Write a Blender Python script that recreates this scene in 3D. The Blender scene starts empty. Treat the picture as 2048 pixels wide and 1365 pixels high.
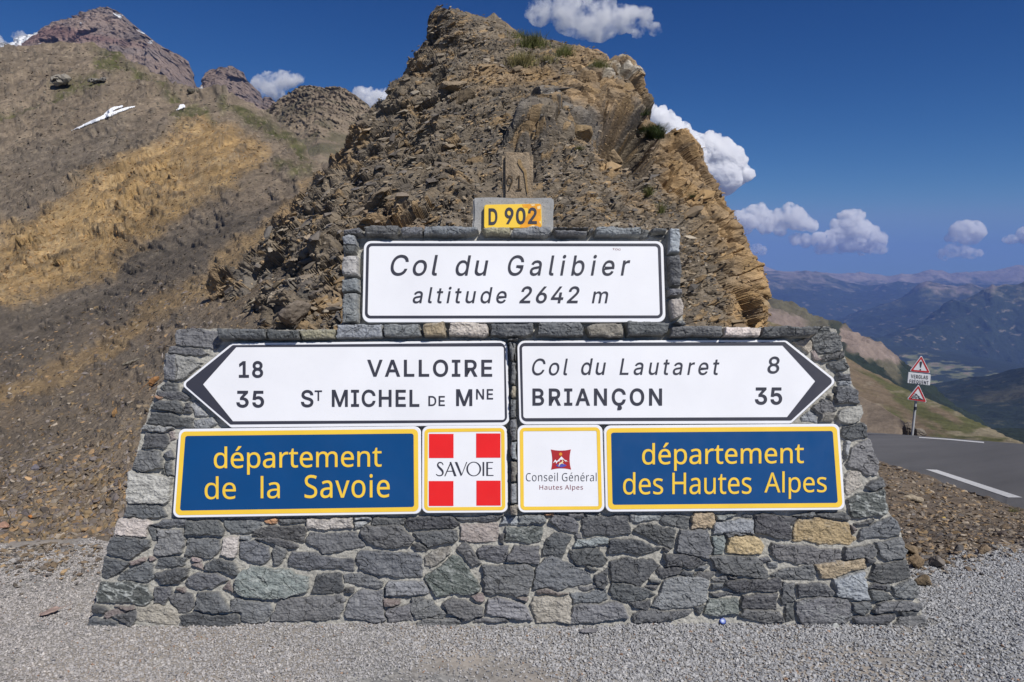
import bpy, bmesh, math, random
import numpy as np
from mathutils import Vector, Matrix
from mathutils.bvhtree import BVHTree

R = math.radians
random.seed(7)
rng = np.random.default_rng(11)
sc = bpy.context.scene
COL = sc.collection

# ------------------------------------------------------------------ camera
FPX, CXP, CYP = 1500.0, 1024.0, 682.5          # focal length and centre in photo pixels
CAMH, PITCH = 1.6, R(4.65)
cd = bpy.data.cameras.new('camera')
cd.sensor_width = 36.0
cd.lens = 36.0 * FPX / 2048.0
cd.clip_start, cd.clip_end = 0.05, 60000.0
cam = bpy.data.objects.new('camera', cd)
COL.objects.link(cam)
cam.location = (0, 0, CAMH)
cam.rotation_euler = (R(90) - PITCH, 0, 0)
sc.camera = cam

# ------------------------------------------------------------------ sky and sun
SUN_EL, SUN_AZ = R(47), R(40)                  # azimuth: from behind the camera towards its right
sdir = Vector((math.cos(SUN_EL) * math.sin(SUN_AZ), -math.cos(SUN_EL) * math.cos(SUN_AZ), math.sin(SUN_EL)))
w = bpy.data.worlds.new('World'); sc.world = w; w.use_nodes = True
wn = w.node_tree
sky = wn.nodes.new('ShaderNodeTexSky'); sky.sky_type = 'NISHITA'; sky.sun_disc = False
sky.sun_elevation = SUN_EL; sky.sun_rotation = math.pi - SUN_AZ
sky.altitude = 2642; sky.air_density = 1.0; sky.dust_density = 0.6; sky.ozone_density = 3.0
sep = wn.nodes.new('ShaderNodeSeparateColor'); cmb = wn.nodes.new('ShaderNodeCombineColor')   # deep blue of thin mountain air
wn.links.new(sky.outputs[0], sep.inputs[0])
for ch, (gain, power, top) in enumerate(((0.115, 2.6, 2.7), (0.32, 1.7, 4.6), (0.72, 1.24, 8.6))):
    m1 = wn.nodes.new('ShaderNodeMath'); m1.operation = 'POWER'; m1.inputs[1].default_value = power
    m2 = wn.nodes.new('ShaderNodeMath'); m2.operation = 'MULTIPLY'; m2.inputs[1].default_value = gain
    m3 = wn.nodes.new('ShaderNodeMath'); m3.operation = 'SMOOTH_MIN'; m3.inputs[1].default_value = top; m3.inputs[2].default_value = top * 0.3
    wn.links.new(sep.outputs[ch], m1.inputs[0]); wn.links.new(m1.outputs[0], m2.inputs[0]); wn.links.new(m2.outputs[0], m3.inputs[0]); wn.links.new(m3.outputs[0], cmb.inputs[ch])
wn.links.new(cmb.outputs[0], wn.nodes['Background'].inputs[0])
wn.nodes['Background'].inputs[1].default_value = 0.062
ld = bpy.data.lights.new('sun', 'SUN'); ld.energy = 4.75; ld.angle = R(0.5); ld.color = (1, 0.955, 0.89)
sun = bpy.data.objects.new('sun', ld); COL.objects.link(sun)
sun.rotation_euler = sdir.to_track_quat('Z', 'Y').to_euler()
sun.location = (6, -8, 12)
sc.view_settings.view_transform = 'Standard'; sc.view_settings.look = 'None'
sc.view_settings.exposure = 0.0; sc.view_settings.gamma = 1.0
sc.cycles.volume_bounces = 20
sc.cycles.max_bounces = 20
sc.cycles.diffuse_bounces = 3
sc.cycles.use_denoising = True

# ------------------------------------------------------------------ pixel -> place helpers
CP, SP = math.cos(PITCH), math.sin(PITCH)
def ray(px, py):
    x = (np.asarray(px, float) - CXP) / FPX; y = (CYP - np.asarray(py, float)) / FPX
    x, y = np.broadcast_arrays(x, y)
    return np.stack([x, CP + y * SP, -SP + y * CP], -1)
def at(px, py, D):                              # point seen at a pixel, D metres ahead (world y)
    d = ray(px, py)
    return np.array([0, 0, CAMH]) + d * (np.asarray(D, float) / d[..., 1])[..., None]
def gp(px, py, z=0.0):                          # point on a level plane
    d = ray(px, py); t = (z - CAMH) / d[..., 2]
    return np.array([0, 0, CAMH]) + d * t[..., None]
def proj(P):                                    # world -> photo pixels
    P = np.asarray(P, float) - np.array([0, 0, CAMH])
    f = P[..., 1] * CP - P[..., 2] * SP; u = P[..., 1] * SP + P[..., 2] * CP
    return CXP + FPX * P[..., 0] / f, CYP - FPX * u / f
# the wall's front plane, leaning back
LEAN = R(13); BASEY = 3.374
WO = np.array([0, BASEY, 0.0]); WU = np.array([1.0, 0, 0])
WV = np.array([0, math.sin(LEAN), math.cos(LEAN)]); WN = np.array([0, -math.cos(LEAN), math.sin(LEAN)])
def pxuv(px, py, off=0.0):
    d = ray(px, py); o = np.array([0, 0, CAMH]); P0 = WO + WN * off
    t = ((P0 - o) @ WN) / (d @ WN)
    P = o + d * t[..., None] - WO
    return P @ WU, P @ WV
def wall(u, v, off):
    u, v, off = np.broadcast_arrays(np.asarray(u, float), np.asarray(v, float), np.asarray(off, float))
    return WO + u[..., None] * WU + v[..., None] * WV + off[..., None] * WN

# ------------------------------------------------------------------ noise
def _h(ix, iy, iz, s):
    h = (ix * 374761393 + iy * 668265263 + iz * 1440662683 + s * 974634777) & 0xFFFFFFFF
    h = ((h ^ (h >> 13)) * 1274126177) & 0xFFFFFFFF
    h = ((h ^ (h >> 16)) * 2246822519) & 0xFFFFFFFF
    return ((h ^ (h >> 15)) & 0xFFFFFF) / 16777215.0
def vnoise(P, s=0):
    P = np.asarray(P, float); i = np.floor(P).astype(np.int64); f = P - i; f = f * f * f * (f * (f * 6 - 15) + 10)
    x, y, z = i[..., 0], i[..., 1], i[..., 2]; a, b, c = f[..., 0], f[..., 1], f[..., 2]
    def L(p, q, t): return p + (q - p) * t
    r = L(L(L(_h(x, y, z, s), _h(x + 1, y, z, s), a), L(_h(x, y + 1, z, s), _h(x + 1, y + 1, z, s), a), b),
          L(L(_h(x, y, z + 1, s), _h(x + 1, y, z + 1, s), a), L(_h(x, y + 1, z + 1, s), _h(x + 1, y + 1, z + 1, s), a), b), c)
    return r * 2 - 1
def fbm(P, o=4, s=0, ridged=False, gain=0.5):
    P = np.asarray(P, float); r = np.zeros(P.shape[:-1]); a = 1.0; tot = 0
    for k in range(o):
        n = vnoise(P * 2.03 ** k + 17.3 * k, s + k)
        if ridged: n = 1 - 2 * np.abs(n)
        r += a * n; tot += a; a *= gain
    return r / tot
def cells(P, s=0):                              # nearest / second nearest feature distance and cell id
    P = np.asarray(P, float); i = np.floor(P).astype(np.int64)
    d1 = np.full(P.shape[:-1], 9.0); d2 = d1.copy(); idn = np.zeros(P.shape[:-1])
    for dx in (-1, 0, 1):
        for dy in (-1, 0, 1):
            for dz in (-1, 0, 1):
                x, y, z = i[..., 0] + dx, i[..., 1] + dy, i[..., 2] + dz
                q = np.stack([x + _h(x, y, z, s), y + _h(x, y, z, s + 1), z + _h(x, y, z, s + 2)], -1)
                d = np.linalg.norm(P - q, axis=-1); m = d < d1
                d2 = np.where(m, d1, np.minimum(d2, d)); idn = np.where(m, _h(x, y, z, s + 3), idn); d1 = np.where(m, d, d1)
    return d1, d2, idn
def sstep(x, a, b):
    t = np.clip((x - a) / (b - a), 0, 1); return t * t * (3 - 2 * t)
def sdf(px, py, poly):                          # signed distance in pixels, positive inside
    poly = np.asarray(poly, float); n = len(poly)
    best = np.full(np.shape(px), 1e9); ins = np.zeros(np.shape(px), bool)
    for k in range(n):
        a, b = poly[k], poly[(k + 1) % n]; ab = b - a; L = ab @ ab + 1e-9
        t = np.clip(((px - a[0]) * ab[0] + (py - a[1]) * ab[1]) / L, 0, 1)
        best = np.minimum(best, np.hypot(px - a[0] - t * ab[0], py - a[1] - t * ab[1]))
        if a[1] != b[1]:
            c = ((a[1] > py) != (b[1] > py)) & (px < (b[0] - a[0]) * (py - a[1]) / (b[1] - a[1]) + a[0])
            ins ^= c
    return np.where(ins, best, -best)

# ------------------------------------------------------------------ mesh helpers
def mesh(name, V, F, cols=None, smooth=False, mats=None, midx=None):
    V = np.ascontiguousarray(V, np.float32).reshape(-1, 3)
    me = bpy.data.meshes.new(name)
    if isinstance(F, np.ndarray):
        nf, k = F.shape; idx = np.ascontiguousarray(F, np.int32).ravel()
        tot = np.full(nf, k, np.int32)
    else:
        tot = np.array([len(f) for f in F], np.int32); nf = len(F)
        idx = np.array([i for f in F for i in f], np.int32)
    start = np.concatenate([[0], np.cumsum(tot)[:-1]]).astype(np.int32)
    me.vertices.add(len(V)); me.vertices.foreach_set('co', V.ravel())
    me.loops.add(len(idx)); me.loops.foreach_set('vertex_index', idx)
    me.polygons.add(nf); me.polygons.foreach_set('loop_start', start)
    try: me.polygons.foreach_set('loop_total', tot)
    except Exception: pass
    me.polygons.foreach_set('use_smooth', np.full(nf, bool(smooth)))
    if midx is not None: me.polygons.foreach_set('material_index', np.asarray(midx, np.int32))
    me.update(calc_edges=True); me.validate()
    if cols is not None:
        c = np.ones((len(V), 4), np.float32); c[:, :3] = np.asarray(cols, np.float32).reshape(-1, 3)
        a = me.color_attributes.new('Col', 'FLOAT_COLOR', 'POINT'); a.data.foreach_set('color', c.ravel())
    for m in (mats or []): me.materials.append(m)
    return me
def fattr(me, name, v):
    a = me.attributes.new(name, 'FLOAT', 'POINT'); a.data.foreach_set('value', np.ascontiguousarray(v, np.float32).ravel())
def obj(name, me, parent=None):
    o = bpy.data.objects.new(name, me); COL.objects.link(o)
    if parent is not None: o.parent = parent
    return o
def tag(o, label, cat, group=None):
    o['label'] = label; o['category'] = cat
    if group: o['group'] = group
    return o
def struct(o, kind='structure'):
    o['kind'] = kind; return o
def thing(name, label, cat, loc, group=None):
    o = bpy.data.objects.new(name, None); COL.objects.link(o); o.location = tuple(float(c) for c in loc)
    o.empty_display_size = 0.1
    return tag(o, label, cat, group)
def part(name, V, F, parent, mat, root, cols=None, smooth=False):
    V = np.asarray(V, float).reshape(-1, 3) - np.array(root.location)
    return obj(name, mesh(name, V, F, cols, smooth, [mat]), parent)
def grid_faces(nr, nc, keep=None):
    i = np.arange(nr * nc).reshape(nr, nc)
    F = np.stack([i[:-1, :-1], i[:-1, 1:], i[1:, 1:], i[1:, :-1]], -1)
    if keep is not None: return F[keep]
    return F.reshape(-1, 4)

# ------------------------------------------------------------------ materials
class NT:
    def __init__(s, name):
        s.m = bpy.data.materials.new(name); s.m.use_nodes = True; s.t = s.m.node_tree
        s.b = s.t.nodes['Principled BSDF']; s.o = s.t.nodes['Material Output']
    def n(s, typ, **kw):
        x = s.t.nodes.new('ShaderNode' + typ)
        for k, v in kw.items():
            if k.startswith('i_'):
                key = k[2:]; key = int(key) if key.isdigit() else key.replace('_', ' ')
                if hasattr(v, 'is_output') or isinstance(v, bpy.types.NodeSocket): s.t.links.new(v, x.inputs[key])
                else: x.inputs[key].default_value = v
            else: setattr(x, k, v)
        return x
    def l(s, a, b): s.t.links.new(a, b)
    def coord(s):
        return s.n('NewGeometry').outputs['Position']
    def noise(s, scale, detail=4, rough=0.55, vec=None, dist=0.0):
        x = s.n('TexNoise', i_Scale=scale, i_Detail=detail, i_Roughness=rough, i_Distortion=dist)
        s.l(vec if vec is not None else s.coord(), x.inputs['Vector']); return x.outputs[0]
    def ramp(s, fac, stops):
        r = s.n('ValToRGB'); cr = r.color_ramp
        while len(cr.elements) < len(stops): cr.elements.new(0.5)
        for e, (p, c) in zip(cr.elements, stops):
            e.position = p; e.color = (c if hasattr(c, '__len__') else (c, c, c)) + (1,) if not hasattr(c, '__len__') or len(c) == 3 else c
        s.l(fac, r.inputs[0]); return r.outputs[0]
    def mix(s, fac, a, b, mode='MIX'):
        x = s.n('Mix', data_type='RGBA', blend_type=mode)
        for sock, v in ((x.inputs[0], fac), (x.inputs[6], a), (x.inputs[7], b)):
            if isinstance(v, bpy.types.NodeSocket): s.l(v, sock)
            elif hasattr(v, '__len__'): sock.default_value = tuple(v) + (1,) if len(v) == 3 else v
            else: sock.default_value = v
        return x.outputs[2]
    def math(s, op, a, b=0.5):
        x = s.n('Math', operation=op)
        for k, v in ((0, a), (1, b)):
            if isinstance(v, bpy.types.NodeSocket): s.l(v, x.inputs[k])
            else: x.inputs[k].default_value = v
        return x.outputs[0]
    def attr(s, name): return s.n('Attribute', attribute_name=name)
    def bump(s, h, strength=0.5, dist=0.01, normal=None):
        x = s.n('Bump', i_Strength=strength, i_Distance=dist); s.l(h, x.inputs['Height'])
        if normal is not None: s.l(normal, x.inputs['Normal'])
        return x.outputs[0]
    def done(s, color=None, rough=0.85, spec=0.3, normal=None):
        if color is not None:
            if isinstance(color, bpy.types.NodeSocket): s.l(color, s.b.inputs['Base Color'])
            else: s.b.inputs['Base Color'].default_value = tuple(color) + (1,)
        if isinstance(rough, bpy.types.NodeSocket): s.l(rough, s.b.inputs['Roughness'])
        else: s.b.inputs['Roughness'].default_value = rough
        s.b.inputs['Specular IOR Level'].default_value = spec
        if normal is not None: s.l(normal, s.b.inputs['Normal'])
        return s.m
def attr_rock(name, s1, s2, lo=0.6, hi=1.4, bumps=((60, 0.6, 0.01),), rough=0.9, stretch=None, spec=0.2):
    t = NT(name); vec = t.coord()
    if stretch:
        mp = t.n('Mapping'); mp.inputs['Scale'].default_value = stretch[0]; mp.inputs['Rotation'].default_value = stretch[1]
        t.l(vec, mp.inputs['Vector']); vec = mp.outputs[0]
    c = t.attr('Col').outputs['Color']
    f1 = t.ramp(t.noise(s1, 6, 0.65, vec), [(0.25, lo), (0.75, hi)])
    c = t.mix(1.0, c, f1, 'MULTIPLY')
    f2 = t.ramp(t.noise(s2, 5, 0.6, vec), [(0.3, 0.5 * (lo + 1)), (0.7, 0.5 * (hi + 1))])
    c = t.mix(1.0, c, f2, 'MULTIPLY')
    nrm = None
    for sc_, st, di in bumps: nrm = t.bump(t.noise(sc_, 6, 0.62, vec), st, di, nrm)
    return t.done(c, rough, spec, nrm)
def plain(name, col, rough=0.5, spec=0.4, var=0.06, scale=9):
    t = NT(name)
    f = t.ramp(t.noise(scale, 5, 0.6), [(0.3, 1 - var), (0.7, 1 + var * 0.4)])
    c = t.mix(1.0, tuple(col), f, 'MULTIPLY')
    r = t.ramp(t.noise(scale * 3, 4, 0.6), [(0.3, rough * 0.85), (0.7, min(1, rough * 1.15))])
    return t.done(c, r, spec)

# ------------------------------------------------------------------ loose stones
def hull(n, sx, sy, sz, seed):
    r = random.Random(seed); bm = bmesh.new()
    for _ in range(n):
        v = Vector((r.gauss(0, 1), r.gauss(0, 1), r.gauss(0, 1))).normalized() * r.uniform(0.75, 1.1)
        bm.verts.new((v.x * sx, v.y * sy, v.z * sz))
    ret = bmesh.ops.convex_hull(bm, input=bm.verts)
    bmesh.ops.delete(bm, geom=list({g for g in ret['geom_interior'] + ret['geom_unused'] if isinstance(g, bmesh.types.BMVert)}), context='VERTS')
    bmesh.ops.triangulate(bm, faces=bm.faces)
    bm.verts.index_update()
    V = np.array([v.co[:] for v in bm.verts]); F = np.array([[v.index for v in f.verts] for f in bm.faces]); bm.free()
    return V, F
def basis(nrm, ang):
    n = nrm / np.linalg.norm(nrm, axis=-1, keepdims=True)
    ref = np.where(np.abs(n[:, :1]) < 0.9, np.array([[1.0, 0, 0]]), np.array([[0, 1.0, 0]]))
    t = np.cross(ref, n); t /= np.linalg.norm(t, axis=1, keepdims=True); b = np.cross(n, t)
    c, s = np.cos(ang)[:, None], np.sin(ang)[:, None]
    return t * c + b * s, b * c - t * s, n
def scatter(P, nrm, size, cols, shapes, ang=None, sink=0.0):
    Vs, Fs, Cs = [], [], []; base = 0
    k = rng.integers(0, len(shapes), len(P)); ang = rng.uniform(0, 6.283, len(P)) if ang is None else ang
    for i, (V, F) in enumerate(shapes):
        m = np.where(k == i)[0]
        if not len(m): continue
        X, Y, Z = basis(nrm[m], ang[m])
        W = (V[None, :, 0, None] * X[:, None] + V[None, :, 1, None] * Y[:, None] + V[None, :, 2, None] * Z[:, None]) * size[m, None, None]
        W += (P[m] + Z * (sink * size[m])[:, None])[:, None]
        Vs.append(W.reshape(-1, 3))
        Fs.append((F[None] + (np.arange(len(m)) * len(V))[:, None, None] + base).reshape(-1, 3))
        Cs.append(np.repeat(cols[m], len(V), 0)); base += len(m) * len(V)
    return np.concatenate(Vs), np.concatenate(Fs), np.concatenate(Cs)
def pick(pal, n, var=0.2):
    pal = np.array(pal); c = pal[rng.integers(0, len(pal), n)]
    return c * (1 + var * rng.normal(0, 1, (n, 1))).clip(0.45, 1.7)
# ================================================================== TERRAIN
def lerp_rows(rows, pxs, nr):
    P = []
    for r in rows:
        r = np.array(r, float)
        P.append(at(np.interp(pxs, r[:, 0], r[:, 0]) if False else pxs, np.interp(pxs, r[:, 0], r[:, 1]),
                    np.exp(np.interp(pxs, r[:, 0], np.log(r[:, 2])))))
    P = np.stack(P)                              # k, nc, 3
    k = len(P); t = np.linspace(0, k - 1, nr); i = np.minimum(t.astype(int), k - 2); f = (t - i)[:, None, None]
    Pm = np.concatenate([2 * P[:1] - P[1:2], P, 2 * P[-1:] - P[-2:-1]])
    a, b, c, d = Pm[i], Pm[i + 1], Pm[i + 2], Pm[i + 3]
    m0, m1 = 0.35 * (c - a), 0.35 * (d - b)
    f2, f3 = f * f, f * f * f
    return (2 * f3 - 3 * f2 + 1) * b + (f3 - 2 * f2 + f) * m0 + (-2 * f3 + 3 * f2) * c + (f3 - f2) * m1
def grid_normals(P):
    du = np.gradient(P, axis=1); dv = np.gradient(P, axis=0)
    n = np.cross(du, dv); n /= np.linalg.norm(n, axis=-1, keepdims=True) + 1e-12
    n[n[..., 2] < 0] *= -1
    return n
def back_side(P, k=6, step=0.12, drop=0.35):     # carry the sheet over the skyline and down the far side
    top = P[-1]; out = [P]
    for j in range(1, k + 1):
        q = top.copy(); d = top[:, 1] * step * j
        q[:, 1] += d; q[:, 0] *= (1 + step * j); q[:, 2] -= d * drop + 0.02 * top[:, 1] * j * j * step
        out.append(q[None])
    return np.concatenate(out)
def sheet(name, P, cols, mat, kind='structure', smooth=True):
    nr, nc = P.shape[:2]
    me = mesh(name, P, grid_faces(nr, nc), cols, smooth, [mat])
    o = struct(obj(name, me), kind)
    F = grid_faces(nr, nc)
    return o, BVHTree.FromPolygons(P.reshape(-1, 3).tolist(), F.tolist())
def hit(bvh, px, py):
    d = ray(px, py); h = bvh.ray_cast(Vector((0, 0, CAMH)), Vector(d))
    return h[0], h[1]
def blend(c, m, col):
    return c * (1 - m[..., None]) + np.array(col) * m[..., None]

M_dirt = attr_rock('dirt', 3.0, 22, 0.6, 1.35, ((120, 0.5, 0.012), (25, 0.4, 0.03)))
M_hill = attr_rock('hill_scree', 0.45, 3.4, 0.6, 1.35, ((90, 0.5, 0.015), (14, 0.7, 0.1), (2.2, 0.4, 0.3)))
M_rock = attr_rock('shale_rock', 2.2, 19, 0.55, 1.45, ((70, 0.6, 0.012), (14, 0.6, 0.05)), stretch=((1, 1, 2.6), (0.25, 0.3, 0)))
M_chip = attr_rock('shale_chips', 5, 60, 0.75, 1.25, ((140, 0.5, 0.004),))
M_massif = attr_rock('massif_rock', 0.012, 0.07, 0.6, 1.35, ((0.25, 0.8, 5.0), (0.05, 0.5, 14)))
M_far = attr_rock('far_mountain', 0.0012, 0.01, 0.55, 1.4, ((0.02, 0.7, 25), ))

# ---- gravel ground: one sheet, also behind the camera
xs = np.concatenate([np.linspace(-40, -7, 20), np.linspace(-6.9, 6.9, 330), np.linspace(7, 40, 20)])
ys = np.concatenate([np.linspace(-30, 1.5, 30), np.linspace(1.55, 5.3, 110)])
X, Y = np.meshgrid(xs, ys)
P = np.stack([X, Y, np.zeros_like(X)], -1)
P[..., 2] = 0.006 * fbm(P * 9, 3, 3) + 0.018 * fbm(P * 1.3, 3, 5)
gpx, gpy = proj(np.stack([X, np.maximum(Y, 1.6), np.zeros_like(X)], -1))
glim = np.interp(gpx, [-400, 0, 260, 400, 1650, 1700, 1830, 2048, 2900], [1126, 1108, 1096, 1080, 1080, 1140, 1128, 1082, 952])
P[..., 2] -= 0.5 * sstep(gpy, glim, glim - 40) * (gpx > 1640) * (Y > 1.6) + 0.25 * sstep(gpy, glim - 20, glim - 80) * (gpx <= 1640) * (Y > 1.6)
t = NT('gravel_ground'); vec = t.coord()
vor = t.n('TexVoronoi', i_Scale=70.0); t.l(vec, vor.inputs['Vector'])
peb = t.ramp(vor.outputs['Color'], [(0.1, (0.15, 0.15, 0.15)), (0.5, (0.24, 0.237, 0.23)), (0.9, (0.36, 0.355, 0.335))])
big = t.noise(1.1, 5, 0.6)
sand = t.ramp(big, [(0.40, 0.0), (0.60, 0.85)])
col = t.mix(sand, peb, (0.34, 0.30, 0.255))
col = t.mix(1.0, col, t.ramp(t.noise(3, 6, 0.65), [(0.3, 0.8), (0.7, 1.12)]), 'MULTIPLY')
nb = t.bump(vor.outputs['Distance'], -0.7, 0.012); nb = t.bump(t.noise(150, 4), 0.4, 0.004, nb)
M_gravelground = t.done(col, 0.95, 0.15, nb)
struct(obj('gravel_ground', mesh('gravel_ground', P, grid_faces(len(ys), len(xs)), None, True, [M_gravelground])))

# ---- left hillside: foreground scree, gully, ochre cliff band and the long brown slope up to the skyline
def gD(px, py): return float(gp(px, py, -0.03)[1])
rows = [
 [(-900, 1210, gD(-900, 1210)), (0, 1118, gD(0, 1118)), (200, 1100, gD(200, 1100)), (400, 1085, gD(400, 1085)), (900, 1060, gD(900, 1060))],
 [(-900, 1000, 5.6), (0, 950, 5.6), (200, 905, 5.5), (400, 850, 5.3), (700, 800, 5.3), (900, 800, 5.3)],
 [(-900, 820, 8.5), (0, 800, 8.5), (200, 735, 8.3), (400, 650, 7.6), (560, 570, 7.6), (700, 520, 8), (900, 520, 8)],
 [(-900, 700, 14), (0, 690, 14), (200, 620, 14), (400, 505, 13), (560, 430, 12.5), (700, 385, 12.5), (900, 380, 13)],
 [(-900, 640, 25), (0, 585, 26), (100, 570, 26), (220, 520, 26), (330, 445, 26), (450, 395, 25), (560, 365, 25), (640, 345, 25), (900, 340, 26)],
 [(-900, 560, 33), (0, 490, 34), (120, 410, 36), (200, 345, 40), (330, 285, 47), (430, 238, 58), (500, 275, 52), (560, 308, 42), (640, 338, 32), (900, 345, 30)],
 [(-900, 360, 75), (0, 300, 80), (200, 230, 82), (400, 210, 85), (450, 200, 82), (500, 225, 75), (560, 270, 60), (640, 336, 36), (900, 345, 32)],
 [(-900, 120, 150), (0, 97, 135), (90, 92, 135), (185, 87, 135), (230, 105, 125), (280, 132, 118), (340, 165, 108), (400, 186, 102), (452, 184, 98), (500, 206, 90), (560, 250, 75), (640, 334, 40), (900, 345, 34)],
]
nc, nr = 620, 560
pxs = np.linspace(-700, 860, nc)
P = lerp_rows(rows, pxs, nr)
PX, PY = np.broadcast_to(pxs, (nr, nc)), proj(P)[1]
N = grid_normals(P)
dep = P[..., 1]
wx = PX + 44 * fbm(np.stack([PX / 75, PY / 50, PX * 0], -1), 5, 1, gain=0.6); wy = PY + 36 * fbm(np.stack([PX / 75, PY / 50, PX * 0 + 5], -1), 5, 2, gain=0.6)
ochre = np.maximum(sstep(sdf(wx, wy, [(-400, 600), (-400, 520), (0, 470), (90, 420), (190, 345), (330, 280), (430, 232), (470, 245), (520, 300), (520, 335), (450, 368), (370, 415), (290, 492), (210, 556), (100, 600), (0, 622)]), -14, 16),
                   0.6 * sstep(sdf(wx, wy, [(-300, 860), (0, 770), (200, 670), (360, 585), (400, 560), (470, 480), (600, 360), (640, 350), (600, 400), (480, 530), (410, 610), (330, 640), (200, 720), (0, 830), (-300, 900)]), -8, 12))
cliff = sstep(sdf(wx, wy, [(-400, 570), (0, 500), (150, 390), (240, 330), (350, 290), (400, 330), (300, 430), (220, 510), (60, 560)]), -10, 25)
green = np.maximum.reduce([sstep(sdf(wx, wy, g), -9, 10) for g in (
    [(0, 235), (60, 205), (130, 180), (200, 150), (230, 165), (140, 195), (60, 215), (0, 260), (-200, 290), (-200, 260)],
    [(190, 88), (250, 120), (330, 165), (400, 186), (350, 195), (260, 150), (200, 130)],
    [(455, 184), (520, 215), (560, 255), (630, 320), (600, 325), (540, 280), (480, 230), (440, 205)],
    [(340, 230), (420, 210), (440, 230), (370, 260)], [(540, 330), (610, 335), (640, 345), (560, 350)])])
grey = sstep(sdf(wx, wy, [(250, 520), (400, 430), (560, 390), (600, 380), (470, 500), (390, 570), (240, 640), (0, 760), (-300, 800), (-300, 650), (0, 620), (150, 590)]), -15, 25)
disp = dep * (0.008 * fbm(P * (5 / dep.mean()), 3, 4) + 0.0011 * fbm(np.stack([PX / 11, PY / 5, dep * 0], -1), 4, 9) + 0.0022 * fbm(np.stack([PX / 40 + PY / 60, PY / 14 - PX / 60, dep * 0], -1), 3, 10))
strata = np.stack([P[..., 0] * 0.28, P[..., 1] * 0.16, (P[..., 2] - 0.3 * P[..., 0]) * 0.7], -1)
c1, c2, cid = cells(strata * 1.3 + 0.4 * fbm(strata * 2, 2, 7)[..., None], 3)
disp += cliff * ((cid - 0.3) * 0.75 + 0.25 * fbm(strata * 4, 3, 5, True) - 0.35 * sstep(c2 - c1, 0.10, 0.0)) * sstep(dep, 20, 28) * sstep(fbm(np.stack([PX / 70, PY / 50, PX * 0], -1), 3, 15), -0.3, 0.3)
rk = sstep(fbm(np.stack([PX / 22, PY / 12, PX * 0], -1), 3, 21), 0.18, 0.42)
gul = fbm(np.stack([PX / 190, (PY + 0.45 * PX) / 26, PX * 0], -1), 4, 37, True)
disp += sstep(dep, 8, 20) * (1 - cliff) * dep * 0.0055 * gul
disp += rk * dep * 0.0030 * (1 + fbm(np.stack([PX / 4, PY / 3, PX * 0], -1), 2, 22))
edge = sstep(np.arange(nr)[:, None] / (nr - 1.0), 0.0, 0.03)
P2 = P + N * (disp * edge)[..., None]
P2[..., 2] += 0.07 * fbm(np.stack([P[..., 0] * 1.7, P[..., 1] * 1.7, P[..., 0] * 0], -1), 4, 16) * sstep(dep, 7, 4.6)
base = np.zeros((nr, nc, 3)) + np.array([0.215, 0.170, 0.122])
base = blend(base, sstep(fbm(np.stack([PX / 260, PY / 55, PX * 0], -1), 3, 31), -0.1, 0.5) * 0.7, (0.18, 0.15, 0.115))
base = blend(base, grey * 0.85, (0.145, 0.122, 0.096))
base = blend(base, ochre * (0.82 + 0.18 * sstep(fbm(np.stack([PX / 30, PY / 18, PX * 0], -1), 4, 33), -0.3, 0.2)), (0.39, 0.26, 0.118))
base = blend(base, ochre * 0.5 * sstep(fbm(np.stack([PX / 45, (PY + 0.5 * PX) / 16, PX * 0], -1), 4, 38), 0.0, 0.35), (0.22, 0.155, 0.085)); base = blend(base, ochre * 0.45 * sstep(fbm(np.stack([PX / 25, PY / 12, PX * 0], -1), 4, 39), 0.1, 0.4), (0.47, 0.34, 0.18))
base = blend(base, green * (0.7 + 0.3 * sstep(fbm(np.stack([PX / 7, PY / 5, PX * 0], -1), 2, 8), -0.3, 0.4)), (0.085, 0.088, 0.032))
base = blend(base, rk * 0.35, (0.12, 0.105, 0.09))
bb = PY + 0.38 * PX + 10 * fbm(np.stack([PX / 80, PY / 80, PX * 0], -1), 3, 34)
streak = fbm(np.stack([PX / 150, bb / 8, PX * 0], -1), 4, 35)
base *= (1 + 0.30 * streak * sstep(dep, 9, 16))[..., None]
sp = fbm(np.stack([PX / 3.2, PY / 2.2, PX * 0], -1), 2, 36); base = blend(base, sstep(sp, 0.38, 0.55) * 0.55 * sstep(dep, 12, 20), (0.09, 0.078, 0.06)); base = blend(base, sstep(sp, -0.42, -0.55) * 0.5 * sstep(dep, 12, 20), (0.34, 0.28, 0.2))
base *= (1 + 0.25 * fbm(np.stack([PX / 5, PY / 3.5, PX * 0], -1), 3, 12))[..., None]
hill_P = back_side(P2, 6)
base = np.concatenate([base, np.repeat(base[-1:], 6, 0)])
hillside, hill_bvh = sheet('hillside', hill_P, base, M_hill)

# ---- rubble bank to the right and the ground under the road
rows = [
 [(1300, 1180, gD(1300, 1180)), (1830, 1135, gD(1830, 1135)), (2048, 1090, gD(2048, 1090)), (2900, 960, gD(2900, 960))],
 [(1300, 1060, 5.9), (1830, 1055, 5.7), (2048, 1057, 5.5), (2900, 1050, 4.9)],
 [(1300, 960, 9.5), (1790, 980, 9.0), (2048, 1035, 7.8), (2900, 1170, 4.9)],
 [(1300, 880, 22), (1760, 924, 16.5), (1850, 956, 13.5), (2048, 1024, 9.5), (2300, 1110, 7), (2900, 1310, 4.6)],
 [(1300, 850, 50), (1735, 866, 27), (1830, 872.5, 24), (2048, 890, 16), (2300, 915, 12), (2900, 970, 8.2)],
 [(1300, 858, 58), (1735, 872, 29), (1830, 879, 26), (2048, 900, 17.5), (2300, 940, 13), (2900, 1010, 9)],
]
nc, nr = 420, 300
pxs = np.linspace(1420, 2800, nc); Pb = lerp_rows(rows, pxs, nr)
tt = np.linspace(0, 5, nr)[:, None]
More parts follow.
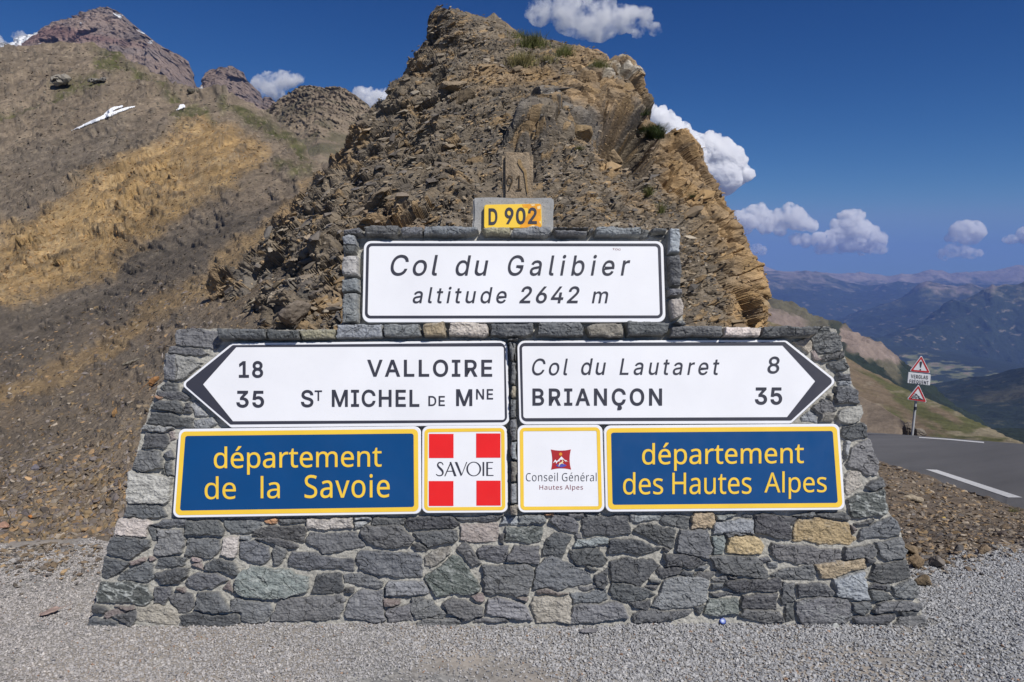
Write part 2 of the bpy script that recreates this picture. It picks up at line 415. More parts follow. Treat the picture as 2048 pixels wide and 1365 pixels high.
road_edge = [np.array(rows[3], float), np.array(rows[4], float)]
low = sstep(tt, 2.985, 3.07)
N = grid_normals(Pb); dep = Pb[..., 1]
PXb, PYb = np.broadcast_to(pxs, (nr, nc)), proj(Pb)[1]
d = dep * (0.006 * fbm(Pb * 1.6, 4, 40) + 0.004 * fbm(Pb * 7, 3, 41)) * (1 - low) - 0.06 * low + 0.03 * sstep(tt, 2.7, 2.97) * (1 - low)
d = d * sstep(tt, 0, 0.15)
Pb = Pb + N * d[..., None]
cb = np.zeros((nr, nc, 3)) + np.array([0.155, 0.122, 0.09])
cb = blend(cb, sstep(fbm(Pb * 0.9, 3, 42), 0, 0.5), (0.12, 0.10, 0.085))
bank, bank_bvh = sheet('rubble_bank', Pb, cb, M_dirt)

# ---- road
t = NT('asphalt'); v = t.coord()
a = t.ramp(t.noise(0.7, 6, 0.6), [(0.3, (0.112, 0.110, 0.109)), (0.7, (0.147, 0.143, 0.142))])
a = t.mix(1.0, a, t.ramp(t.noise(160, 3, 0.7), [(0.3, 0.72), (0.7, 1.28)]), 'MULTIPLY')
M_road = t.done(a, 0.8, 0.3, t.bump(t.noise(220, 2), 0.4, 0.004))
pr = np.linspace(1440, 2780, 300)
e0, e1 = [at(pr, np.interp(pr, q[:, 0], q[:, 1]), np.exp(np.interp(pr, q[:, 0], np.log(q[:, 2])))) for q in road_edge]
for k in range(160):                             # even out the kinks of the two edges
    for e in (e0, e1): e[1:-1] = 0.25 * e[:-2] + 0.5 * e[1:-1] + 0.25 * e[2:]
nrm_up = np.array([0, 0, 1.0])
fr = np.linspace(0, 1, 13)[:, None, None]
e0j = e0 + (0.05 * fbm(e0 * 2.2, 3, 50))[:, None] * np.array([0.5, -1, 0])
PR = e0[None] * (1 - fr) + e1[None] * fr; PR[0] = e0j; PR[..., 2] += 0.02 + 0.06 * np.sin(fr[..., 0] * math.pi)
side0 = PR[:1].copy(); side0[..., 2] -= 0.16; side0[..., 1] -= 0.22; side1 = PR[-1:].copy(); side1[..., 2] -= 0.16; side1[..., 1] += 0.2
gf = grid_faces(13, 300); ns = 13 * 300; sk = np.arange(299)
Fr = np.concatenate([gf, np.stack([ns + sk, ns + sk + 1, ns + 300 + sk + 1, ns + 300 + sk], 1), np.stack([ns + 600 + sk, ns + 600 + sk + 1, ns + 900 + sk + 1, ns + 900 + sk], 1)])
road = struct(obj('road', mesh('road', np.concatenate([PR.reshape(-1, 3), side0[0], PR[0], PR[-1], side1[0]]), Fr, None, True, [M_road])))
road_bvh = BVHTree.FromPolygons(PR.reshape(-1, 3).tolist(), grid_faces(13, 300).tolist())
M_mark = plain('road_paint', (0.72, 0.72, 0.71), 0.7, 0.3, 0.2, 30)
def marking(name, A, B, n):                      # a strip between two pixel polylines laid on the road
    V = []
    for k in range(n + 1):
        f = k / n
        for L in (A, B):
            L = np.array(L, float); s = np.linspace(0, 1, len(L))
            h, nn = hit(road_bvh, np.interp(f, s, L[:, 0]), np.interp(f, s, L[:, 1]))
            V.append(np.array(h) + np.array([0, 0, 0.005]))
    o = obj(name, mesh(name, np.array(V), [(2 * k, 2 * k + 1, 2 * k + 3, 2 * k + 2) for k in range(n)], None, False, [M_mark]), road)
    return o
marking('lane_dash', [(1851, 939.5), (2017, 996)], [(1874, 940.5), (2045, 996)], 24)

marking('edge_line', [(1838, 874.6), (1900, 878.6), (1968, 884.6)], [(1838, 876.2), (1900, 880.6), (1968, 887)], 24)

# ---- spur behind the road, pale bank beside the warning sign
def far_sheet(name, rows, px0, px1, nc, nr, mat, colf, amp, sm=True, extra=None, back=True, seed=60, rid=0.5, f0=6.0, drop=0.35):
    pxs = np.linspace(px0, px1, nc); P = lerp_rows(rows, pxs, nr)
    PX = np.broadcast_to(pxs, (nr, nc)); PY = proj(P)[1]; N = grid_normals(P)
    D = P[..., 1].mean(); q = P / D * f0
    n = (1 - rid) * fbm(q * 1.0, 6, seed) + rid * fbm(q * np.array([1.0, 1.0, 0.6]), 6, seed + 7, True)
    vv = np.linspace(0, 1, nr)[:, None]
    disp = D * amp * n * sstep(vv, 0, 0.1)
    P = P + N * disp[..., None]
    if extra is not None: P = extra(P, PX, PY, q)
    C = colf(P, PX, PY, q)
    if back:
        P = back_side(P, 5, 0.1, drop); C = np.concatenate([C, np.repeat(C[-1:], 5, 0)])
    return sheet(name, P, C, mat, smooth=sm)
def spur_col(P, PX, PY, q):
    c = np.zeros(P.shape) + np.array([0.165, 0.125, 0.084])
    g = sstep(fbm(np.stack([PX / 120 + PY / 90, PY / 16 - PX / 30, PX * 0], -1), 4, 66) + sstep(PX, 1700, 1920) * 0.5 - 0.08, -0.1, 0.45)
    c = blend(c, g * 0.9, (0.085, 0.09, 0.035))
    p = sstep(fbm(np.stack([PX / 60, PY / 14, PX * 0], -1), 3, 67) + 0.45 * sstep(PY, 850, 885), 0.3, 0.55)
    c = blend(c, p * 0.7, (0.27, 0.225, 0.16))
    return c * (1 + 0.25 * fbm(np.stack([PX / 4, PY / 2.5, PX * 0], -1), 3, 68))[..., None]
far_sheet('grassy_spur', [
 [(1300, 905, 40), (1735, 880, 31), (1830, 885, 28), (2048, 905, 19), (2300, 950, 14), (2800, 1050, 10)],
 [(1300, 800, 60), (1700, 800, 55), (1830, 845, 45), (1950, 875, 34), (2048, 899, 24), (2300, 985, 18), (2800, 1130, 13)],
 [(1300, 560, 95), (1600, 665, 95), (1690, 713, 92), (1725, 737, 90), (1760, 752, 88), (1800, 774, 82), (1850, 797, 74), (1900, 818, 66), (1950, 843, 56), (2000, 868, 45), (2048, 891, 34), (2300, 990, 24), (2800, 1150, 17)]],
 1350, 2760, 460, 150, attr_rock('spur_grass', 0.35, 2.5, 0.65, 1.3, ((6, 0.5, 0.15),)), spur_col, 0.006, seed=70, f0=20)
def bank_col(P, PX, PY, q):
    c = np.zeros(P.shape) + np.array([0.245, 0.195, 0.145])
    c = blend(c, sstep(PY - 0.1 * PX, 692, 700) * 0.7 * sstep(PX, 1790, 1740), (0.09, 0.095, 0.04))
    return c * (1 + 0.25 * fbm(np.stack([PX / 3, PY / 2.5, PX * 0], -1), 3, 78))[..., None]
far_sheet('pale_bank', [
 [(1300, 868, 40), (1735, 872, 29), (1830, 880, 26.5)],
 [(1300, 830, 42), (1735, 840, 33), (1790, 852, 30), (1830, 880, 27)],
 [(1300, 780, 48), (1690, 786, 40), (1720, 793, 38), (1760, 813, 35), (1800, 838, 31), (1817, 852, 29), (1830, 880, 27.5)]],
 1350, 1830, 200, 60, attr_rock('pale_scree', 0.7, 5, 0.75, 1.2, ((14, 0.4, 0.06),)), bank_col, 0.0025, seed=80, f0=20)

# ---- mountains
def massif_extra(P, PX, PY, q):
    c1, c2, cid = cells(q * np.array([3.4, 2.0, 1.2]), 5)
    f = (cid - 0.5) * 14 + 7 * fbm(q * np.array([14, 8, 3.5]), 4, 91, True)
    P = P.copy(); P[..., 1] -= f; return P
def massif_col(P, PX, PY, q):
    c = np.zeros(P.shape) + np.array([0.27, 0.205, 0.165])
    c = blend(c, sstep(fbm(q * np.array([2, 2, 5]), 4, 92), 0.0, 0.5), (0.215, 0.175, 0.155))
    c = blend(c, sstep(sdf(PX + 8 * fbm(q * 9, 2, 93), PY, [(0, 85), (80, 68), (120, 55), (200, 75), (300, 95), (240, 95), (140, 85), (60, 95), (0, 110)]), -8, 10) * 0.7, (0.19, 0.105, 0.095))
    s = np.zeros(PX.shape)
    wxx, wyy = PX + 3 * fbm(q * 40, 2, 94), PY + 2 * fbm(q * 40, 2, 95)
    for pl in ([(-60, 116), (0, 92), (40, 79), (80, 66), (82, 73), (50, 86), (10, 101), (-60, 126)], [(280, 62), (296, 70), (292, 71), (280, 65)], [(402, 168), (408, 166), (406, 178), (412, 184), (403, 185)],
               [(231, 32), (243, 31), (240, 36)], [(90, 95), (102, 93), (100, 97)], [(168, 52), (178, 51), (176, 55)], [(296, 82), (302, 84), (299, 87)]):
        s = np.maximum(s, (sdf(wxx, wyy, pl) > -0.6) * 1.0)
    return blend(c, s, (0.85, 0.87, 0.9))
far_sheet('massif', [
 [(-900, 560, 620), (0, 480, 640), (900, 480, 660)],
 [(-900, 330, 800), (0, 230, 840), (400, 260, 860), (900, 330, 860)],
 [(-900, 260, 900), (-300, 165, 930), (0, 120, 930), (165, 70, 930), (300, 100, 930), (390, 200, 940), (440, 170, 940), (520, 220, 940), (900, 320, 930)],
 [(-900, 230, 1000), (-300, 150, 1000), (-60, 118, 1000), (0, 94, 1000), (30, 84, 1000), (80, 67, 1000), (100, 52, 1000), (120, 40, 1000), (150, 33, 1000), (166, 30, 1000), (172, 21, 1000), (195, 18, 1000), (222, 19, 1000), (240, 27, 1000), (262, 45, 1000), (290, 66, 1000), (330, 97, 1000), (362, 112, 1000), (378, 125, 1000), (386, 150, 1000), (393, 175, 1000), (404, 180, 1000), (412, 160, 1000), (425, 147, 1000), (440, 137, 1000), (470, 138, 1000), (492, 150, 1000), (500, 170, 1000), (518, 186, 1000), (526, 206, 1000), (532, 196, 1000), (546, 198, 1000), (552, 215, 1000), (620, 260, 1000), (900, 330, 1000)]],
 -500, 700, 560, 260, M_massif, massif_col, 0.006, extra=massif_extra, seed=90, rid=0.6, f0=14)
def crag_col(P, PX, PY, q):
    c = np.zeros(P.shape) + np.array([0.24, 0.19, 0.135])
    c = blend(c, sstep(fbm(q * 2, 4, 97), 0.0, 0.4) * 0.8, (0.17, 0.145, 0.10))
    return blend(c, sstep(fbm(q * 3 + 4, 4, 98) + 0.3 * sstep(PY, 240, 300), 0.1, 0.5) * 0.6, (0.085, 0.085, 0.045))
def crag_extra(P, PX, PY, q):
    c1, c2, cid = cells(q * np.array([5, 3, 4.0]), 6)
    P = P.copy(); P[..., 1] -= sstep(PY, 320, 200) * ((cid - 0.5) * 5 + 4 * fbm(q * np.array([14, 14, 8]), 3, 96, True)); return P
far_sheet('middle_crag', [
 [(300, 480, 210), (560, 440, 210), (900, 460, 210)],
 [(300, 330, 300), (545, 290, 300), (640, 260, 300), (740, 300, 300), (900, 380, 300)],
 [(300, 300, 400), (480, 262, 400), (545, 216, 400), (560, 205, 400), (585, 186, 400), (600, 179, 400), (625, 175, 400), (650, 178, 400), (682, 176, 400), (702, 186, 400), (722, 198, 400), (737, 209, 400), (742, 222, 400), (738, 245, 400), (770, 290, 400), (900, 360, 400)]],
 330, 860, 300, 190, attr_rock('crag_rock', 0.03, 0.2, 0.6, 1.35, ((0.8, 0.7, 1.5),)), crag_col, 0.006, extra=crag_extra, seed=95, rid=0.6, f0=12)

FOREST, PINK, MEADOW = (0.022, 0.032, 0.022), (0.235, 0.185, 0.155), (0.17, 0.175, 0.08)
def ridge_col(P, PX, PY, q):
    c = np.zeros(P.shape) + np.array([0.115, 0.105, 0.07])
    n = 14 * fbm(np.stack([PX / 30, PY / 20, PX * 0], -1), 4, 100)
    rel = PY - np.interp(PX, [1500, 1522, 1560, 1600, 1650, 1690, 1750, 1800, 1900], [590, 598, 610, 625, 648, 665, 690, 735, 820])
    pk = sstep(sdf(PX + n, PY + 0.5 * n, [(1685, 660), (1720, 672), (1755, 692), (1785, 715), (1790, 732), (1740, 725), (1700, 712), (1680, 690)]), -3, 3)
    pk = np.maximum(pk, sstep(sdf(PX + n, PY + 0.5 * n, [(1510, 620), (1540, 625), (1570, 640), (1600, 640), (1620, 660), (1600, 700), (1510, 700)]), -5, 8))
    fo = sstep(rel + 0.8 * n, 38, 52) * sstep(PX, 1660, 1690)
    fo = np.maximum(fo, sstep(sdf(PX + n, PY + n, [(1655, 650), (1680, 655), (1685, 690), (1700, 720), (1680, 720), (1660, 670)]), -2, 3) * 0.8)
    fo = np.maximum(fo, sstep(PX, 1785, 1800))
    c = blend(c, pk, PINK); return blend(c, fo * (1 - pk), FOREST)
far_sheet('near_ridge', [
 [(1300, 760, 350), (1700, 800, 380), (1850, 870, 420), (2100, 1000, 420)],
 [(1300, 650, 520), (1560, 680, 520), (1700, 720, 540), (1800, 790, 560), (1900, 850, 560), (2100, 960, 560)],
 [(1300, 560, 700), (1500, 590, 700), (1522, 598, 700), (1545, 602, 700), (1560, 610, 700), (1585, 617, 700), (1600, 625, 700), (1650, 648, 700), (1672, 650, 700), (1680, 655, 700), (1700, 662, 700), (1720, 672, 700), (1735, 675, 700), (1750, 688, 700), (1775, 702, 700), (1788, 716, 700), (1805, 735, 700), (1850, 770, 700), (1900, 812, 700), (2100, 940, 700)]],
 1400, 2000, 400, 170, attr_rock('ridge_ground', 0.02, 0.12, 0.6, 1.35, ((0.5, 0.6, 2),)), ridge_col, 0.017, seed=101, rid=0.75, f0=20)
def mtn(rock, lo, hi, seed, band=0.0):
    def f(P, PX, PY, q):
        c = np.zeros(P.shape) + np.array(FOREST)
        z = (P[..., 2] - lo) / (hi - lo) + 0.34 * fbm(q * 1.6, 5, seed) + 0.30 * fbm(q * np.array([7, 7, 12]), 5, seed + 2) - 0.04
        c = blend(c, sstep(z, 0.52, 0.7), (0.085, 0.085, 0.055))
        c = blend(c, sstep(z, 0.68, 0.92), rock)
        m = sstep(fbm(q * np.array([9, 9, 16]), 4, seed + 4), 0.36, 0.48)
        return blend(c, m * 0.65, (0.2, 0.17, 0.13))
    return f
far_sheet('forest_slope', [
 [(1700, 900, 900), (1850, 880, 900), (2048, 960, 800), (2500, 1200, 700)],
 [(1700, 840, 1300), (1830, 800, 1300), (1900, 810, 1200), (2048, 840, 1050), (2500, 960, 900)],
 [(1700, 790, 1800), (1830, 772, 1800), (1900, 764, 1700), (1960, 752, 1600), (2048, 738, 1450), (2500, 640, 1300)]],
 1720, 2450, 320, 120, M_far, lambda P, PX, PY, q: blend(np.zeros(P.shape) + np.array(FOREST), np.maximum(sstep(sdf(PX + 20 * fbm(q * 6, 3, 111), PY + 8 * fbm(q * 6, 3, 112), [(1950, 792), (2048, 775), (2200, 760), (2200, 785), (2048, 798), (1970, 808)]), -4, 5), sstep(fbm(q * np.array([6, 6, 12]), 4, 113), 0.25, 0.5)) * 0.6, (0.12, 0.11, 0.065)), 0.006, seed=110, f0=10)
def valley_col(P, PX, PY, q):
    c = np.zeros(P.shape) + np.array(FOREST)
    f = sstep(sdf(PX + 12 * fbm(q * 30, 2, 121), PY + 5 * fbm(q * 30, 2, 122), [(1795, 715), (1830, 703), (1880, 716), (1930, 728), (1990, 745), (2048, 758), (2048, 775), (1960, 770), (1900, 755), (1860, 745), (1900, 790), (1850, 785), (1830, 760)]), -3, 4)
    n1 = fbm(np.stack([PX / 22, PY / 4, PX * 0], -1), 3, 123)
    c = blend(c, f * sstep(n1, -0.25, 0.1), MEADOW)
    c = blend(c, f * sstep(n1, 0.25, 0.35), (0.24, 0.19, 0.13))
    return c
far_sheet('valley_floor', [
 [(1500, 900, 1700), (1830, 830, 1750), (2048, 800, 1800), (2300, 800, 1800)],
 [(1500, 740, 2500), (1830, 735, 2600), (2048, 770, 2400), (2300, 770, 2400)],
 [(1500, 690, 3300), (1760, 692, 3300), (1850, 700, 3200), (2048, 735, 2900), (2300, 740, 2800)]],
 1560, 2250, 260, 90, M_far, valley_col, 0.002, seed=120, f0=10, drop=0.05)
far_sheet('right_mountain', [
 [(1500, 720, 3620), (1760, 694, 3650), (1850, 708, 3620), (2048, 745, 3560), (2600, 760, 3500)],
 [(1500, 705, 3760), (1760, 686, 3780), (1850, 670, 3760), (2048, 680, 3650), (2600, 700, 3620)],
 [(1500, 700, 4050), (1740, 688, 4050), (1760, 680, 4050), (1789, 669, 4050), (1834, 651, 4050), (1864, 636, 4050), (1901, 614, 4050), (1920, 608, 4050), (1941, 597, 4050), (1971, 582, 4050), (1985, 569, 4050), (1992, 572, 4050), (2009, 571, 4050), (2030, 569, 4050), (2048, 564, 4050), (2200, 530, 4050), (2600, 480, 4050)]],
 1700, 2500, 420, 170, M_far, mtn((0.26, 0.20, 0.165), -260, 30, 130), 0.016, seed=130, rid=0.7, f0=14)
far_sheet('middle_mountain', [
 [(1400, 720, 4300), (1760, 700, 4300), (1900, 690, 4300), (2200, 700, 4300)],
 [(1400, 690, 4700), (1700, 668, 4700), (1850, 630, 4800), (1960, 620, 4800), (2200, 630, 4800)],
 [(1400, 670, 5600), (1640, 652, 5600), (1680, 637, 5600), (1740, 617, 5600), (1779, 604, 5600), (1814, 589, 5600), (1839, 571, 5600), (1852, 566, 5600), (1877, 571, 5600), (1914, 576, 5600), (1940, 570, 5600), (1964, 580, 5600), (2200, 580, 5600)]],
 1560, 2160, 360, 130, M_far, mtn((0.25, 0.20, 0.17), -380, 30, 140), 0.012, seed=140, rid=0.7, f0=14)
far_sheet('back_mountain', [
 [(1300, 680, 6000), (1700, 650, 6000), (2000, 650, 6000), (2300, 650, 6000)],
 [(1300, 600, 6800), (1600, 590, 6800), (1800, 600, 6800), (2000, 605, 6800), (2300, 600, 6800)],
 [(1300, 540, 7600), (1500, 538, 7600), (1515, 534, 7600), (1529, 543, 7600), (1560, 548, 7600), (1600, 547, 7600), (1648, 551, 7600), (1662, 558, 7600), (1700, 572, 7600), (1737, 578, 7600), (1770, 572, 7600), (1796, 567, 7600), (1850, 575, 7600), (2300, 560, 7600)]],
 1400, 2250, 420, 110, M_far, mtn((0.22, 0.18, 0.15), -300, 140, 150), 0.010, seed=150, rid=0.7, f0=14)
far_sheet('horizon_range', [
 [(1200, 600, 8400), (2500, 600, 8400)], [(1200, 570, 8700), (2500, 572, 8700)],
 [(1200, 540, 9200), (1400, 545, 9200), (1520, 536, 9200), (1560, 546, 9200), (1620, 550, 9200), (1660, 548, 9200), (1690, 550, 9200), (1720, 545, 9200), (1740, 549, 9200), (1770, 551, 9200), (1800, 547, 9200), (1830, 550, 9200), (1860, 543, 9200), (1900, 548, 9200), (1930, 544, 9200), (1960, 547, 9200), (2000, 542, 9200), (2038, 534, 9200), (2060, 540, 9200), (2500, 530, 9200)]],
 1350, 2350, 500, 80, M_far, mtn((0.26, 0.21, 0.18), -350, 30, 160), 0.007, seed=160, rid=0.8, f0=24)
# land far below, so that no gap shows beneath the mountains
xs = np.linspace(-9500, 9500, 60); ys = np.linspace(200, 9600, 50); X, Y = np.meshgrid(xs, ys)
Pz = np.stack([X, Y, -60 - 640 * sstep(Y, 200, 2200) + 0 * X], -1)
struct(obj('valley_ground', mesh('valley_ground', Pz, grid_faces(50, 60), np.zeros((50, 60, 3)) + np.array(FOREST), True, [M_far])))

# ---- snow patches on the brown slope
t = NT('old_snow'); M_snow = t.done(t.ramp(t.noise(1.2, 5), [(0.3, (0.74, 0.76, 0.8)), (0.7, (0.9, 0.92, 0.95))]), 0.7, 0.3, t.bump(t.noise(4, 4), 0.4, 0.1))
def snow(polys, label):
    al = np.concatenate([np.array(p, float) for p in polys]); x0, y0 = al.min(0) - 2; x1, y1 = al.max(0) + 2
    gx = np.arange(x0, x1, 0.8); gy = np.arange(y0, y1, 0.8); GX, GY = np.meshgrid(gx, gy)
    q = np.stack([GX / 9, GY / 6, GX * 0], -1)
    s = np.maximum.reduce([sdf(GX + 2 * fbm(q, 3, 7), GY + 1.0 * fbm(q, 3, 8), p) for p in polys])
    V = np.zeros(GX.shape + (3,)); ok = np.ones(GX.shape, bool)
    for i in range(GX.shape[0]):
        for j in range(GX.shape[1]):
            h, n = hit(hill_bvh, GX[i, j], GY[i, j])
            if h is None: ok[i, j] = False; continue
            V[i, j] = np.array(h) + np.array([0, -0.2, 1.0]) * (0.3 * min(1, max(s[i, j], 0) / 3) + 0.05)
    k = (s > 0.1) & ok; kf = k[:-1, :-1] & k[1:, :-1] & k[:-1, 1:] & k[1:, 1:]
    F = grid_faces(*GX.shape, keep=kf); u, inv = np.unique(F, return_inverse=True)
    Vv = V.reshape(-1, 3)[u]; c = Vv.mean(0)
    o = obj('snow_patch', mesh('snow_patch', Vv - c, inv.reshape(-1, 4), None, True, [M_snow])); o.location = Vector(c)
    tag(o, label, 'snow patch', 'snow patches on the brown slope')
snow([[(134, 266), (170, 251), (200, 237.5), (222, 228.5), (250, 218.5), (275, 212.5), (268, 217), (240, 227), (222, 235), (190, 247.5), (160, 259)], [(203, 235), (213, 226), (228, 217), (246, 212.5), (248, 216), (232, 220.5), (221, 229)]], 'long forked streak of old snow across the brown slope')
snow([[(347, 225.5), (356, 219.5), (357, 213), (371, 212), (372, 217), (360, 221.5)]], 'small short patch of snow just below the green ridge')
# ================================================================== ROCK OUTCROP BEHIND THE WALL
SIL = np.array([  # photo row, left edge, right edge
 (22, 880, 915), (32, 866, 940), (42, 860, 1005), (55, 857, 1022), (72, 858, 1045), (92, 856, 1150), (108, 842, 1212), (130, 828, 1222), (150, 818, 1236), (172, 806, 1256),
 (190, 786, 1262), (215, 768, 1278), (240, 744, 1300), (268, 716, 1330), (285, 706, 1362), (300, 698, 1386), (330, 680, 1398), (360, 655, 1418), (385, 630, 1424),
 (410, 606, 1436), (435, 582, 1462), (470, 548, 1480), (510, 514, 1500), (545, 484, 1512), (600, 444, 1521), (660, 398, 1524), (760, 350, 1530), (900, 300, 1545), (1200, 280, 1570)], float)
DEP = np.array([(22, 12.3, 0.7), (100, 11.9, 1.2), (200, 11.3, 1.9), (400, 10.4, 3.0), (660, 9.5, 4.0), (900, 9.2, 4.4), (1200, 9.0, 4.5)])  # row, centre depth, half depth
nr, nf, nbk = 560, 560, 60
py = np.concatenate([np.linspace(22, 680, nr - 40), np.linspace(690, 1200, 40)])[::-1]
s = np.sin(np.linspace(-math.pi / 2, math.pi / 2, nf) * 0.97) / math.sin(math.pi / 2 * 0.97)
sb = np.linspace(1, -1, nbk + 2)[1:-1]
L, Rr = np.interp(py, SIL[:, 0], SIL[:, 1]), np.interp(py, SIL[:, 0], SIL[:, 2])
Dc, Hd = np.interp(py, DEP[:, 0], DEP[:, 1]), np.interp(py, DEP[:, 0], DEP[:, 2])
S = np.concatenate([s, sb]); front = np.concatenate([np.ones(nf), -np.ones(nbk)])
mid, hw = (L + Rr) / 2, (Rr - L) / 2
PX = mid[:, None] + hw[:, None] * S[None]
PY = np.broadcast_to(py[:, None], PX.shape)
D = Dc[:, None] - front[None] * Hd[:, None] * np.sqrt(np.clip(1 - S[None] ** 2, 0, 1)) ** 1.1
P = at(PX, PY, D)
back = (front < 0)[None] & np.ones(PX.shape, bool)
P[..., 2] -= np.where(back, (D - Dc[:, None]) * 0.9, 0)
ctr = np.stack([P[..., 0].mean(1)[:, None] + 0 * D, Dc[:, None] + 0 * D, P[..., 2] - 1.2], -1)
N = grid_normals(P); out = P - ctr; N = np.where((N * out).sum(-1, keepdims=True) < 0, -N, N)
# big shapes: shelf on the right, hollow under it, shallow gullies on the left flank
def bump_at(poly, soft):
    n = np.stack([PX / 40, PY / 40, PX * 0], -1)
    return sstep(sdf(PX + 10 * fbm(n, 3, 201), PY + 8 * fbm(n, 3, 202), poly), -soft, soft)
shelf = bump_at([(1010, 300), (1060, 230), (1120, 190), (1240, 130), (1262, 180), (1300, 235), (1250, 245), (1200, 262), (1150, 275), (1080, 300)], 14)
hollow = bump_at([(1190, 285), (1220, 262), (1290, 240), (1305, 290), (1290, 350), (1240, 330), (1205, 320)], 14)
wing = bump_at([(1305, 290), (1340, 270), (1390, 295), (1425, 370), (1480, 470), (1515, 560), (1525, 680), (1440, 680), (1450, 560), (1400, 470), (1330, 380)], 22)
knob = bump_at([(540, 640), (575, 615), (615, 620), (625, 650), (600, 675), (550, 675)], 12)
d = 0.34 * shelf - 0.95 * hollow + 0.14 * wing + 0.16 * knob
q = P * np.array([1.0, 0.8, 1.0])
cs = P[..., 2] * 0.93 - 0.30 * P[..., 0] + 0.30 * P[..., 1] * 0.4      # strata coordinate, dipping
wv = 0.16 * fbm(q * 0.9, 4, 203)
def ledge(h, amp, sd, ww=1.0):
    t = (cs + wv * ww + 0.35 * h * fbm(q * (0.9 / h), 3, sd)) / h; k = np.floor(t); f = t - k
    brk = _h(k.astype(np.int64), np.floor(P[..., 0] / (h * 3.5) + _h(k.astype(np.int64), 0 * k.astype(np.int64), 0 * k.astype(np.int64), sd) * 7).astype(np.int64), np.floor(P[..., 1] / (h * 3.5)).astype(np.int64), sd + 1)
    return amp * (f ** 2.2 - 0.35) * (0.15 + 1.25 * brk)
rough = 1 - 0.65 * shelf
left = sstep(PX, 980, 800)
patch = 0.25 + 0.95 * sstep(fbm(q * 0.8, 3, 205), -0.25, 0.35)
d += (ledge(0.55, 0.26, 210) * (0.45 + 0.9 * left) + ledge(0.21, 0.115, 220) * (0.55 + 0.9 * left)) * patch * (0.4 + 0.6 * rough) * (1 - 0.8 * wing) + ledge(0.075, 0.04, 230) * patch * (1 - 0.4 * shelf) * (1 - 0.7 * wing)
d += 0.16 * fbm(q * 1.1, 4, 240) + 0.07 * fbm(q * 3.5, 4, 241, True) * rough
c1, c2, cid = cells(np.stack([P[..., 0] * 2.6, P[..., 1] * 2.6, cs * 6.5], -1) + 0.3 * fbm(q * 3, 2, 242)[..., None], 9)
d += (cid - 0.4) * (0.05 + 0.20 * left) * (1 - 0.6 * shelf) - 0.05 * sstep(c2 - c1, 0.12, 0.0)
c1, c2, cid2 = cells(np.stack([P[..., 0] * 6.5, P[..., 1] * 6.5, cs * 17], -1) + 0.3 * fbm(q * 6, 2, 243)[..., None], 19)
d += (cid2 - 0.5) * 0.030 * (1 + 1.8 * left) * (1 - 0.4 * shelf)
cw1, cw2, cwid = cells(np.stack([P[..., 0] * 1.6, P[..., 1] * 1.6, P[..., 2] * 1.1 + 0.4 * P[..., 0]], -1) + 0.25 * fbm(q * 2, 2, 244)[..., None], 29)
d += np.maximum(wing, shelf) * ((cwid - 0.5) * 0.26 - 0.10 * sstep(cw2 - cw1, 0.10, 0.0))
d *= np.interp(PY, [22, 60, 140, 300], [0.35, 0.5, 0.8, 1.0]) * np.interp(np.abs(S)[None] + 0 * PX, [0, 0.93, 1], [1, 1, 0.45])
P = P + N * d[..., None]
ochre_o = np.maximum.reduce([wing, 0.75 * bump_at([(1110, 195), (1200, 190), (1240, 215), (1180, 250), (1120, 240)], 14), 0.7 * bump_at([(1180, 310), (1240, 320), (1250, 350), (1190, 345)], 8),
    0.6 * sstep(fbm(q * 0.9, 3, 250), 0.25, 0.5), 0.7 * bump_at([(640, 330), (700, 300), (720, 300), (640, 400), (560, 470), (540, 500), (600, 400)], 12)])
pale = bump_at([(1160, 165), (1225, 140), (1262, 170), (1250, 190), (1190, 185)], 10)
greyb = np.maximum(0.85 * bump_at([(980, 300), (1040, 240), (1150, 215), (1260, 245), (1290, 300), (1210, 300), (1150, 265), (1060, 275), (1010, 320)], 18),
                   0.7 * bump_at([(500, 560), (640, 560), (680, 640), (600, 620), (500, 620)], 20))
c = np.zeros(P.shape) + np.array([0.190, 0.156, 0.115])
c = blend(c, sstep(fbm(q * 1.7, 4, 251), -0.05, 0.45) * 0.8, (0.142, 0.123, 0.10))
c = blend(c, greyb, (0.17, 0.157, 0.14))
c = blend(c, np.clip(ochre_o, 0, 1) * (0.55 + 0.45 * sstep(fbm(q * 2.2, 3, 252), -0.3, 0.3)), (0.36, 0.24, 0.12))
c = blend(c, pale * sstep(fbm(q * 6, 2, 253), -0.2, 0.1), (0.42, 0.38, 0.31))
c = blend(c, sstep(cid2, 0.86, 0.9) * 0.55, (0.36, 0.24, 0.115))
c = blend(c, sstep(cid2, 0.12, 0.08) * 0.5, (0.09, 0.08, 0.072))
c *= (1 + 0.16 * fbm(q * 9, 3, 254))[..., None]
nt_ = nf + nbk
i = np.arange(nr * nt_).reshape(nr, nt_); j = np.roll(i, -1, axis=1)
F = np.stack([i[:-1], j[:-1], j[1:], i[1:]], -1).reshape(-1, 4)
V = np.concatenate([P.reshape(-1, 3), P[-1].mean(0, keepdims=True) + np.array([[0, 0, 0.03]])])
cc = np.concatenate([c.reshape(-1, 3), c[-1].mean(0, keepdims=True)])
top = len(V) - 1
Fl = [tuple(f) for f in F.tolist()] + [(int(a), int(b), top) for a, b in zip(i[-1], j[-1])]
outcrop = struct(obj('rock_outcrop', mesh('rock_outcrop', V, Fl, cc, False, [M_rock])))
crop_bvh = BVHTree.FromPolygons(V.tolist(), Fl)
FN = np.cross(np.gradient(P, axis=1), np.gradient(P, axis=0)); FN /= np.linalg.norm(FN, axis=-1, keepdims=True) + 1e-9
FN = np.where((FN * (P - ctr)).sum(-1, keepdims=True) < 0, -FN, FN)

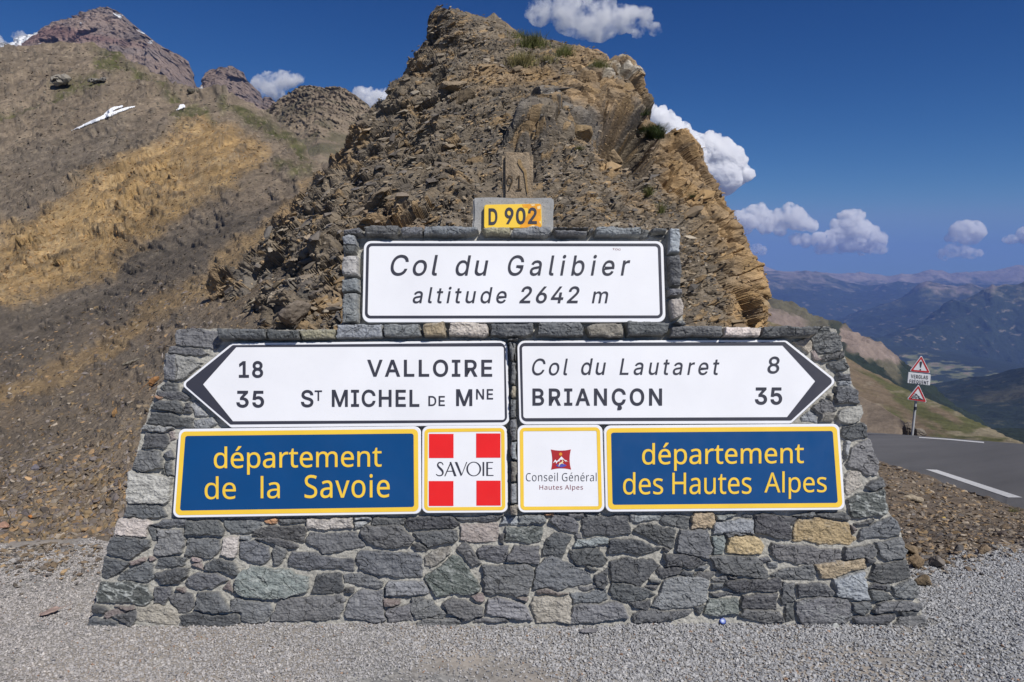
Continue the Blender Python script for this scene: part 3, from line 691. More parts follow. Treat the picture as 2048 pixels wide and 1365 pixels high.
# shale chips lying all over the outcrop
chips = [hull(11, 1.0, 0.62, 0.2, 300 + k) for k in range(6)] + [hull(12, 1.0, 0.7, 0.34, 310 + k) for k in range(5)] + [hull(10, 1.0, 0.36, 0.16, 320 + k) for k in range(3)]
def chip_set(P, FN, PX, PY, n, smin, smax, weight, pal, ochre=None, power=2.2):
    p = weight.ravel() / weight.sum(); k = rng.choice(P.size // 3, n, p=p)
    Q = P.reshape(-1, 3)[k].copy(); Nn = 0.35 * FN.reshape(-1, 3)[k] + rng.normal(0, 0.22, (n, 3)) + np.array([-0.3, -0.22, 0.9])
    Q += rng.normal(0, 0.02, (n, 3))
    sz = smin + (smax - smin) * rng.random(n) ** power
    col = pick(pal, n, 0.22)
    if ochre is not None:
        o = ochre.ravel()[k][:, None]; col = col * (1 - 0.75 * o) + pick([(0.36, 0.23, 0.10), (0.3, 0.19, 0.09), (0.4, 0.28, 0.15)], n, 0.2) * 0.75 * o
    return Q, Nn, sz, col
PAL_SHALE = [(0.19, 0.158, 0.122), (0.15, 0.13, 0.11), (0.22, 0.185, 0.14), (0.17, 0.15, 0.13), (0.25, 0.2, 0.14), (0.31, 0.22, 0.125), (0.30, 0.26, 0.2), (0.12, 0.11, 0.10)]
fm = ((front > 0)[None] & (PY < 690)).astype(float) * (P[..., 1] ** 2 / 60) * np.gradient(PX, axis=1) * np.abs(np.gradient(PY, axis=0))
fm = np.clip(fm, 0, None)
A = chip_set(P, FN, PX, PY, 30000, 0.009, 0.042, fm * (1 - 0.8 * shelf) * (1 - 0.8 * hollow) * (1 - 0.75 * wing), PAL_SHALE, np.clip(ochre_o, 0, 1))
B = chip_set(P, FN, PX, PY, 1300, 0.04, 0.13, fm * (0.2 + left) * (1 - shelf) * (1 - hollow), PAL_SHALE, np.clip(ochre_o, 0, 1))
B2 = chip_set(P, FN, PX, PY, 70, 0.10, 0.24, fm * (0.5 + left) * (1 - hollow), PAL_SHALE, np.clip(ochre_o, 0, 1))
AB = [np.concatenate([a, b, c_]) for a, b, c_ in zip(A, B, B2)]
V, F, C = scatter(*AB, chips, ang=math.pi / 2 + rng.normal(0, 0.55, len(AB[0])), sink=-0.03)
struct(obj('shale_chips', mesh('shale_chips', V, F, C, False, [M_chip])), 'stuff')

# ------------------------------------------------------------------ scree on the left slope and the right bank
def sheet_samples(bvh, x0, x1, y0, y1, n, keep, dmax):
    out, nn, pp = [], [], []
    X = rng.uniform(x0, x1, n); Y = rng.uniform(y0, y1, n); m = keep(X, Y)
    for x, y in zip(X[m], Y[m]):
        h, no = hit(bvh, x, y)
        if h is None or h[1] > dmax: continue
        out.append(h[:]); nn.append(no[:] if no[2] > 0 else (-no)[:]); pp.append((x, y))
    return np.array(out), np.array(nn), np.array(pp)
def in_wall(X, Y): return (X > 380) & (X < 1670) & (Y > 690)
PAL_L = [(0.165, 0.128, 0.095), (0.2, 0.155, 0.105), (0.135, 0.115, 0.10), (0.24, 0.175, 0.10), (0.15, 0.13, 0.125), (0.30, 0.2, 0.11), (0.27, 0.23, 0.185), (0.19, 0.165, 0.15)]
Q, Nn, pp = sheet_samples(hill_bvh, -260, 660, 560, 1150, 42000, lambda X, Y: ~in_wall(X, Y) & (Y > 560 + 0.0 * X), 14)
n = len(Q); lump = fbm(np.stack([pp[:, 0] / 90, pp[:, 1] / 60, pp[:, 0] * 0], -1), 3, 330)
strip = sstep(pp[:, 1] + 0.15 * pp[:, 0] + 50 * lump, 900, 1010)
near = rng.random(n) < 0.45 + 0.55 * strip
sz = (0.006 + 0.034 * rng.random(n) ** 3.2) * (Q[:, 1] / 6.0) ** 0.6 * (1 + 0.35 * strip)
V, F, C = scatter(Q[near], (Nn + rng.normal(0, 0.3, (n, 3)))[near], sz[near], pick(PAL_L, n, 0.2)[near], chips, sink=0.02)
Q2, N2, pp2 = sheet_samples(bank_bvh, 1690, 2300, 915, 1180, 20000, lambda X, Y: ~in_wall(X, Y) & (Y > 921 + (X - 1760) * 0.345), 16)
PAL_R = [(0.17, 0.13, 0.095), (0.22, 0.165, 0.11), (0.14, 0.12, 0.1), (0.28, 0.2, 0.115), (0.2, 0.17, 0.14), (0.3, 0.255, 0.2), (0.12, 0.11, 0.105)]
n2 = len(Q2); sz2 = (0.008 + 0.04 * rng.random(n2) ** 3.2) * (Q2[:, 1] / 6.0) ** 0.6
V2, F2, C2 = scatter(Q2, N2 + rng.normal(0, 0.3, (n2, 3)), sz2, pick(PAL_R, n2, 0.2), chips, sink=0.02)
def spill(n_, x0, x1, yb, wd):                  # stones that rolled out onto the gravel
    X = rng.uniform(x0, x1, n_); Y = np.interp(X, *yb) + wd * np.abs(rng.normal(0, 1, n_)) - 12; k = ~((X > 200) & (X < 1825)); X, Y = X[k], Y[k]
    Pq = gp(X, Y, 0.006); m_ = len(X)
    return Pq, np.tile([[0, 0, 1.0]], (m_, 1)) + rng.normal(0, 0.25, (m_, 3)), 0.008 + 0.022 * rng.random(m_) ** 2.2
sp1 = spill(1100, -60, 330, ([-60, 0, 260, 330], [1112, 1106, 1094, 1088]), 30); sp2 = spill(420, 1800, 2120, ([1800, 1830, 2048, 2120], [1136, 1132, 1086, 1070]), 20)
V3, F3, C3 = scatter(*[np.concatenate([a, b]) for a, b in zip(sp1, sp2)], pick(PAL_R + [(0.25, 0.24, 0.23), (0.3, 0.29, 0.28)], len(sp1[0]) + len(sp2[0]), 0.2), chips, sink=0.1)
F2 = np.concatenate([F2, F3 + len(V2)]); V2 = np.concatenate([V2, V3]); C2 = np.concatenate([C2, C3])
struct(obj('scree', mesh('scree', np.concatenate([V, V2]), np.concatenate([F, F2 + len(V)]), np.concatenate([C, C2]), False, [M_chip])), 'stuff')
# small rocks scattered on the hillside far off
Q3, N3, pp3 = sheet_samples(hill_bvh, -40, 680, 95, 640, 24000, lambda X, Y: Y > np.interp(X, [0, 190, 400, 450, 640], [100, 92, 190, 188, 338]), 140)
n3 = len(Q3); oc = sstep(sdf(pp3[:, 0], pp3[:, 1], [(0, 500), (180, 350), (430, 232), (530, 310), (370, 395), (210, 530), (0, 600)]), -8, 8)[:, None]
c3 = pick([(0.17, 0.135, 0.1), (0.13, 0.115, 0.09), (0.22, 0.18, 0.14)], n3, 0.2) * (1 - oc) + pick([(0.34, 0.215, 0.1), (0.28, 0.17, 0.075), (0.4, 0.27, 0.14)], n3, 0.2) * oc
sz3 = Q3[:, 1] * (0.0006 + 0.0030 * rng.random(n3) ** 4.5)
V, F, C = scatter(Q3, N3 + rng.normal(0, 0.3, (n3, 3)), sz3, c3, chips, sink=0.1)
struct(obj('hillside_rubble', mesh('hillside_rubble', V, F, C, False, [M_hill])), 'stuff')

# ------------------------------------------------------------------ gravel
peb = [hull(12, 1, 0.8, 0.62, 400 + k) for k in range(8)] + [hull(11, 1, 0.65, 0.5, 420 + k) for k in range(6)]
n = 250000
Yg = np.sqrt(rng.uniform(2.55 ** 2, 4.75 ** 2, n)); Xg = rng.uniform(-1.08, 1.08, n) * Yg
gx, gy = proj(np.stack([Xg, Yg, 0 * Xg], -1))
lim = np.interp(gx, [-200, 0, 260, 400, 1700, 1830, 2048, 2300], [1100, 1096, 1086, 1080, 1120, 1132, 1086, 1044]) + 22 * fbm(np.stack([gx / 40, gy / 25, gx * 0], -1), 3, 401)
sandm = fbm(np.stack([Xg * 1.2, Yg * 1.6, Xg * 0], -1), 4, 402) + 0.8 * np.exp(-((gx - 880) / 330) ** 2 - ((gy - 1345) / 60) ** 2) + 0.3 * np.exp(-((gx - 100) / 300) ** 2 - ((gy - 1365) / 60) ** 2)
keep = (gy > lim) & ~((np.abs(Xg) < 1.93) & (Yg > 3.45)) & (rng.random(n) > sstep(sandm, 0.22, 0.6) * 0.8)
Xg, Yg, gx, sandm = Xg[keep], Yg[keep], gx[keep], sandm[keep]; n = len(Xg)
szg = (0.0052 + 0.0058 * rng.random(n) ** 1.8) * np.interp(gx, [0, 700, 1300, 2048], [0.86, 0.82, 1.05, 1.12])
ng = rng.normal(0, 0.55, (n, 3)) + np.array([0, 0, 1.0])
warm = np.interp(gx, [0, 500, 1100, 2048], [0.8, 0.55, 0.25, 0.0])[:, None]
cg = pick([(0.31, 0.318, 0.33), (0.365, 0.37, 0.378), (0.41, 0.413, 0.416), (0.27, 0.277, 0.29), (0.34, 0.347, 0.358)], n, 0.10) * (1 + warm * np.array([[0.12, 0.02, -0.06]]))
odd = rng.random(n) < 0.03; cg[odd] = pick([(0.5, 0.48, 0.45), (0.3, 0.2, 0.14), (0.12, 0.12, 0.13)], int(odd.sum()), 0.1)
zg = 0.006 * fbm(np.stack([Xg, Yg, 0 * Xg], -1) * 9, 3, 3) + 0.018 * fbm(np.stack([Xg, Yg, 0 * Xg], -1) * 1.3, 3, 5)
V, F, C = scatter(np.stack([Xg, Yg, zg + 0.002], -1), ng, szg, cg, peb, sink=0.15)
M_peb = attr_rock('gravel_stone', 40, 250, 0.85, 1.15, ((400, 0.3, 0.001),))
struct(obj('gravel', mesh('gravel', V, F, C, False, [M_peb])), 'stuff')
# ================================================================== THE STONE WALL
SC = {'A': (160, 1020, 5.12), 'B': (540, 1020, 5.12), 'C': (900, 1020, 5.12), 'D': (1220, 1020, 5.12), 'E': (1540, 1020, 5.461),
      'F': (220, 640, 3.25), 'G': (1540, 640, 3.25), 'H': (660, 440, 5.12), 'I': (1020, 440, 5.12), 'J': (1000, 660, 3.5), 'P': (0, 0, 1)}
STONES = """
A w 410,85 700,85 745,140 700,200 690,262 560,262 360,250
A d 340,265 600,280 720,300 730,380 620,440 540,490 360,465 290,420 300,360
A d 740,150 880,100 1110,95 1110,150 1040,165 820,165
A d 725,180 825,190 770,310 740,300
A m 830,200 1060,195 1085,290 1040,430 900,470 770,460 800,330
A d 1110,115 1430,110 1475,190 1465,250 1090,250
A d 1490,100 1830,95 1875,160 1830,225 1540,245 1485,170
P d 506,1072 520,1061 540,1052 611,1053 610,1083 595,1082 540,1076
P d 512,1077 540,1077 585,1084 599,1090 597,1097 587,1098 545,1088
A b 1480,275 1640,275 1620,400 1590,485 1450,470
A d 1110,300 1430,300 1440,400 1380,490 1200,475 1070,475
A d 1650,330 1800,320 1930,390 1945,480 1880,550 1720,530 1640,490
A g 1650,270 1760,275 1740,315 1650,305
A d 280,495 530,520 520,560 300,705 235,690 260,600
A p 540,520 680,495 680,520 545,570
A d 410,660 720,525 760,560 790,690 720,735 410,720
A d 785,490 1080,490 1070,575 860,595 785,580
A d 1290,560 1400,505 1590,530 1620,655 1560,660 1290,600
A d 805,640 1000,600 1115,605 1110,680 1040,745 860,750 805,700
A d 1110,720 1210,635 1400,650 1510,715 1350,800 1220,805 1110,770
A p 1130,495 1255,515 1230,545 1150,540
A p 1130,570 1240,545 1265,595 1180,590
A p 710,470 750,470 755,495 720,505
P n 474,1153 482,1141 500,1133 540,1136 589,1145 616,1153 614,1182 575,1192 540,1197 521,1194 484,1190 472,1182
A v 160,910 190,850 220,750 480,740 700,770 750,870 740,930 640,970 380,940 200,945
A d 790,800 940,775 950,870 880,960 760,965
A d 150,960 270,1000 310,1030 260,1060 130,1050
A p 370,975 560,985 580,1000 490,1015
A p 260,1080 350,1010 490,1020 380,1090 300,1110
A d 370,1095 530,1020 590,1010 585,1110 530,1190 470,1170
A k 600,985 940,980 1010,1060 990,1165 740,1160 590,1140
A m 940,870 1050,830 1165,850 1180,1000 1100,1055 1000,1030
A d 1230,835 1450,830 1540,1030 1400,1045 1185,1030
A p 985,800 1080,780 1070,835 1000,825
A p 1480,800 1530,720 1580,845
A m 1545,920 1640,905 1955,950 1955,1090 1900,1150 1750,1165 1660,1130 1650,1050 1540,1030
A d 1020,1075 1180,1060 1350,1080 1600,1060 1640,1150 1500,1190 1020,1185
A d 60,1225 100,1095 300,1110 410,1170 380,1225
A o 1890,110 2000,85 2050,100 2000,140 1920,140
B d 105,95 400,85 390,120 120,140
B w 370,190 400,95 850,85 850,180 620,180 480,200
B d 370,300 400,240 880,225 975,370 950,385 540,435 420,350
B g 870,85 1030,85 1030,105 900,110
B g 870,140 1030,115 960,180 870,200
B d 1060,85 1390,80 1380,150 1040,155
B d 1390,110 1430,85 1880,65 1945,140 1870,180 1440,195
B d 950,210 1000,170 1350,165 1465,290 1440,360 1160,375 1000,310 945,270
B d 1470,235 1600,215 1900,200 1915,270 1880,320 1620,380 1540,310
B d 1470,350 1520,330 1610,400 1590,415 1510,400
B d 230,430 400,440 880,500 860,620 740,605 540,600 190,580
B d 890,480 940,430 1200,410 1500,450 1560,510 1560,690 1380,680 1100,665 930,610 920,560
B d 30,440 60,365 170,400 160,500 100,570 40,550
B d 490,650 740,655 765,820 700,850 420,845
B d 760,660 900,650 1080,690 1165,730 1150,785 1060,795 900,760 780,740
B m 1180,780 1240,725 1570,730 1625,850 1430,870 1190,865
B p 1170,900 1340,905 1330,955 1250,990 1175,985
B m 20,1060 110,900 740,870 790,920 710,1110 500,1135 30,1130
B m 780,1040 830,920 900,830 1160,810 1160,1000 1190,1130 930,1135 785,1110
B m 1200,1050 1290,990 1450,960 1440,1130 1220,1150
B m 1460,905 1670,900 1720,1000 1800,1060 1760,1100 1480,1105 1445,1030
B m 1500,1150 1560,1120 1900,1115 1950,1150 1900,1190 1500,1190
B d 780,790 860,790 860,835 775,835
P m 888,1207 907,1195 931,1202 968,1215 964,1232 929,1238 896,1228
P n 849,1157 907,1109 921,1116 964,1174 960,1182 929,1189 909,1186 876,1192 860,1176
B k 1580,490 1640,430 1840,375 1840,450 1650,590 1600,570
C d 70,70 530,60 500,100 370,120 90,90
C w 110,150 500,130 490,260 460,315 230,330 110,290
C d 80,390 150,315 330,540 215,570
C g 545,70 690,60 685,145 530,140
C g 700,60 950,55 960,130 800,145 700,130
C n 570,180 860,170 950,190 940,310 800,335 555,315
C d 1000,120 1060,60 1250,70 1310,160 1300,235 1120,215
C d 1340,110 1380,80 1830,50 1840,235 1600,260 1400,255
C d 950,400 1060,235 1240,270 1150,510 1050,455 945,460
C d 300,420 350,370 590,365 590,520 440,515 310,480
C d 600,470 660,365 905,365 900,540 595,510
C g 1280,360 1310,290 1600,290 1610,345 1450,375
C d 1240,400 1540,395 1605,510 1580,565 1290,560 1245,490
P d 1217,1080 1240,1076 1271,1078 1320,1096 1279,1110 1247,1105 1220,1108
C m 340,560 800,545 870,600 830,800 800,875 660,890 530,850 380,860 350,700
C d 860,740 900,560 960,490 1040,465 1440,660 1460,740 1120,810 870,800
C d 1490,650 1620,600 1630,740 1580,810 1490,800
P d 1220,1124 1240,1116 1304,1118 1320,1129 1281,1171 1226,1160
C d 1240,860 1600,820 1610,920 1450,950 1250,945
C k 820,960 840,895 1220,890 1245,1150 870,1150
C m 375,1060 390,910 480,890 780,980 820,1130 640,1125
C p 890,830 1000,830 1210,865 890,865
C p 225,880 350,850 340,935 280,930
C m 1250,1150 1260,980 1780,940 1830,1090 1400,1150
C m 1310,790 1480,770 1480,805 1340,815
C p 680,905 790,900 780,935
C d 1390,590 1500,600 1440,615
C d 500,250 540,250 535,345 500,320
C d 1280,245 1350,230 1370,270 1300,275
C o 960,40 1060,38 1050,60 980,62
C d 1200,45 1360,40 1360,75 1220,78
C d 1380,45 1540,45 1500,68 1400,72
C m 250,1120 560,1120 600,1150 240,1150
D g 250,55 520,45 515,110 240,110
D g 210,55 240,55 230,105 215,105
D d 520,110 550,50 810,80 800,195 700,190 560,150
D t 830,80 870,35 1040,30 1065,110 1040,185 830,190
D n 1075,55 1290,35 1170,85 1080,85
D d 1350,50 1430,45 1430,75 1350,75
D g 1070,110 1450,100 1475,240 1300,235 1140,240 1060,240
D d 1180,250 1300,240 1380,255 1200,270
D d 1460,50 1740,60 1860,200 1840,295 1700,280 1490,230 1470,130
D d 1760,65 1880,75 1890,150 1800,155
D d 240,200 300,145 430,150 660,210 650,350 620,400 540,350 380,270
D m 670,430 710,210 1000,205 1045,400 1000,495 880,475
D n 1050,270 1160,260 1170,350 1150,455 1060,455
D T 1190,430 1200,280 1480,270 1560,370 1540,450 1400,460 1230,450
D d 540,450 680,450 860,480 990,545 860,580 570,560
D d 1010,480 1040,475 1500,480 1640,660 1600,695 1120,640
D d 470,630 520,575 740,590 700,660 540,685
D m 720,650 760,610 860,630 840,680
D m 850,680 900,630 1080,640 1000,710 910,705
D m 410,990 510,840 560,700 800,680 1000,720 980,930 860,985 720,1005 560,1005
D d 1030,710 1180,670 1215,725 1060,730
D d 1170,760 1220,725 1720,690 1750,790 1700,830 1450,830 1240,820
D d 1030,760 1150,745 1150,800 1030,805
D d 1020,850 1340,850 1150,870 1100,895 1040,890
D d 1360,870 1700,860 1705,1000 1340,1000
D n 960,1050 1000,920 1310,900 1315,1060 1180,1065 1090,1080
D m 1330,1080 1360,1015 1740,1020 1780,1150 1560,1150 1380,1110
D d 10,830 40,745 340,790 450,870 330,910 140,925 20,900
D d 210,930 400,925 400,985 360,1020 250,1000
D m 230,1080 330,1030 840,1030 780,1090 500,1150 240,1150
D d 1740,900 1760,745 1890,740 1890,930 1810,940 1760,970
D d 1800,950 1870,950 1870,1140 1790,1140
D m 870,990 960,970 920,1070 880,1050
D m 360,790 480,770 470,825
D m 390,720 520,710 510,750 400,740
D m 900,575 1000,570 960,595 880,590
D m 1520,490 1600,480 1640,515 1560,540
D m 1610,540 1690,530 1700,570 1630,580
D d 1220,675 1310,685 1300,700 1230,695
D d 530,380 600,410 590,425 540,415
E T 250,180 290,110 480,100 850,140 860,240 920,310 840,385 620,370 240,330
E d 240,60 480,30 490,65 300,75
E d 500,55 640,20 810,30 870,100 530,85
E d 940,320 1010,200 1330,65 1420,230 1380,280 1180,290 1000,325
E g 1160,350 1400,295 1480,440 1470,540 1280,550 1210,500
E d 790,480 810,420 1130,375 1165,490 1120,515 800,535
E m 0,490 0,370 70,365 300,380 760,440 770,520 720,580 440,595 260,570 60,520
E d 10,700 100,640 450,600 500,680 490,765 280,750 120,760
E t 480,610 700,560 1020,540 1035,640 800,700 700,740 560,745
E d 1080,690 1140,590 1490,565 1550,730 1400,775 1150,795 1040,770
E d 1040,525 1140,530 1140,570 1045,580
E g 700,900 700,750 1000,680 1080,970 970,980 860,950 720,940
E d 300,810 600,790 690,900 660,935 320,955
E d 1050,860 1120,810 1245,820 1240,870
E d 1260,810 1310,810 1310,880 1255,880
E g 1320,830 1540,760 1600,820 1600,950 1440,960 1350,920
E d 1100,890 1230,890 1345,960 1250,1005 1100,980
E s 280,1000 420,980 640,950 830,970 880,1060 860,1190 700,1250 320,1220 270,1130
E d 880,1010 1060,990 1100,1060 1030,1140 890,1105
E d 1110,1080 1180,1030 1430,980 1640,1010 1640,1060 1590,1095 1130,1120
E d 890,1180 950,1150 1360,1145 1290,1250 940,1235
E d 1300,1300 1430,1160 1660,1150 1710,1250 1700,1350 1480,1330
E m 1020,1270 1300,1260 1290,1330 1040,1310
E d 1420,1120 1600,1110 1600,1145 1440,1155
E p 860,150 960,210 920,250 880,210
E d 920,150 1130,105 1100,140 950,165
F d 430,70 540,55 710,80 715,150 690,190 430,160
F d 400,175 600,195 640,230 560,235 395,210
F m 370,225 440,225 430,395 350,385
F b 446,225 560,250 600,280 500,370 440,390
F m 330,440 370,400 450,420 455,460 360,460
F d 305,465 480,465 525,520 490,530 310,490
F o 295,500 340,505 330,520
F d 280,570 320,525 440,525 485,570 470,605
F d 500,550 530,545 530,600 480,600
F d 250,675 275,600 400,610 545,650 530,690 360,690
F g 535,560 560,540 640,610 650,630 560,630
F g 550,660 680,645 705,680 620,700 545,690
F g 225,720 240,690 430,705 370,735
F d 215,790 240,740 380,745 395,800 350,840 220,830
F p 400,735 425,730 425,770 400,790
F d 160,930 200,850 330,860 340,950 240,980 170,970
F d 355,870 410,840 425,905 380,900
F d 355,930 400,920 415,1000 375,1000
F d 330,985 350,960 360,990
F b 110,1170 140,990 400,1015 390,1160 360,1195 130,1185
F d 105,1270 120,1195 350,1210 385,1270 250,1285
P d+ 442,661 540,662 541,680 520,681 445,681
P d+ 541,663 608,664 605,682 545,682
P y+ 606,664 677,662 676,679 610,681
H g+ 100,1085 555,1090 555,1220 90,1220
H g+ 570,1090 930,1080 950,1215 570,1220
H t+ 960,1080 1180,1060 1200,1210 970,1215
H w+ 1230,1080 1380,1055 1610,1085 1630,1190 1580,1210 1220,1205
P d+ 982,651 1066,650 1067,672 1050,677 980,676
I d+ 290,1070 700,1065 755,1120 740,1210 280,1210
I k+ 770,1120 880,1075 1130,1080 1140,1210 800,1215
I d+ 1165,1070 1200,1050 1620,1080 1600,1170 1540,1200 1170,1200
P d+ 1338,661 1368,655 1438,656 1438,676 1335,677
P w+ 1442,659 1513,658 1514,677 1440,677
P d+ 1516,657 1640,656 1622,677 1516,677
H d+ 165,140 340,110 360,180 165,195
H d+ 370,105 730,100 700,185 390,185
H d+ 735,120 780,105 965,105 965,190 740,185
H g+ 975,110 1500,105 1530,150 1400,185 980,195
H y+ 1540,115 1840,105 1850,180 1600,180
I m+ 10,180 30,110 410,100 415,160 380,190 20,190
I d+ 440,110 780,100 790,120 440,132
I d+ 440,142 790,142 780,185 470,190
I d+ 800,110 860,110 840,150 800,155
I g+ 870,120 900,105 1330,105 1335,180 1050,190 870,185
I d 1340,110 1400,110 1400,190 1345,190
I d+ 1425,110 1580,110 1580,150 1430,155
I d 1480,170 1570,165 1570,195 1480,190
I g+ 1605,115 1710,120 1730,200 1725,370 1600,370
I d+ 1605,400 1720,400 1730,600 1715,700 1620,690
I d+ 1605,730 1740,730 1745,790 1605,800
I w+ 1620,830 1740,820 1765,920 1740,1000 1640,1040
I m+ 1660,1070 1740,1045 1780,1090 1740,1110
H g+ 155,220 220,190 290,200 300,280 160,285
H d+ 160,295 300,290 290,350 250,385 165,375
H b+ 150,410 220,395 310,400 315,600 240,610 145,595
H g+ 147,640 310,625 315,765 150,770
H g+ 140,880 155,785 310,780 300,1060 145,1070
G d 270,130 280,90 430,85 475,190 460,205 310,220 275,180
G d 285,60 370,55 385,85 280,90
G k 155,150 260,115 265,200 235,220
G d 320,240 430,215 480,215 490,245 400,265 330,265
G d 370,290 490,265 510,310 440,335 390,325
G d 435,350 510,345 520,385 440,390
G g 440,400 520,395 520,415 440,425
G d 410,500 425,440 520,425 570,490 575,540 430,545
G m 275,580 330,520 380,515 435,580 380,605 300,600
G k 365,490 400,480 395,515
G g 200,640 260,600 300,620 300,665 210,665
G k 315,650 330,610 420,600 405,660
G b 430,630 450,590 590,550 600,610 580,665 520,680 450,660
G d 470,730 480,700 610,675 630,700 625,765 510,785 470,770
G m 500,940 530,830 640,780 710,960 700,1005 650,1020 540,970
G k 490,1000 520,980 580,1000 600,1080 510,1130 490,1120
G d 620,1080 650,1050 725,1030 735,1090 650,1105
G v 510,1160 550,1140 735,1105 770,1240 740,1265 560,1290 525,1270
G g 480,790 520,800 490,920
G p 265,215 290,205 320,250 290,265
J m+ 75,235 110,240 110,390 80,380
J y+ 80,400 115,395 112,480 80,485
J d+ 78,490 115,495 112,615 80,620
J d+ 75,630 112,630 112,770 75,775
J g+ 75,780 115,780 115,905 82,905
J k+ 80,915 115,920 112,1060 78,1060
J g+ 72,1070 115,1075 112,1210 75,1215
J k+ 72,1225 122,1220 122,1290 75,1290
J d+ 65,95 85,95 100,150 90,240 70,220
J m+ 90,100 112,105 108,225 98,220
J d+ 55,70 125,68 120,82 60,84
"""
CLR = {'d': (0.098, 0.103, 0.109), 'm': (0.147, 0.152, 0.157), 'g': (0.215, 0.232, 0.242), 'n': (0.135, 0.155, 0.148), 'w': (0.40, 0.365, 0.33), 'b': (0.30, 0.29, 0.275), 'k': (0.265, 0.245, 0.21),
       't': (0.29, 0.24, 0.165), 'T': (0.33, 0.255, 0.15), 'y': (0.37, 0.34, 0.24), 'p': (0.21, 0.175, 0.165), 'o': (0.35, 0.2, 0.11), 'v': (0.10, 0.112, 0.108), 's': (0.10, 0.10, 0.108)}
OUTL = np.array([(160, 1300), (174, 1257), (187, 1225), (194, 1190), (206, 1130), (220, 1085), (233, 1040), (250, 1030), (252, 1005), (260, 945), (268, 925), (275, 890), (284, 860), (291, 845), (298, 815), (310, 785), (313, 770), (325, 760), (327, 720), (338, 700), (350, 690), (350, 672), (357, 658), (440, 656), (540, 659), (677, 659), (677, 650), (686, 640), (686, 600), (688, 560), (686, 520), (688, 480), (690, 466), (730, 461), (800, 459), (1000, 459), (1200, 460), (1340, 460), (1356, 462), (1359, 500), (1359, 560), (1363, 600), (1366, 640), (1371, 653), (1455, 654), (1620, 655), (1650, 653), (1674, 659), (1688, 698), (1693, 715), (1699, 735), (1702, 760), (1717, 790), (1719, 806), (1726, 830), (1722, 845), (1735, 850), (1735, 875), (1740, 880), (1760, 935), (1759, 950), (1767, 960), (1770, 980), (1779, 1020), (1786, 1033), (1802, 1065), (1813, 1100), (1814, 1120), (1817, 1124), (1826, 1155), (1835, 1172), (1836, 1195), (1843, 1205), (1844, 1225), (1855, 1250), (1856, 1300)], float)
step = 1.45
gx = np.arange(152, 1868, step); gy = np.arange(450, 1298, step)[::-1]
GX, GY = np.meshgrid(gx, gy); shp = GX.shape
n3 = np.stack([GX / 26, GY / 20, 0 * GX], -1)
WX = GX + 5.0 * fbm(n3, 2, 501) + 2.4 * fbm(n3 * 3.4, 3, 502); WY = GY + 4.2 * fbm(n3, 2, 503) + 2.2 * fbm(n3 * 3.4, 3, 504)
mort = -0.003 + 0.0045 * fbm(n3 * 4, 4, 505) + 0.004 * fbm(n3 * 0.5, 3, 506)
H = mort.copy(); colr = np.zeros(shp + (3,)) + np.array([0.36, 0.35, 0.315]); colr *= (1 + 0.16 * fbm(n3 * 0.6, 4, 507) + 0.1 * fbm(n3 * 7, 2, 508))[..., None]
best = np.full(shp, -99.0); isst = np.zeros(shp)
r5 = random.Random(5)
lay = fbm(np.stack([GX / 55, GY / 4.5, 0 * GX], -1), 4, 509)
gr = fbm(n3 * 1.6, 5, 510); gr2 = fbm(n3 * 6.5, 4, 512)
SLIST = []
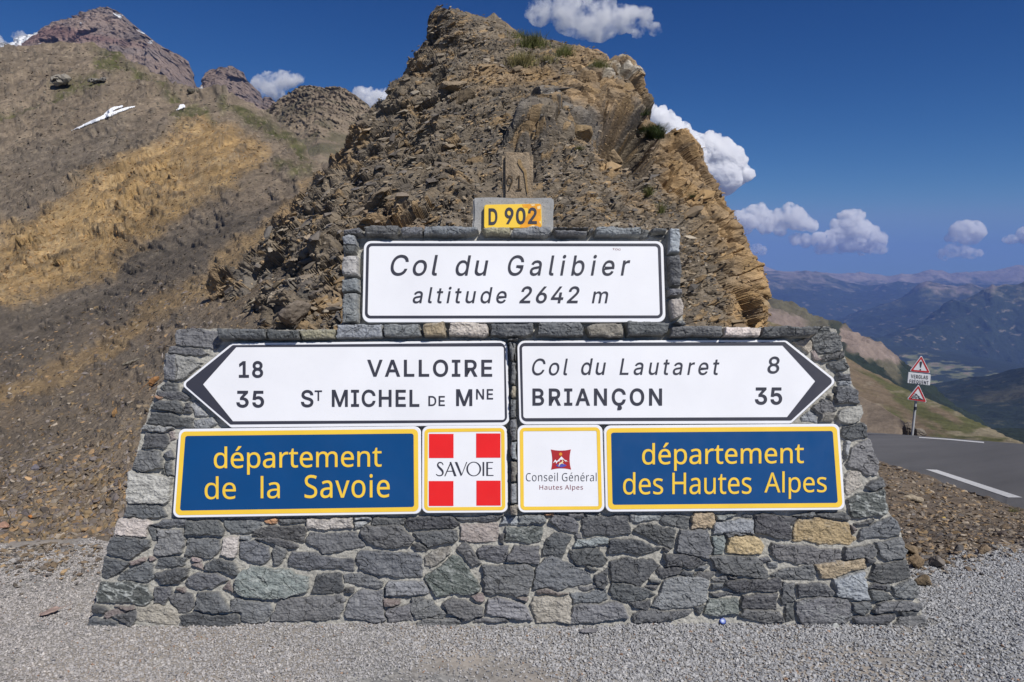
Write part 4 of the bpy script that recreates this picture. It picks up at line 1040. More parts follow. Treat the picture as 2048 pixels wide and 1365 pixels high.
for ln in STONES.strip().splitlines():
    zid, ck, *pts = ln.split(); ox, oy, s_ = SC[zid]
    poly = np.array([[float(a) for a in p.split(',')] for p in pts]) / s_ + (ox, oy)
    prot = ck.endswith('+'); ck = ck[0]
    x0, y0 = poly.min(0) - 9; x1, y1 = poly.max(0) + 9
    ii = np.where((gy > y0) & (gy < y1))[0]; jj = np.where((gx > x0) & (gx < x1))[0]
    if not len(ii) or not len(jj): continue
    sl = (slice(ii[0], ii[-1] + 1), slice(jj[0], jj[-1] + 1))
    wx, wy = WX[sl], WY[sl]
    if prot: wx, wy = 0.55 * wx + 0.45 * GX[sl], 0.55 * wy + 0.45 * GY[sl]
    d = sdf(wx, wy, poly) + (1.9 if not prot else 0.6)
    c0 = poly.mean(0); ext = np.ptp(poly, 0) / 2 + 1
    base = (0.062 if prot else 0.013) + r5.uniform(-0.004, 0.014)
    u, v = (GX[sl] - c0[0]) / ext[0], (GY[sl] - c0[1]) / ext[1]
    tilt = r5.uniform(-0.006, 0.006) * u + r5.uniform(-0.008, 0.003) * v
    sd = r5.randint(0, 999); ph = r5.uniform(0, 50)
    rough = np.roll(gr, sd, 0)[sl] * 0.0075 + gr2[sl] * 0.0038
    strat = np.roll(lay, sd, 1)[sl]
    h = base + tilt + rough + (0.0028 * strat if ck in 'dmsv' else 0.0015 * strat)
    dom = 0.0015 * (1 - np.clip(u * u + v * v, 0, 1))
    prof = sstep(d, 0.0, 2.2 if not prot else 1.8) * 0.92 + sstep(d, 0, 7) * 0.08
    hh = H[sl] * (1 - prof) + (h + dom) * prof
    m = (d > 0) & (d > best[sl] - 50)
    cb = np.array(CLR[ck]) * (1 + r5.uniform(-0.28, 0.5)) * np.array([1 + r5.uniform(-0.03, 0.05), 1.0, 1 + r5.uniform(-0.04, 0.04)])
    cv = np.zeros(d.shape + (3,)) + cb
    cv *= (1 + 0.22 * np.roll(gr, sd * 3, 1)[sl] + 0.10 * strat)[..., None]
    if ck in 'vns':
        ve = sstep(np.abs(fbm(np.stack([(GX[sl] + GY[sl] * 0.5) / 34 + ph, (GY[sl] - 0.35 * GX[sl]) / 11, 0 * d + ph], -1), 3, 511)), 0.13, 0.02)
        cv = blend(cv, ve * {'v': 0.85, 'n': 0.45, 's': 0.35}[ck], (0.38, 0.40, 0.38)); hh = hh + ve * 0.002 * prof
    if ck in 'Ttykw': cv = blend(cv, sstep(np.roll(gr, sd * 2, 1)[sl], 0.1, 0.5) * 0.4, np.array(CLR[ck]) * np.array([0.75, 0.72, 0.68]))
    cr = fbm(np.stack([GX[sl] / 42 + ph, (GY[sl] + (0.5 if sd % 2 else -0.4) * GX[sl]) / 24, 0 * d + ph], -1), 3, 513); ck_ = sstep(np.abs(cr), 0.035, 0.008) * (1 if ck in 'dmsgn' else 0.5)
    hh = hh - 0.004 * ck_ * prof; cv = cv * (1 - 0.45 * ck_)[..., None]
    dust = sstep(gr2[sl] + 0.5 * np.roll(gr, sd, 1)[sl], 0.28, 0.62) * 0.26 + sstep(d, 6, 1) * 0.14
    cv = blend(cv, dust, (0.34, 0.34, 0.33))
    a = sstep(d, -0.3, 1.3)[..., None]
    H[sl] = np.where(m, hh, H[sl])
    colr[sl] = np.where(m[..., None], colr[sl] * (1 - a) + cv * a, colr[sl])
    isst[sl] = np.where(m, 1, isst[sl])
    SLIST.append((poly, ck, prot))
# a hairline of raked mortar round every stone
mo = isst < 0.5
U_, V_ = pxuv(GX, GY)
PW = wall(U_, V_, H)
ow = OUTL
inside = sdf(GX + 0.45 * (WX - GX), GY + 0.45 * (WY - GY), ow) > 0
kf = inside[:-1, :-1] & inside[1:, :-1] & inside[:-1, 1:] & inside[1:, 1:]
F = grid_faces(*shp, keep=kf); u_, inv = np.unique(F, return_inverse=True); F = inv.reshape(-1, 4)
Vw = PW.reshape(-1, 3)[u_]; Cw = colr.reshape(-1, 3)[u_]; St = isst.reshape(-1)[u_]
E_ = np.concatenate([F[:, [0, 1]], F[:, [1, 2]], F[:, [2, 3]], F[:, [3, 0]]])
key = np.sort(E_, 1); _, i1, cnt = np.unique(key, axis=0, return_index=True, return_counts=True)
be = E_[i1[cnt == 1]]
bv = np.unique(be); mp = -np.ones(len(Vw), int); mp[bv] = np.arange(len(bv)) + len(Vw)
jit = 0.010 * fbm(Vw[bv] * 40, 2, 520)
mp2 = np.where(mp >= 0, mp + len(bv), -1)
UP = np.array([0, 0, 1.0])
s1 = Vw[bv] - WN * 0.05 + jit[:, None] * WU; s2 = Vw[bv] - WN * (0.16 + 0.03 * np.abs(jit[:, None]) * 30) + jit[:, None] * WV
Vall = np.concatenate([Vw, s1, s2])
F2 = np.concatenate([np.stack([be[:, 1], be[:, 0], mp[be[:, 0]], mp[be[:, 1]]], 1), np.stack([mp[be[:, 1]], mp[be[:, 0]], mp2[be[:, 0]], mp2[be[:, 1]]], 1)])
t = NT('masonry'); v = t.coord(); c = t.attr('Col').outputs['Color']; st = t.attr('stone').outputs['Fac']
c = t.mix(1.0, c, t.ramp(t.noise(55, 6, 0.7), [(0.28, 0.72), (0.72, 1.25)]), 'MULTIPLY')
c = t.mix(1.0, c, t.ramp(t.noise(420, 3, 0.7), [(0.3, 0.8), (0.7, 1.22)]), 'MULTIPLY')
fl = t.ramp(t.noise(300, 2, 0.5), [(0.70, 0.0), (0.76, 0.35)])
c = t.mix(fl, c, (0.5, 0.5, 0.5))
rg = t.ramp(st, [(0, 0.97), (1, 0.62)])
nb = t.bump(t.noise(85, 6, 0.65), 0.55, 0.006); nb = t.bump(t.noise(520, 3, 0.6), 0.5, 0.0012, nb)
M_mas = t.done(c, rg, 0.35, nb)
root = thing('stone_wall', 'grey stone wall carrying the pass signs, narrowing in two tiers towards its top', 'wall', (0, BASEY, 0))
o = part('masonry_face', Vall, np.concatenate([F, F2]), root, M_mas, root, np.concatenate([Cw, Cw[np.searchsorted(u_, u_[bv])], Cw[bv] * 0.9]), False)
fattr(o.data, 'stone', np.concatenate([St, St[bv], St[bv]]))
# the body of the wall behind the face
t = NT('wall_body'); v = t.coord()
vo = t.n('TexVoronoi', i_Scale=7.0); mpn = t.n('Mapping'); mpn.inputs['Scale'].default_value = (1, 1, 2.4); t.l(v, mpn.inputs['Vector']); t.l(mpn.outputs[0], vo.inputs['Vector'])
cc_ = t.ramp(vo.outputs['Color'], [(0.2, (0.08, 0.085, 0.095)), (0.6, (0.14, 0.14, 0.15)), (0.95, (0.26, 0.25, 0.23))])
ed = t.n('TexVoronoi', i_Scale=7.0, feature='DISTANCE_TO_EDGE'); t.l(mpn.outputs[0], ed.inputs['Vector'])
mm = t.ramp(ed.outputs['Distance'], [(0.03, 0.0), (0.09, 1.0)])
cc_ = t.mix(mm, (0.40, 0.385, 0.335), cc_)
M_body = t.done(cc_, 0.9, 0.25, t.bump(t.noise(60, 6), 0.6, 0.01, t.bump(mm, 0.9, 0.02)))
ins = OUTL.copy(); cx = 1020.0
ins[:, 0] += np.where(ins[:, 0] < cx, 3.5, -3.5); ins[:, 1] += np.where(ins[:, 1] < 1250, 3.0, 0)
u_b, v_b = pxuv(ins[:, 0], ins[:, 1]); n_ = len(ins)
fr_ = wall(u_b, v_b, -0.012); bk_ = wall(u_b, v_b, -0.50)
bm = bmesh.new(); A_ = [bm.verts.new(p) for p in (fr_ - np.array(root.location))]; B_ = [bm.verts.new(p) for p in (bk_ - np.array(root.location))]
bm.faces.new(A_); bm.faces.new(B_[::-1])
for k in range(n_): bm.faces.new((A_[k], B_[k], B_[(k + 1) % n_], A_[(k + 1) % n_]))
bmesh.ops.recalc_face_normals(bm, faces=bm.faces)
me = bpy.data.meshes.new('wall_body'); bm.to_mesh(me); bm.free(); me.materials.append(M_body); obj('wall_body', me, root)

# ---- concrete block on top of the wall, carrying the yellow road number plate
t = NT('concrete')
cc_ = t.ramp(t.noise(14, 6, 0.65), [(0.3, (0.27, 0.275, 0.275)), (0.7, (0.36, 0.36, 0.355))])
cc_ = t.mix(1.0, cc_, t.ramp(t.noise(160, 4, 0.7), [(0.3, 0.8), (0.7, 1.15)]), 'MULTIPLY')
pit = t.ramp(t.noise(70, 3, 0.6), [(0.25, 0.0), (0.36, 1.0)])
M_conc = t.done(cc_, 0.92, 0.25, t.bump(pit, 0.7, 0.008, t.bump(t.noise(200, 4), 0.5, 0.002)))
def box_grid(c0, size, n, amp, seed, rot=None, chamf=0.0):     # a rough block from a subdivided cube
    bm = bmesh.new(); bmesh.ops.create_cube(bm, size=1.0)
    for v in bm.verts: v.co = Vector((v.co.x * size[0], v.co.y * size[1], v.co.z * size[2]))
    if chamf: bmesh.ops.bevel(bm, geom=bm.edges, offset=chamf, segments=2, affect='EDGES')
    bmesh.ops.subdivide_edges(bm, edges=bm.edges, cuts=n, use_grid_fill=True)
    bm.normal_update()
    V = np.array([v.co[:] for v in bm.verts]); N_ = np.array([v.normal[:] for v in bm.verts])
    V = V + N_ * (amp * fbm(V * 14 + seed, 4, seed) + 0.4 * amp * fbm(V * 45 + seed, 3, seed + 1))[:, None]
    F = [tuple(v.index for v in f.verts) for f in bm.faces]; bm.free()
    if rot is not None: V = V @ np.array(rot).T
    return V + np.array(c0), F
Rl = np.array([WU, -WN, WV]).T
ub, vb = pxuv([945.6, 1106.8, 1106, 947], [395, 392, 470, 470], -0.03)
cb_ = wall((ub[0] + ub[1]) / 2, (vb[0] + vb[2]) / 2, -0.03 - 0.09)
V, F = box_grid((0, 0, 0), (ub[1] - ub[0], 0.18, vb[0] - vb[2]), 7, 0.006, 31, None, 0.008)
V = V @ Rl.T
o = obj('concrete_block', mesh('concrete_block', V, F, None, False, [M_conc])); o.location = Vector(cb_)
tag(o, 'rough grey concrete block on top of the wall behind the yellow plate', 'concrete block')

# ---- old milestone standing behind the block
Dm = float(cb_[1]) + 0.42
pm = at(np.array([1004.2, 1066.0]), np.array([304, 304]), Dm); pb = at(1035, 470, Dm)
wid = pm[1, 0] - pm[0, 0]; hgt = pm[0, 2] - pb[2] + 0.5
t = NT('milestone_stone'); v = t.coord()
cc_ = t.ramp(t.noise(9, 6, 0.65), [(0.3, (0.27, 0.21, 0.145)), (0.7, (0.38, 0.3, 0.21))])
cc_ = t.mix(1.0, cc_, t.ramp(t.noise(120, 4, 0.7), [(0.3, 0.7), (0.7, 1.25)]), 'MULTIPLY')
M_mile = t.done(cc_, 0.95, 0.15, t.bump(t.noise(90, 6), 0.8, 0.008, t.bump(t.noise(30, 4), 0.6, 0.015)))
root = thing('milestone', 'weathered brown boundary stone carved with the number 91 behind the concrete block', 'milestone', (float(pm[:, 0].mean()), Dm + 0.09, float(pm[0, 2]) - hgt))
V, F = box_grid((pm[:, 0].mean(), Dm + 0.09, pm[0, 2] - hgt / 2), (wid, 0.18, hgt), 9, 0.007, 41, None, 0.02)
part('shaft', V, F, root, M_mile, root)
# ================================================================== LETTERING
GLYPH = \
{'a':(450,'231,437 279,433 318,422 347,403 368,375 381,338 385,293 385,0 334,0 320,61 317,61 279,22 234,-1 172,-8 136,-5 103,6 75,23 55,48 41,80 37,119 43,159 59,192 87,219 127,238 179,251 243,257 316,259 316,285 310,330 293,359 265,375 227,380 163,370 106,347 84,400 151,426|252,208 204,203 167,195 141,182 118,155 110,119 115,87 132,66 157,53 188,49 223,52 253,62 279,79 299,103 311,134 315,172 315,210'),
'd':(493,'221,-8 171,-2 128,17 92,48 65,91 49,146 44,214 49,282 66,338 93,381 128,413 171,432 221,438 280,429 323,407 354,374 359,374 356,405 354,438 354,609 425,609 425,0 368,0 358,58 354,58 323,24 279,1|232,51 273,55 305,67 328,88 343,117 352,154 355,200 355,213 352,263 343,304 329,336 306,360 274,375 231,379 196,374 168,359 146,334 130,300 120,260 117,213 120,165 130,125 146,93 168,69 197,55'),
'e':(452,'234,438 269,435 301,427 329,414 354,396 374,373 390,346 402,315 409,281 411,244 411,201 117,201 122,157 134,119 154,90 181,69 215,56 254,52 327,60 392,82 392,20 327,-1 251,-8 212,-5 176,3 143,17 114,36 90,61 70,91 56,126 47,167 44,212 47,257 55,297 68,333 86,364 108,390 134,411 164,426 198,435|233,380 202,377 175,366 154,348 137,323 125,293 119,257 338,257 335,292 326,322 312,346 292,364 266,376'),
'i':(207,'139,430 139,0 68,0 68,430|104,591 133,580 142,566 145,546 142,526 133,512 104,501 88,504 75,512 66,526 63,546 66,566 75,580 88,588'),
'l':(207,'139,0 68,0 68,609 139,609'),
'm':(750,'540,438 584,434 621,421 649,401 669,371 681,330 685,280 685,0 615,0 615,277 610,321 594,353 567,372 528,379 490,374 460,362 438,342 423,315 414,280 411,237 411,0 342,0 342,277 332,333 320,353 303,367 281,376 253,379 215,374 185,360 164,338 150,308 144,283 140,255 139,223 139,0 68,0 68,430 125,430 136,371 140,371 173,409 217,431 266,438 298,436 325,430 349,420 378,398 398,366 402,366 418,388 438,406 461,420 486,430 512,436'),
'n':(496,'275,438 322,434 361,421 391,401 413,371 426,330 431,280 431,0 361,0 361,275 358,307 351,333 338,353 308,372 265,379 222,374 189,361 166,338 151,308 142,269 139,223 139,0 68,0 68,430 125,430 136,371 140,371 175,409 222,431'),
'o':(485,'442,216 440,181 436,150 428,121 417,95 404,71 388,51 359,25 324,7 299,-1 271,-6 241,-8 200,-4 163,7 129,25 100,51 84,71 70,95 59,121 51,150 46,181 44,216 47,261 55,301 68,336 87,367 110,392 137,412 169,426 204,435 244,438 281,435 316,426 347,412 374,392 398,367 417,336 431,301 439,261|117,216 119,184 123,154 130,128 147,95 172,71 203,56 243,51 282,56 314,71 339,95 356,128 363,154 367,184 369,216 367,248 363,277 355,303 338,335 314,359 282,374 242,379 202,374 171,359 147,335 130,303 120,263'),
'p':(493,'273,438 322,432 365,413 401,383 428,339 444,284 449,216 447,170 439,129 427,93 410,62 390,37 365,17 337,3 306,-5 272,-8 213,1 170,24 139,55 134,55 137,20 139,-16 139,-192 68,-192 68,430 126,430 136,371 139,371 170,405 213,429|260,379 221,374 190,362 167,342 152,313 145,289 141,261 139,229 139,216 140,182 144,152 150,126 165,93 188,70 220,55 261,51 297,56 326,72 348,98 364,131 371,157 375,186 376,217 373,262 363,302 348,334 325,359 296,374'),
'r':(331,'269,438 295,437 319,433 310,368 287,372 264,374 217,363 176,334 149,289 139,229 139,0 68,0 68,430 126,430 134,351 137,351 170,395 214,426 240,435'),
's':(384,'348,119 343,80 327,49 302,24 268,6 241,-2 210,-6 176,-8 99,-1 42,19 42,83 104,60 178,49 224,53 256,66 274,86 280,112 271,141 239,167 174,196 103,228 76,245 57,266 45,292 41,324 46,358 61,386 85,408 118,425 157,435 202,438 275,430 339,409 315,353 258,372 197,380 159,377 131,366 114,350 108,328 119,298 154,274 219,246 289,215 314,197 333,176 344,150'),
't':(289,'212,50 245,53 272,59 272,5 240,-4 200,-8 167,-5 138,4 112,20 91,44 82,66 76,93 74,125 74,375 13,375 13,409 75,437 103,528 144,528 144,430 269,430 269,375 144,375 144,127 149,93 163,69 185,54'),
'u':(496,'427,430 427,0 370,0 359,57 356,57 321,20 273,-1 220,-8 187,-6 159,-1 134,8 103,29 81,59 71,85 65,114 63,148 63,430 135,430 135,153 137,122 145,96 158,76 188,57 230,51 273,55 306,69 330,91 345,121 352,146 356,175 357,206 357,430'),
'v':(407,'163,0 0,430 75,430 167,176 180,137 193,96 201,63 204,63 214,96 227,138 241,176 332,430 407,430 244,0'),
'é':(452,'234,438 269,435 301,427 329,414 354,396 374,373 390,346 402,315 409,281 411,244 411,201 117,201 122,157 134,119 154,90 181,69 215,56 254,52 327,60 392,82 392,20 327,-1 251,-8 212,-5 176,3 143,17 114,36 90,61 70,91 56,126 47,167 44,212 47,257 55,297 68,333 86,364 108,390 134,411 164,426 198,435|233,380 202,377 175,366 154,348 137,323 125,293 119,257 338,257 335,292 326,322 312,346 292,364 266,376|347,606 326,579 296,546 263,513 233,486 186,486 186,496 212,532 240,575 262,614 347,614'),
'A':(512,'437,0 368,177 141,177 73,0 0,0 224,575 289,575 512,0|282,415 274,438 263,473 255,500 247,468 238,438 230,415 165,241 346,241'),
'C':(507,'323,517 294,516 266,510 241,502 206,482 178,456 162,434 149,410 139,383 131,353 127,321 125,286 128,241 135,200 147,164 164,132 186,105 213,83 244,68 281,58 322,55 394,62 460,78 460,15 393,-2 312,-8 257,-4 208,8 166,28 130,56 101,90 78,131 62,178 52,230 49,287 51,329 57,369 67,406 81,440 99,471 120,499 145,523 174,543 206,559 242,571 281,578 324,581 409,572 482,547 453,486 394,508'),
'G':(584,'326,302 524,302 524,22 431,-1 323,-8 267,-4 217,8 173,28 136,55 105,89 81,130 63,176 52,229 49,286 53,343 65,395 84,442 111,482 145,517 186,544 233,564 286,577 346,581 437,572 516,547 489,484 421,508 342,517 298,514 259,505 225,489 195,468 170,441 150,409 136,373 127,332 124,286 127,243 134,202 146,166 164,133 187,106 216,84 251,68 292,58 340,55 404,59 452,68 452,238 326,238'),
'H':(594,'516,0 443,0 443,267 150,267 150,0 78,0 78,573 150,573 150,330 443,330 443,573 516,573'),
'S':(440,'403,153 400,121 392,92 378,66 359,44 335,26 307,11 274,1 238,-6 198,-8 137,-5 83,4 41,19 41,88 113,65 201,55 240,57 273,66 298,79 316,98 327,120 330,147 327,173 318,194 302,213 277,230 196,265 131,294 85,330 57,375 48,435 51,464 58,490 71,513 89,533 110,550 136,563 165,573 197,579 231,581 318,572 389,549 366,487 302,508 229,517 196,515 169,507 148,494 133,478 124,457 121,434 124,407 133,386 149,367 172,351 246,318 332,279 362,255 385,228 398,194'),
}

SIGNG = \
{'C':(510,'267,-7 225,-3 186,7 150,25 119,49 92,79 70,115 53,157 44,203 40,254 44,305 53,352 70,393 92,429 119,459 150,484 186,501 225,512 267,516 340,504 373,490 402,471 427,447 448,418 463,385 473,348 408,348 389,395 357,428 315,449 267,456 237,453 209,445 184,432 161,414 141,391 125,364 113,332 106,295 103,254 106,213 113,177 125,145 141,117 161,94 184,76 210,63 237,56 267,53 315,60 357,81 389,114 408,160 473,160 463,124 448,91 428,62 402,38 373,19 341,5 305,-4'),
'o':(415,'207,-8 174,-5 144,3 117,16 93,35 72,58 56,85 44,116 37,150 34,187 37,225 44,260 56,291 72,318 93,341 117,360 144,374 174,382 207,384 241,382 271,374 299,360 323,341 343,318 359,291 371,260 379,225 381,187 379,150 371,116 359,85 343,58 323,35 299,16 271,3 241,-5|207,46 242,51 270,66 292,89 307,117 316,151 319,187 316,224 307,258 292,287 270,310 242,325 207,330 173,325 145,310 124,287 108,258 99,224 96,187 99,151 108,117 124,89 145,66 173,51'),
'l':(189,'139,-2 101,3 74,20 58,47 53,84 53,509 114,509 114,99 120,62 130,54 146,52 160,53 170,54 181,3 162,-1'),
'd':(424,'195,-8 165,-6 137,3 111,16 89,34 70,57 55,84 43,116 36,151 34,189 36,227 43,261 55,293 70,320 89,342 112,361 137,374 165,382 196,384 228,381 253,373 287,346 306,319 311,319 311,509 372,509 372,0 313,0 313,59 307,59 287,31 252,4 227,-5|205,47 236,51 263,65 284,86 299,115 309,150 312,189 309,229 300,263 284,291 263,312 237,325 205,330 172,325 145,311 124,290 108,261 99,227 96,189 99,151 109,117 124,88 145,66 172,51'),
'u':(410,'182,-5 146,-1 115,11 89,31 69,59 60,82 54,109 53,139 53,379 114,379 114,144 119,105 137,75 164,56 200,50 226,53 249,62 268,77 283,97 293,122 296,153 296,379 357,379 357,0 298,0 298,92 307,92 294,60 277,35 257,17 222,0'),
'G':(520,'269,-7 225,-3 185,7 149,25 118,49 91,79 69,116 53,157 43,203 40,254 43,305 53,352 69,393 91,429 117,459 149,484 184,501 223,512 265,516 304,513 340,504 374,489 403,469 429,445 449,416 465,384 474,349 408,349 387,393 356,427 315,448 265,456 236,453 209,445 183,432 160,414 141,392 125,364 113,332 106,295 103,254 106,213 113,177 125,145 141,117 161,95 184,76 210,63 238,56 269,53 309,57 345,71 374,93 396,123 407,147 413,173 415,202 434,199 283,199 283,256 478,256 478,200 475,160 466,124 451,91 431,62 406,38 377,19 344,5 308,-4'),
'a':(389,'160,-9 126,-5 94,5 68,22 48,45 35,73 30,108 34,138 43,161 58,179 78,193 125,211 178,220 234,227 265,235 273,243 276,255 276,257 267,297 240,322 196,331 149,322 118,301 100,274 41,291 57,322 79,346 104,364 133,375 194,384 239,379 286,360 306,343 322,320 333,290 337,251 337,0 277,0 277,52 272,52 252,25 215,1|170,45 202,49 228,59 248,74 263,93 272,115 276,138 276,190 259,182 231,176 200,171 175,168 134,159 103,139 95,124 92,105 102,72 130,52'),
'i':(167,'53,0 53,379 114,379 114,0|84,443 67,446 54,455 44,468 41,483 44,499 54,512 67,521 84,524 100,521 114,512 123,499 126,483 123,468 114,455 100,446'),
'b':(424,'229,-8 198,-5 172,4 138,31 118,59 112,59 112,0 53,0 53,509 114,509 114,319 118,319 137,346 171,373 197,381 229,384 259,382 287,374 313,361 335,342 354,320 370,293 381,261 388,227 390,189 388,151 381,116 370,84 355,57 336,34 313,16 288,3 260,-6|220,47 253,51 279,66 301,88 316,117 325,151 328,189 325,227 316,261 301,290 280,311 253,325 220,330 188,325 161,312 140,291 125,263 116,229 113,189 116,150 125,115 140,86 162,65 188,51'),
'e':(404,'212,-8 177,-5 145,3 117,16 92,35 72,58 56,85 44,116 37,150 34,187 36,224 44,258 55,290 71,317 91,340 115,359 142,373 172,382 205,384 266,374 294,361 319,341 341,315 357,282 365,256 370,227 371,194 371,169 75,169 75,221 338,221 310,202 307,237 298,269 283,294 263,314 237,326 205,330 173,326 146,313 125,294 109,270 99,241 96,211 96,178 100,139 110,106 128,80 151,61 179,50 212,46 254,53 285,73 306,105 365,91 353,63 335,39 311,19 283,4 249,-5'),
'r':(259,'53,0 53,379 112,379 112,321 115,321 130,347 152,367 181,380 213,385 229,384 243,384 243,322 230,324 207,326 182,323 159,315 140,301 126,284 117,262 114,237 114,0'),
'm':(610,'53,0 53,379 112,379 112,295 108,295 118,323 132,346 172,376 219,386 257,380 287,361 309,331 321,295 312,295 322,321 337,343 381,375 437,386 468,383 497,372 522,354 541,328 553,296 557,255 557,0 496,0 496,254 490,289 473,313 447,326 419,330 395,328 374,320 345,290 335,247 335,0 274,0 274,260 269,288 253,311 229,326 199,330 158,320 140,307 126,289 117,266 114,238 114,0'),
't':(227,'204,379 204,327 6,327 6,379|65,471 126,471 126,98 128,76 136,61 150,53 170,50 185,51 202,54 213,2 192,-3 168,-4 138,-1 113,7 92,21 72,52 65,93'),
'A':(480,'16,0 201,509 276,509 463,0 395,0 287,302 264,372 232,478 245,478 213,371 191,302 85,0|110,142 110,199 370,199 370,142'),
'B':(456,'60,0 60,509 241,509 274,507 304,501 329,491 359,469 381,442 394,410 398,374 395,344 387,320 356,286 315,267 315,262 339,257 363,245 385,227 402,203 414,173 418,136 413,100 400,67 377,39 344,18 317,8 284,2 247,0|125,57 245,57 281,60 309,67 330,80 349,105 355,137 352,161 342,184 327,203 306,218 279,228 248,231 125,231|125,285 238,285 288,296 308,309 323,326 333,348 336,372 330,403 313,429 283,446 240,452 125,452'),
'D':(502,'219,0 96,0 96,57 215,57 254,60 288,68 318,81 343,99 363,122 379,149 390,181 397,216 399,255 397,294 390,329 379,361 364,388 344,410 320,428 291,441 258,449 221,452 93,452 93,509 225,509 273,505 315,495 353,478 385,455 412,426 433,391 449,351 458,306 462,255 458,205 449,159 433,119 411,83 384,54 351,31 312,14 268,3|125,509 125,0 60,0 60,509'),
'E':(419,'60,0 60,509 372,509 372,452 125,452 125,286 355,286 355,229 125,229 125,57 375,57 375,0'),
'F':(410,'60,0 60,509 369,509 369,452 125,452 125,278 346,278 346,221 125,221 125,0'),
'H':(517,'60,0 60,509 125,509 125,289 392,289 392,509 457,509 457,0 392,0 392,232 125,232 125,0'),
'I':(300,'31,0 31,57 118,57 118,452 31,452 31,509 269,509 269,452 183,452 183,57 269,57 269,0'),
'L':(393,'60,0 60,509 125,509 125,57 361,57 361,0'),
'M':(628,'60,0 60,509 152,509 277,187 287,159 299,123 311,84 322,49 307,49 318,83 330,121 342,158 352,187 476,509 568,509 568,0 504,0 504,291 504,327 505,369 506,413 507,457 513,457 498,409 482,363 467,322 456,291 342,0 286,0 170,291 159,321 145,361 129,408 112,457 119,457 120,416 121,372 122,328 122,291 122,0'),
'N':(523,'60,0 60,509 136,509 343,183 363,151 388,107 414,55 405,54 401,108 399,157 399,195 399,509 463,509 463,0 387,0 202,290 177,331 148,381 108,452 119,454 122,384 124,328 125,291 125,0'),
'O':(533,'267,-7 225,-3 186,7 150,25 119,49 92,79 70,115 53,157 44,203 40,254 44,305 53,352 70,393 92,429 119,459 150,484 186,501 225,512 267,516 309,512 348,501 384,484 415,459 442,429 464,393 480,352 490,305 493,254 490,203 480,157 464,115 442,79 415,49 384,25 348,7 309,-3|267,53 296,55 324,63 349,76 372,94 392,116 408,144 420,176 428,213 430,254 428,295 420,332 408,365 392,392 372,415 349,433 324,446 296,453 267,456 237,453 210,445 184,433 161,415 142,392 125,364 113,332 106,295 103,254 106,213 113,176 125,144 142,117 161,94 184,76 210,63 237,55'),
'Q':(533,'245,159 313,159 369,85 384,65 468,-48 401,-48 346,27 331,46|267,-7 225,-3 186,7 150,25 119,49 92,79 70,115 53,157 44,203 40,254 44,305 53,352 70,393 92,429 119,459 150,484 186,501 225,512 267,516 309,512 348,501 384,484 415,459 442,429 464,393 480,352 490,305 493,254 490,203 480,157 464,115 442,79 415,49 384,25 348,7 309,-3|267,53 296,55 324,63 349,76 372,94 392,116 408,144 420,176 428,213 430,254 428,295 420,332 408,365 392,392 372,415 349,433 324,446 296,453 267,456 237,453 210,445 184,433 161,415 142,392 125,364 113,332 106,295 103,254 106,213 113,176 125,144 142,117 161,94 184,76 210,63 237,55'),
'R':(449,'60,0 60,509 236,509 273,506 305,500 333,489 367,465 390,433 401,408 407,381 409,352 407,323 401,296 390,271 367,240 333,217 305,206 273,200 236,198 96,198 96,255 234,255 269,258 298,267 319,281 334,300 342,324 345,352 342,380 334,405 319,425 298,440 269,449 233,452 125,452 125,0|353,0 230,229 303,229 428,0'),
'S':(447,'224,-9 188,-7 156,-1 128,9 102,23 81,40 64,60 51,83 42,109 38,137 104,137 110,110 123,88 142,71 166,59 224,49 257,52 286,60 311,74 329,92 341,114 346,139 342,161 332,179 296,205 245,222 184,239 145,253 112,269 86,289 67,313 56,341 52,372 58,413 75,448 92,468 113,484 138,498 165,508 195,514 227,516 259,514 289,508 316,498 351,476 377,449 394,415 401,378 337,378 326,412 302,437 280,449 254,456 225,459 194,456 167,448 145,435 129,418 118,398 115,376 119,352 131,334 169,308 212,293 264,279 312,264 359,238 395,198 405,171 408,139 403,99 386,64 370,43 349,25 323,11 294,0 261,-7'),
'T':(449,'32,452 32,509 417,509 417,452 257,452 257,0 193,0 193,452'),
'U':(517,'259,-8 220,-6 186,2 154,15 126,33 103,55 85,80 71,108 63,140 60,173 60,509 124,509 124,178 128,144 141,113 160,87 187,68 220,56 259,52 298,56 331,68 357,87 377,113 389,144 393,178 393,509 457,509 457,173 454,140 446,108 433,80 414,55 391,33 363,15 332,2 297,-6'),
'V':(480,'204,0 16,509 84,509 192,206 215,137 248,31 235,31 267,138 290,206 395,509 463,509 278,0'),
'Ç':(510,'267,-7 225,-3 186,7 150,25 119,49 92,79 70,115 53,157 44,203 40,254 44,305 53,352 70,393 92,429 119,459 150,484 186,501 225,512 267,516 340,504 373,490 402,471 427,447 448,418 463,385 473,348 408,348 389,395 357,428 315,449 267,456 237,453 209,445 184,432 161,414 141,391 125,364 113,332 106,295 103,254 106,213 113,177 125,145 141,117 161,94 184,76 210,63 237,56 267,53 315,60 357,81 389,114 408,160 473,160 463,124 448,91 428,62 402,38 373,19 341,5 305,-4|228,-146 228,-110 268,-110 294,-105 302,-88 294,-71 268,-66 240,-66 251,13 283,13 283,-3 283,-33 312,-37 332,-47 344,-64 348,-88 343,-114 328,-132 304,-143 269,-146'),
'É':(419,'60,0 60,509 372,509 372,452 125,452 125,286 355,286 355,229 125,229 125,57 375,57 375,0|191,558 239,659 307,659 241,558'),
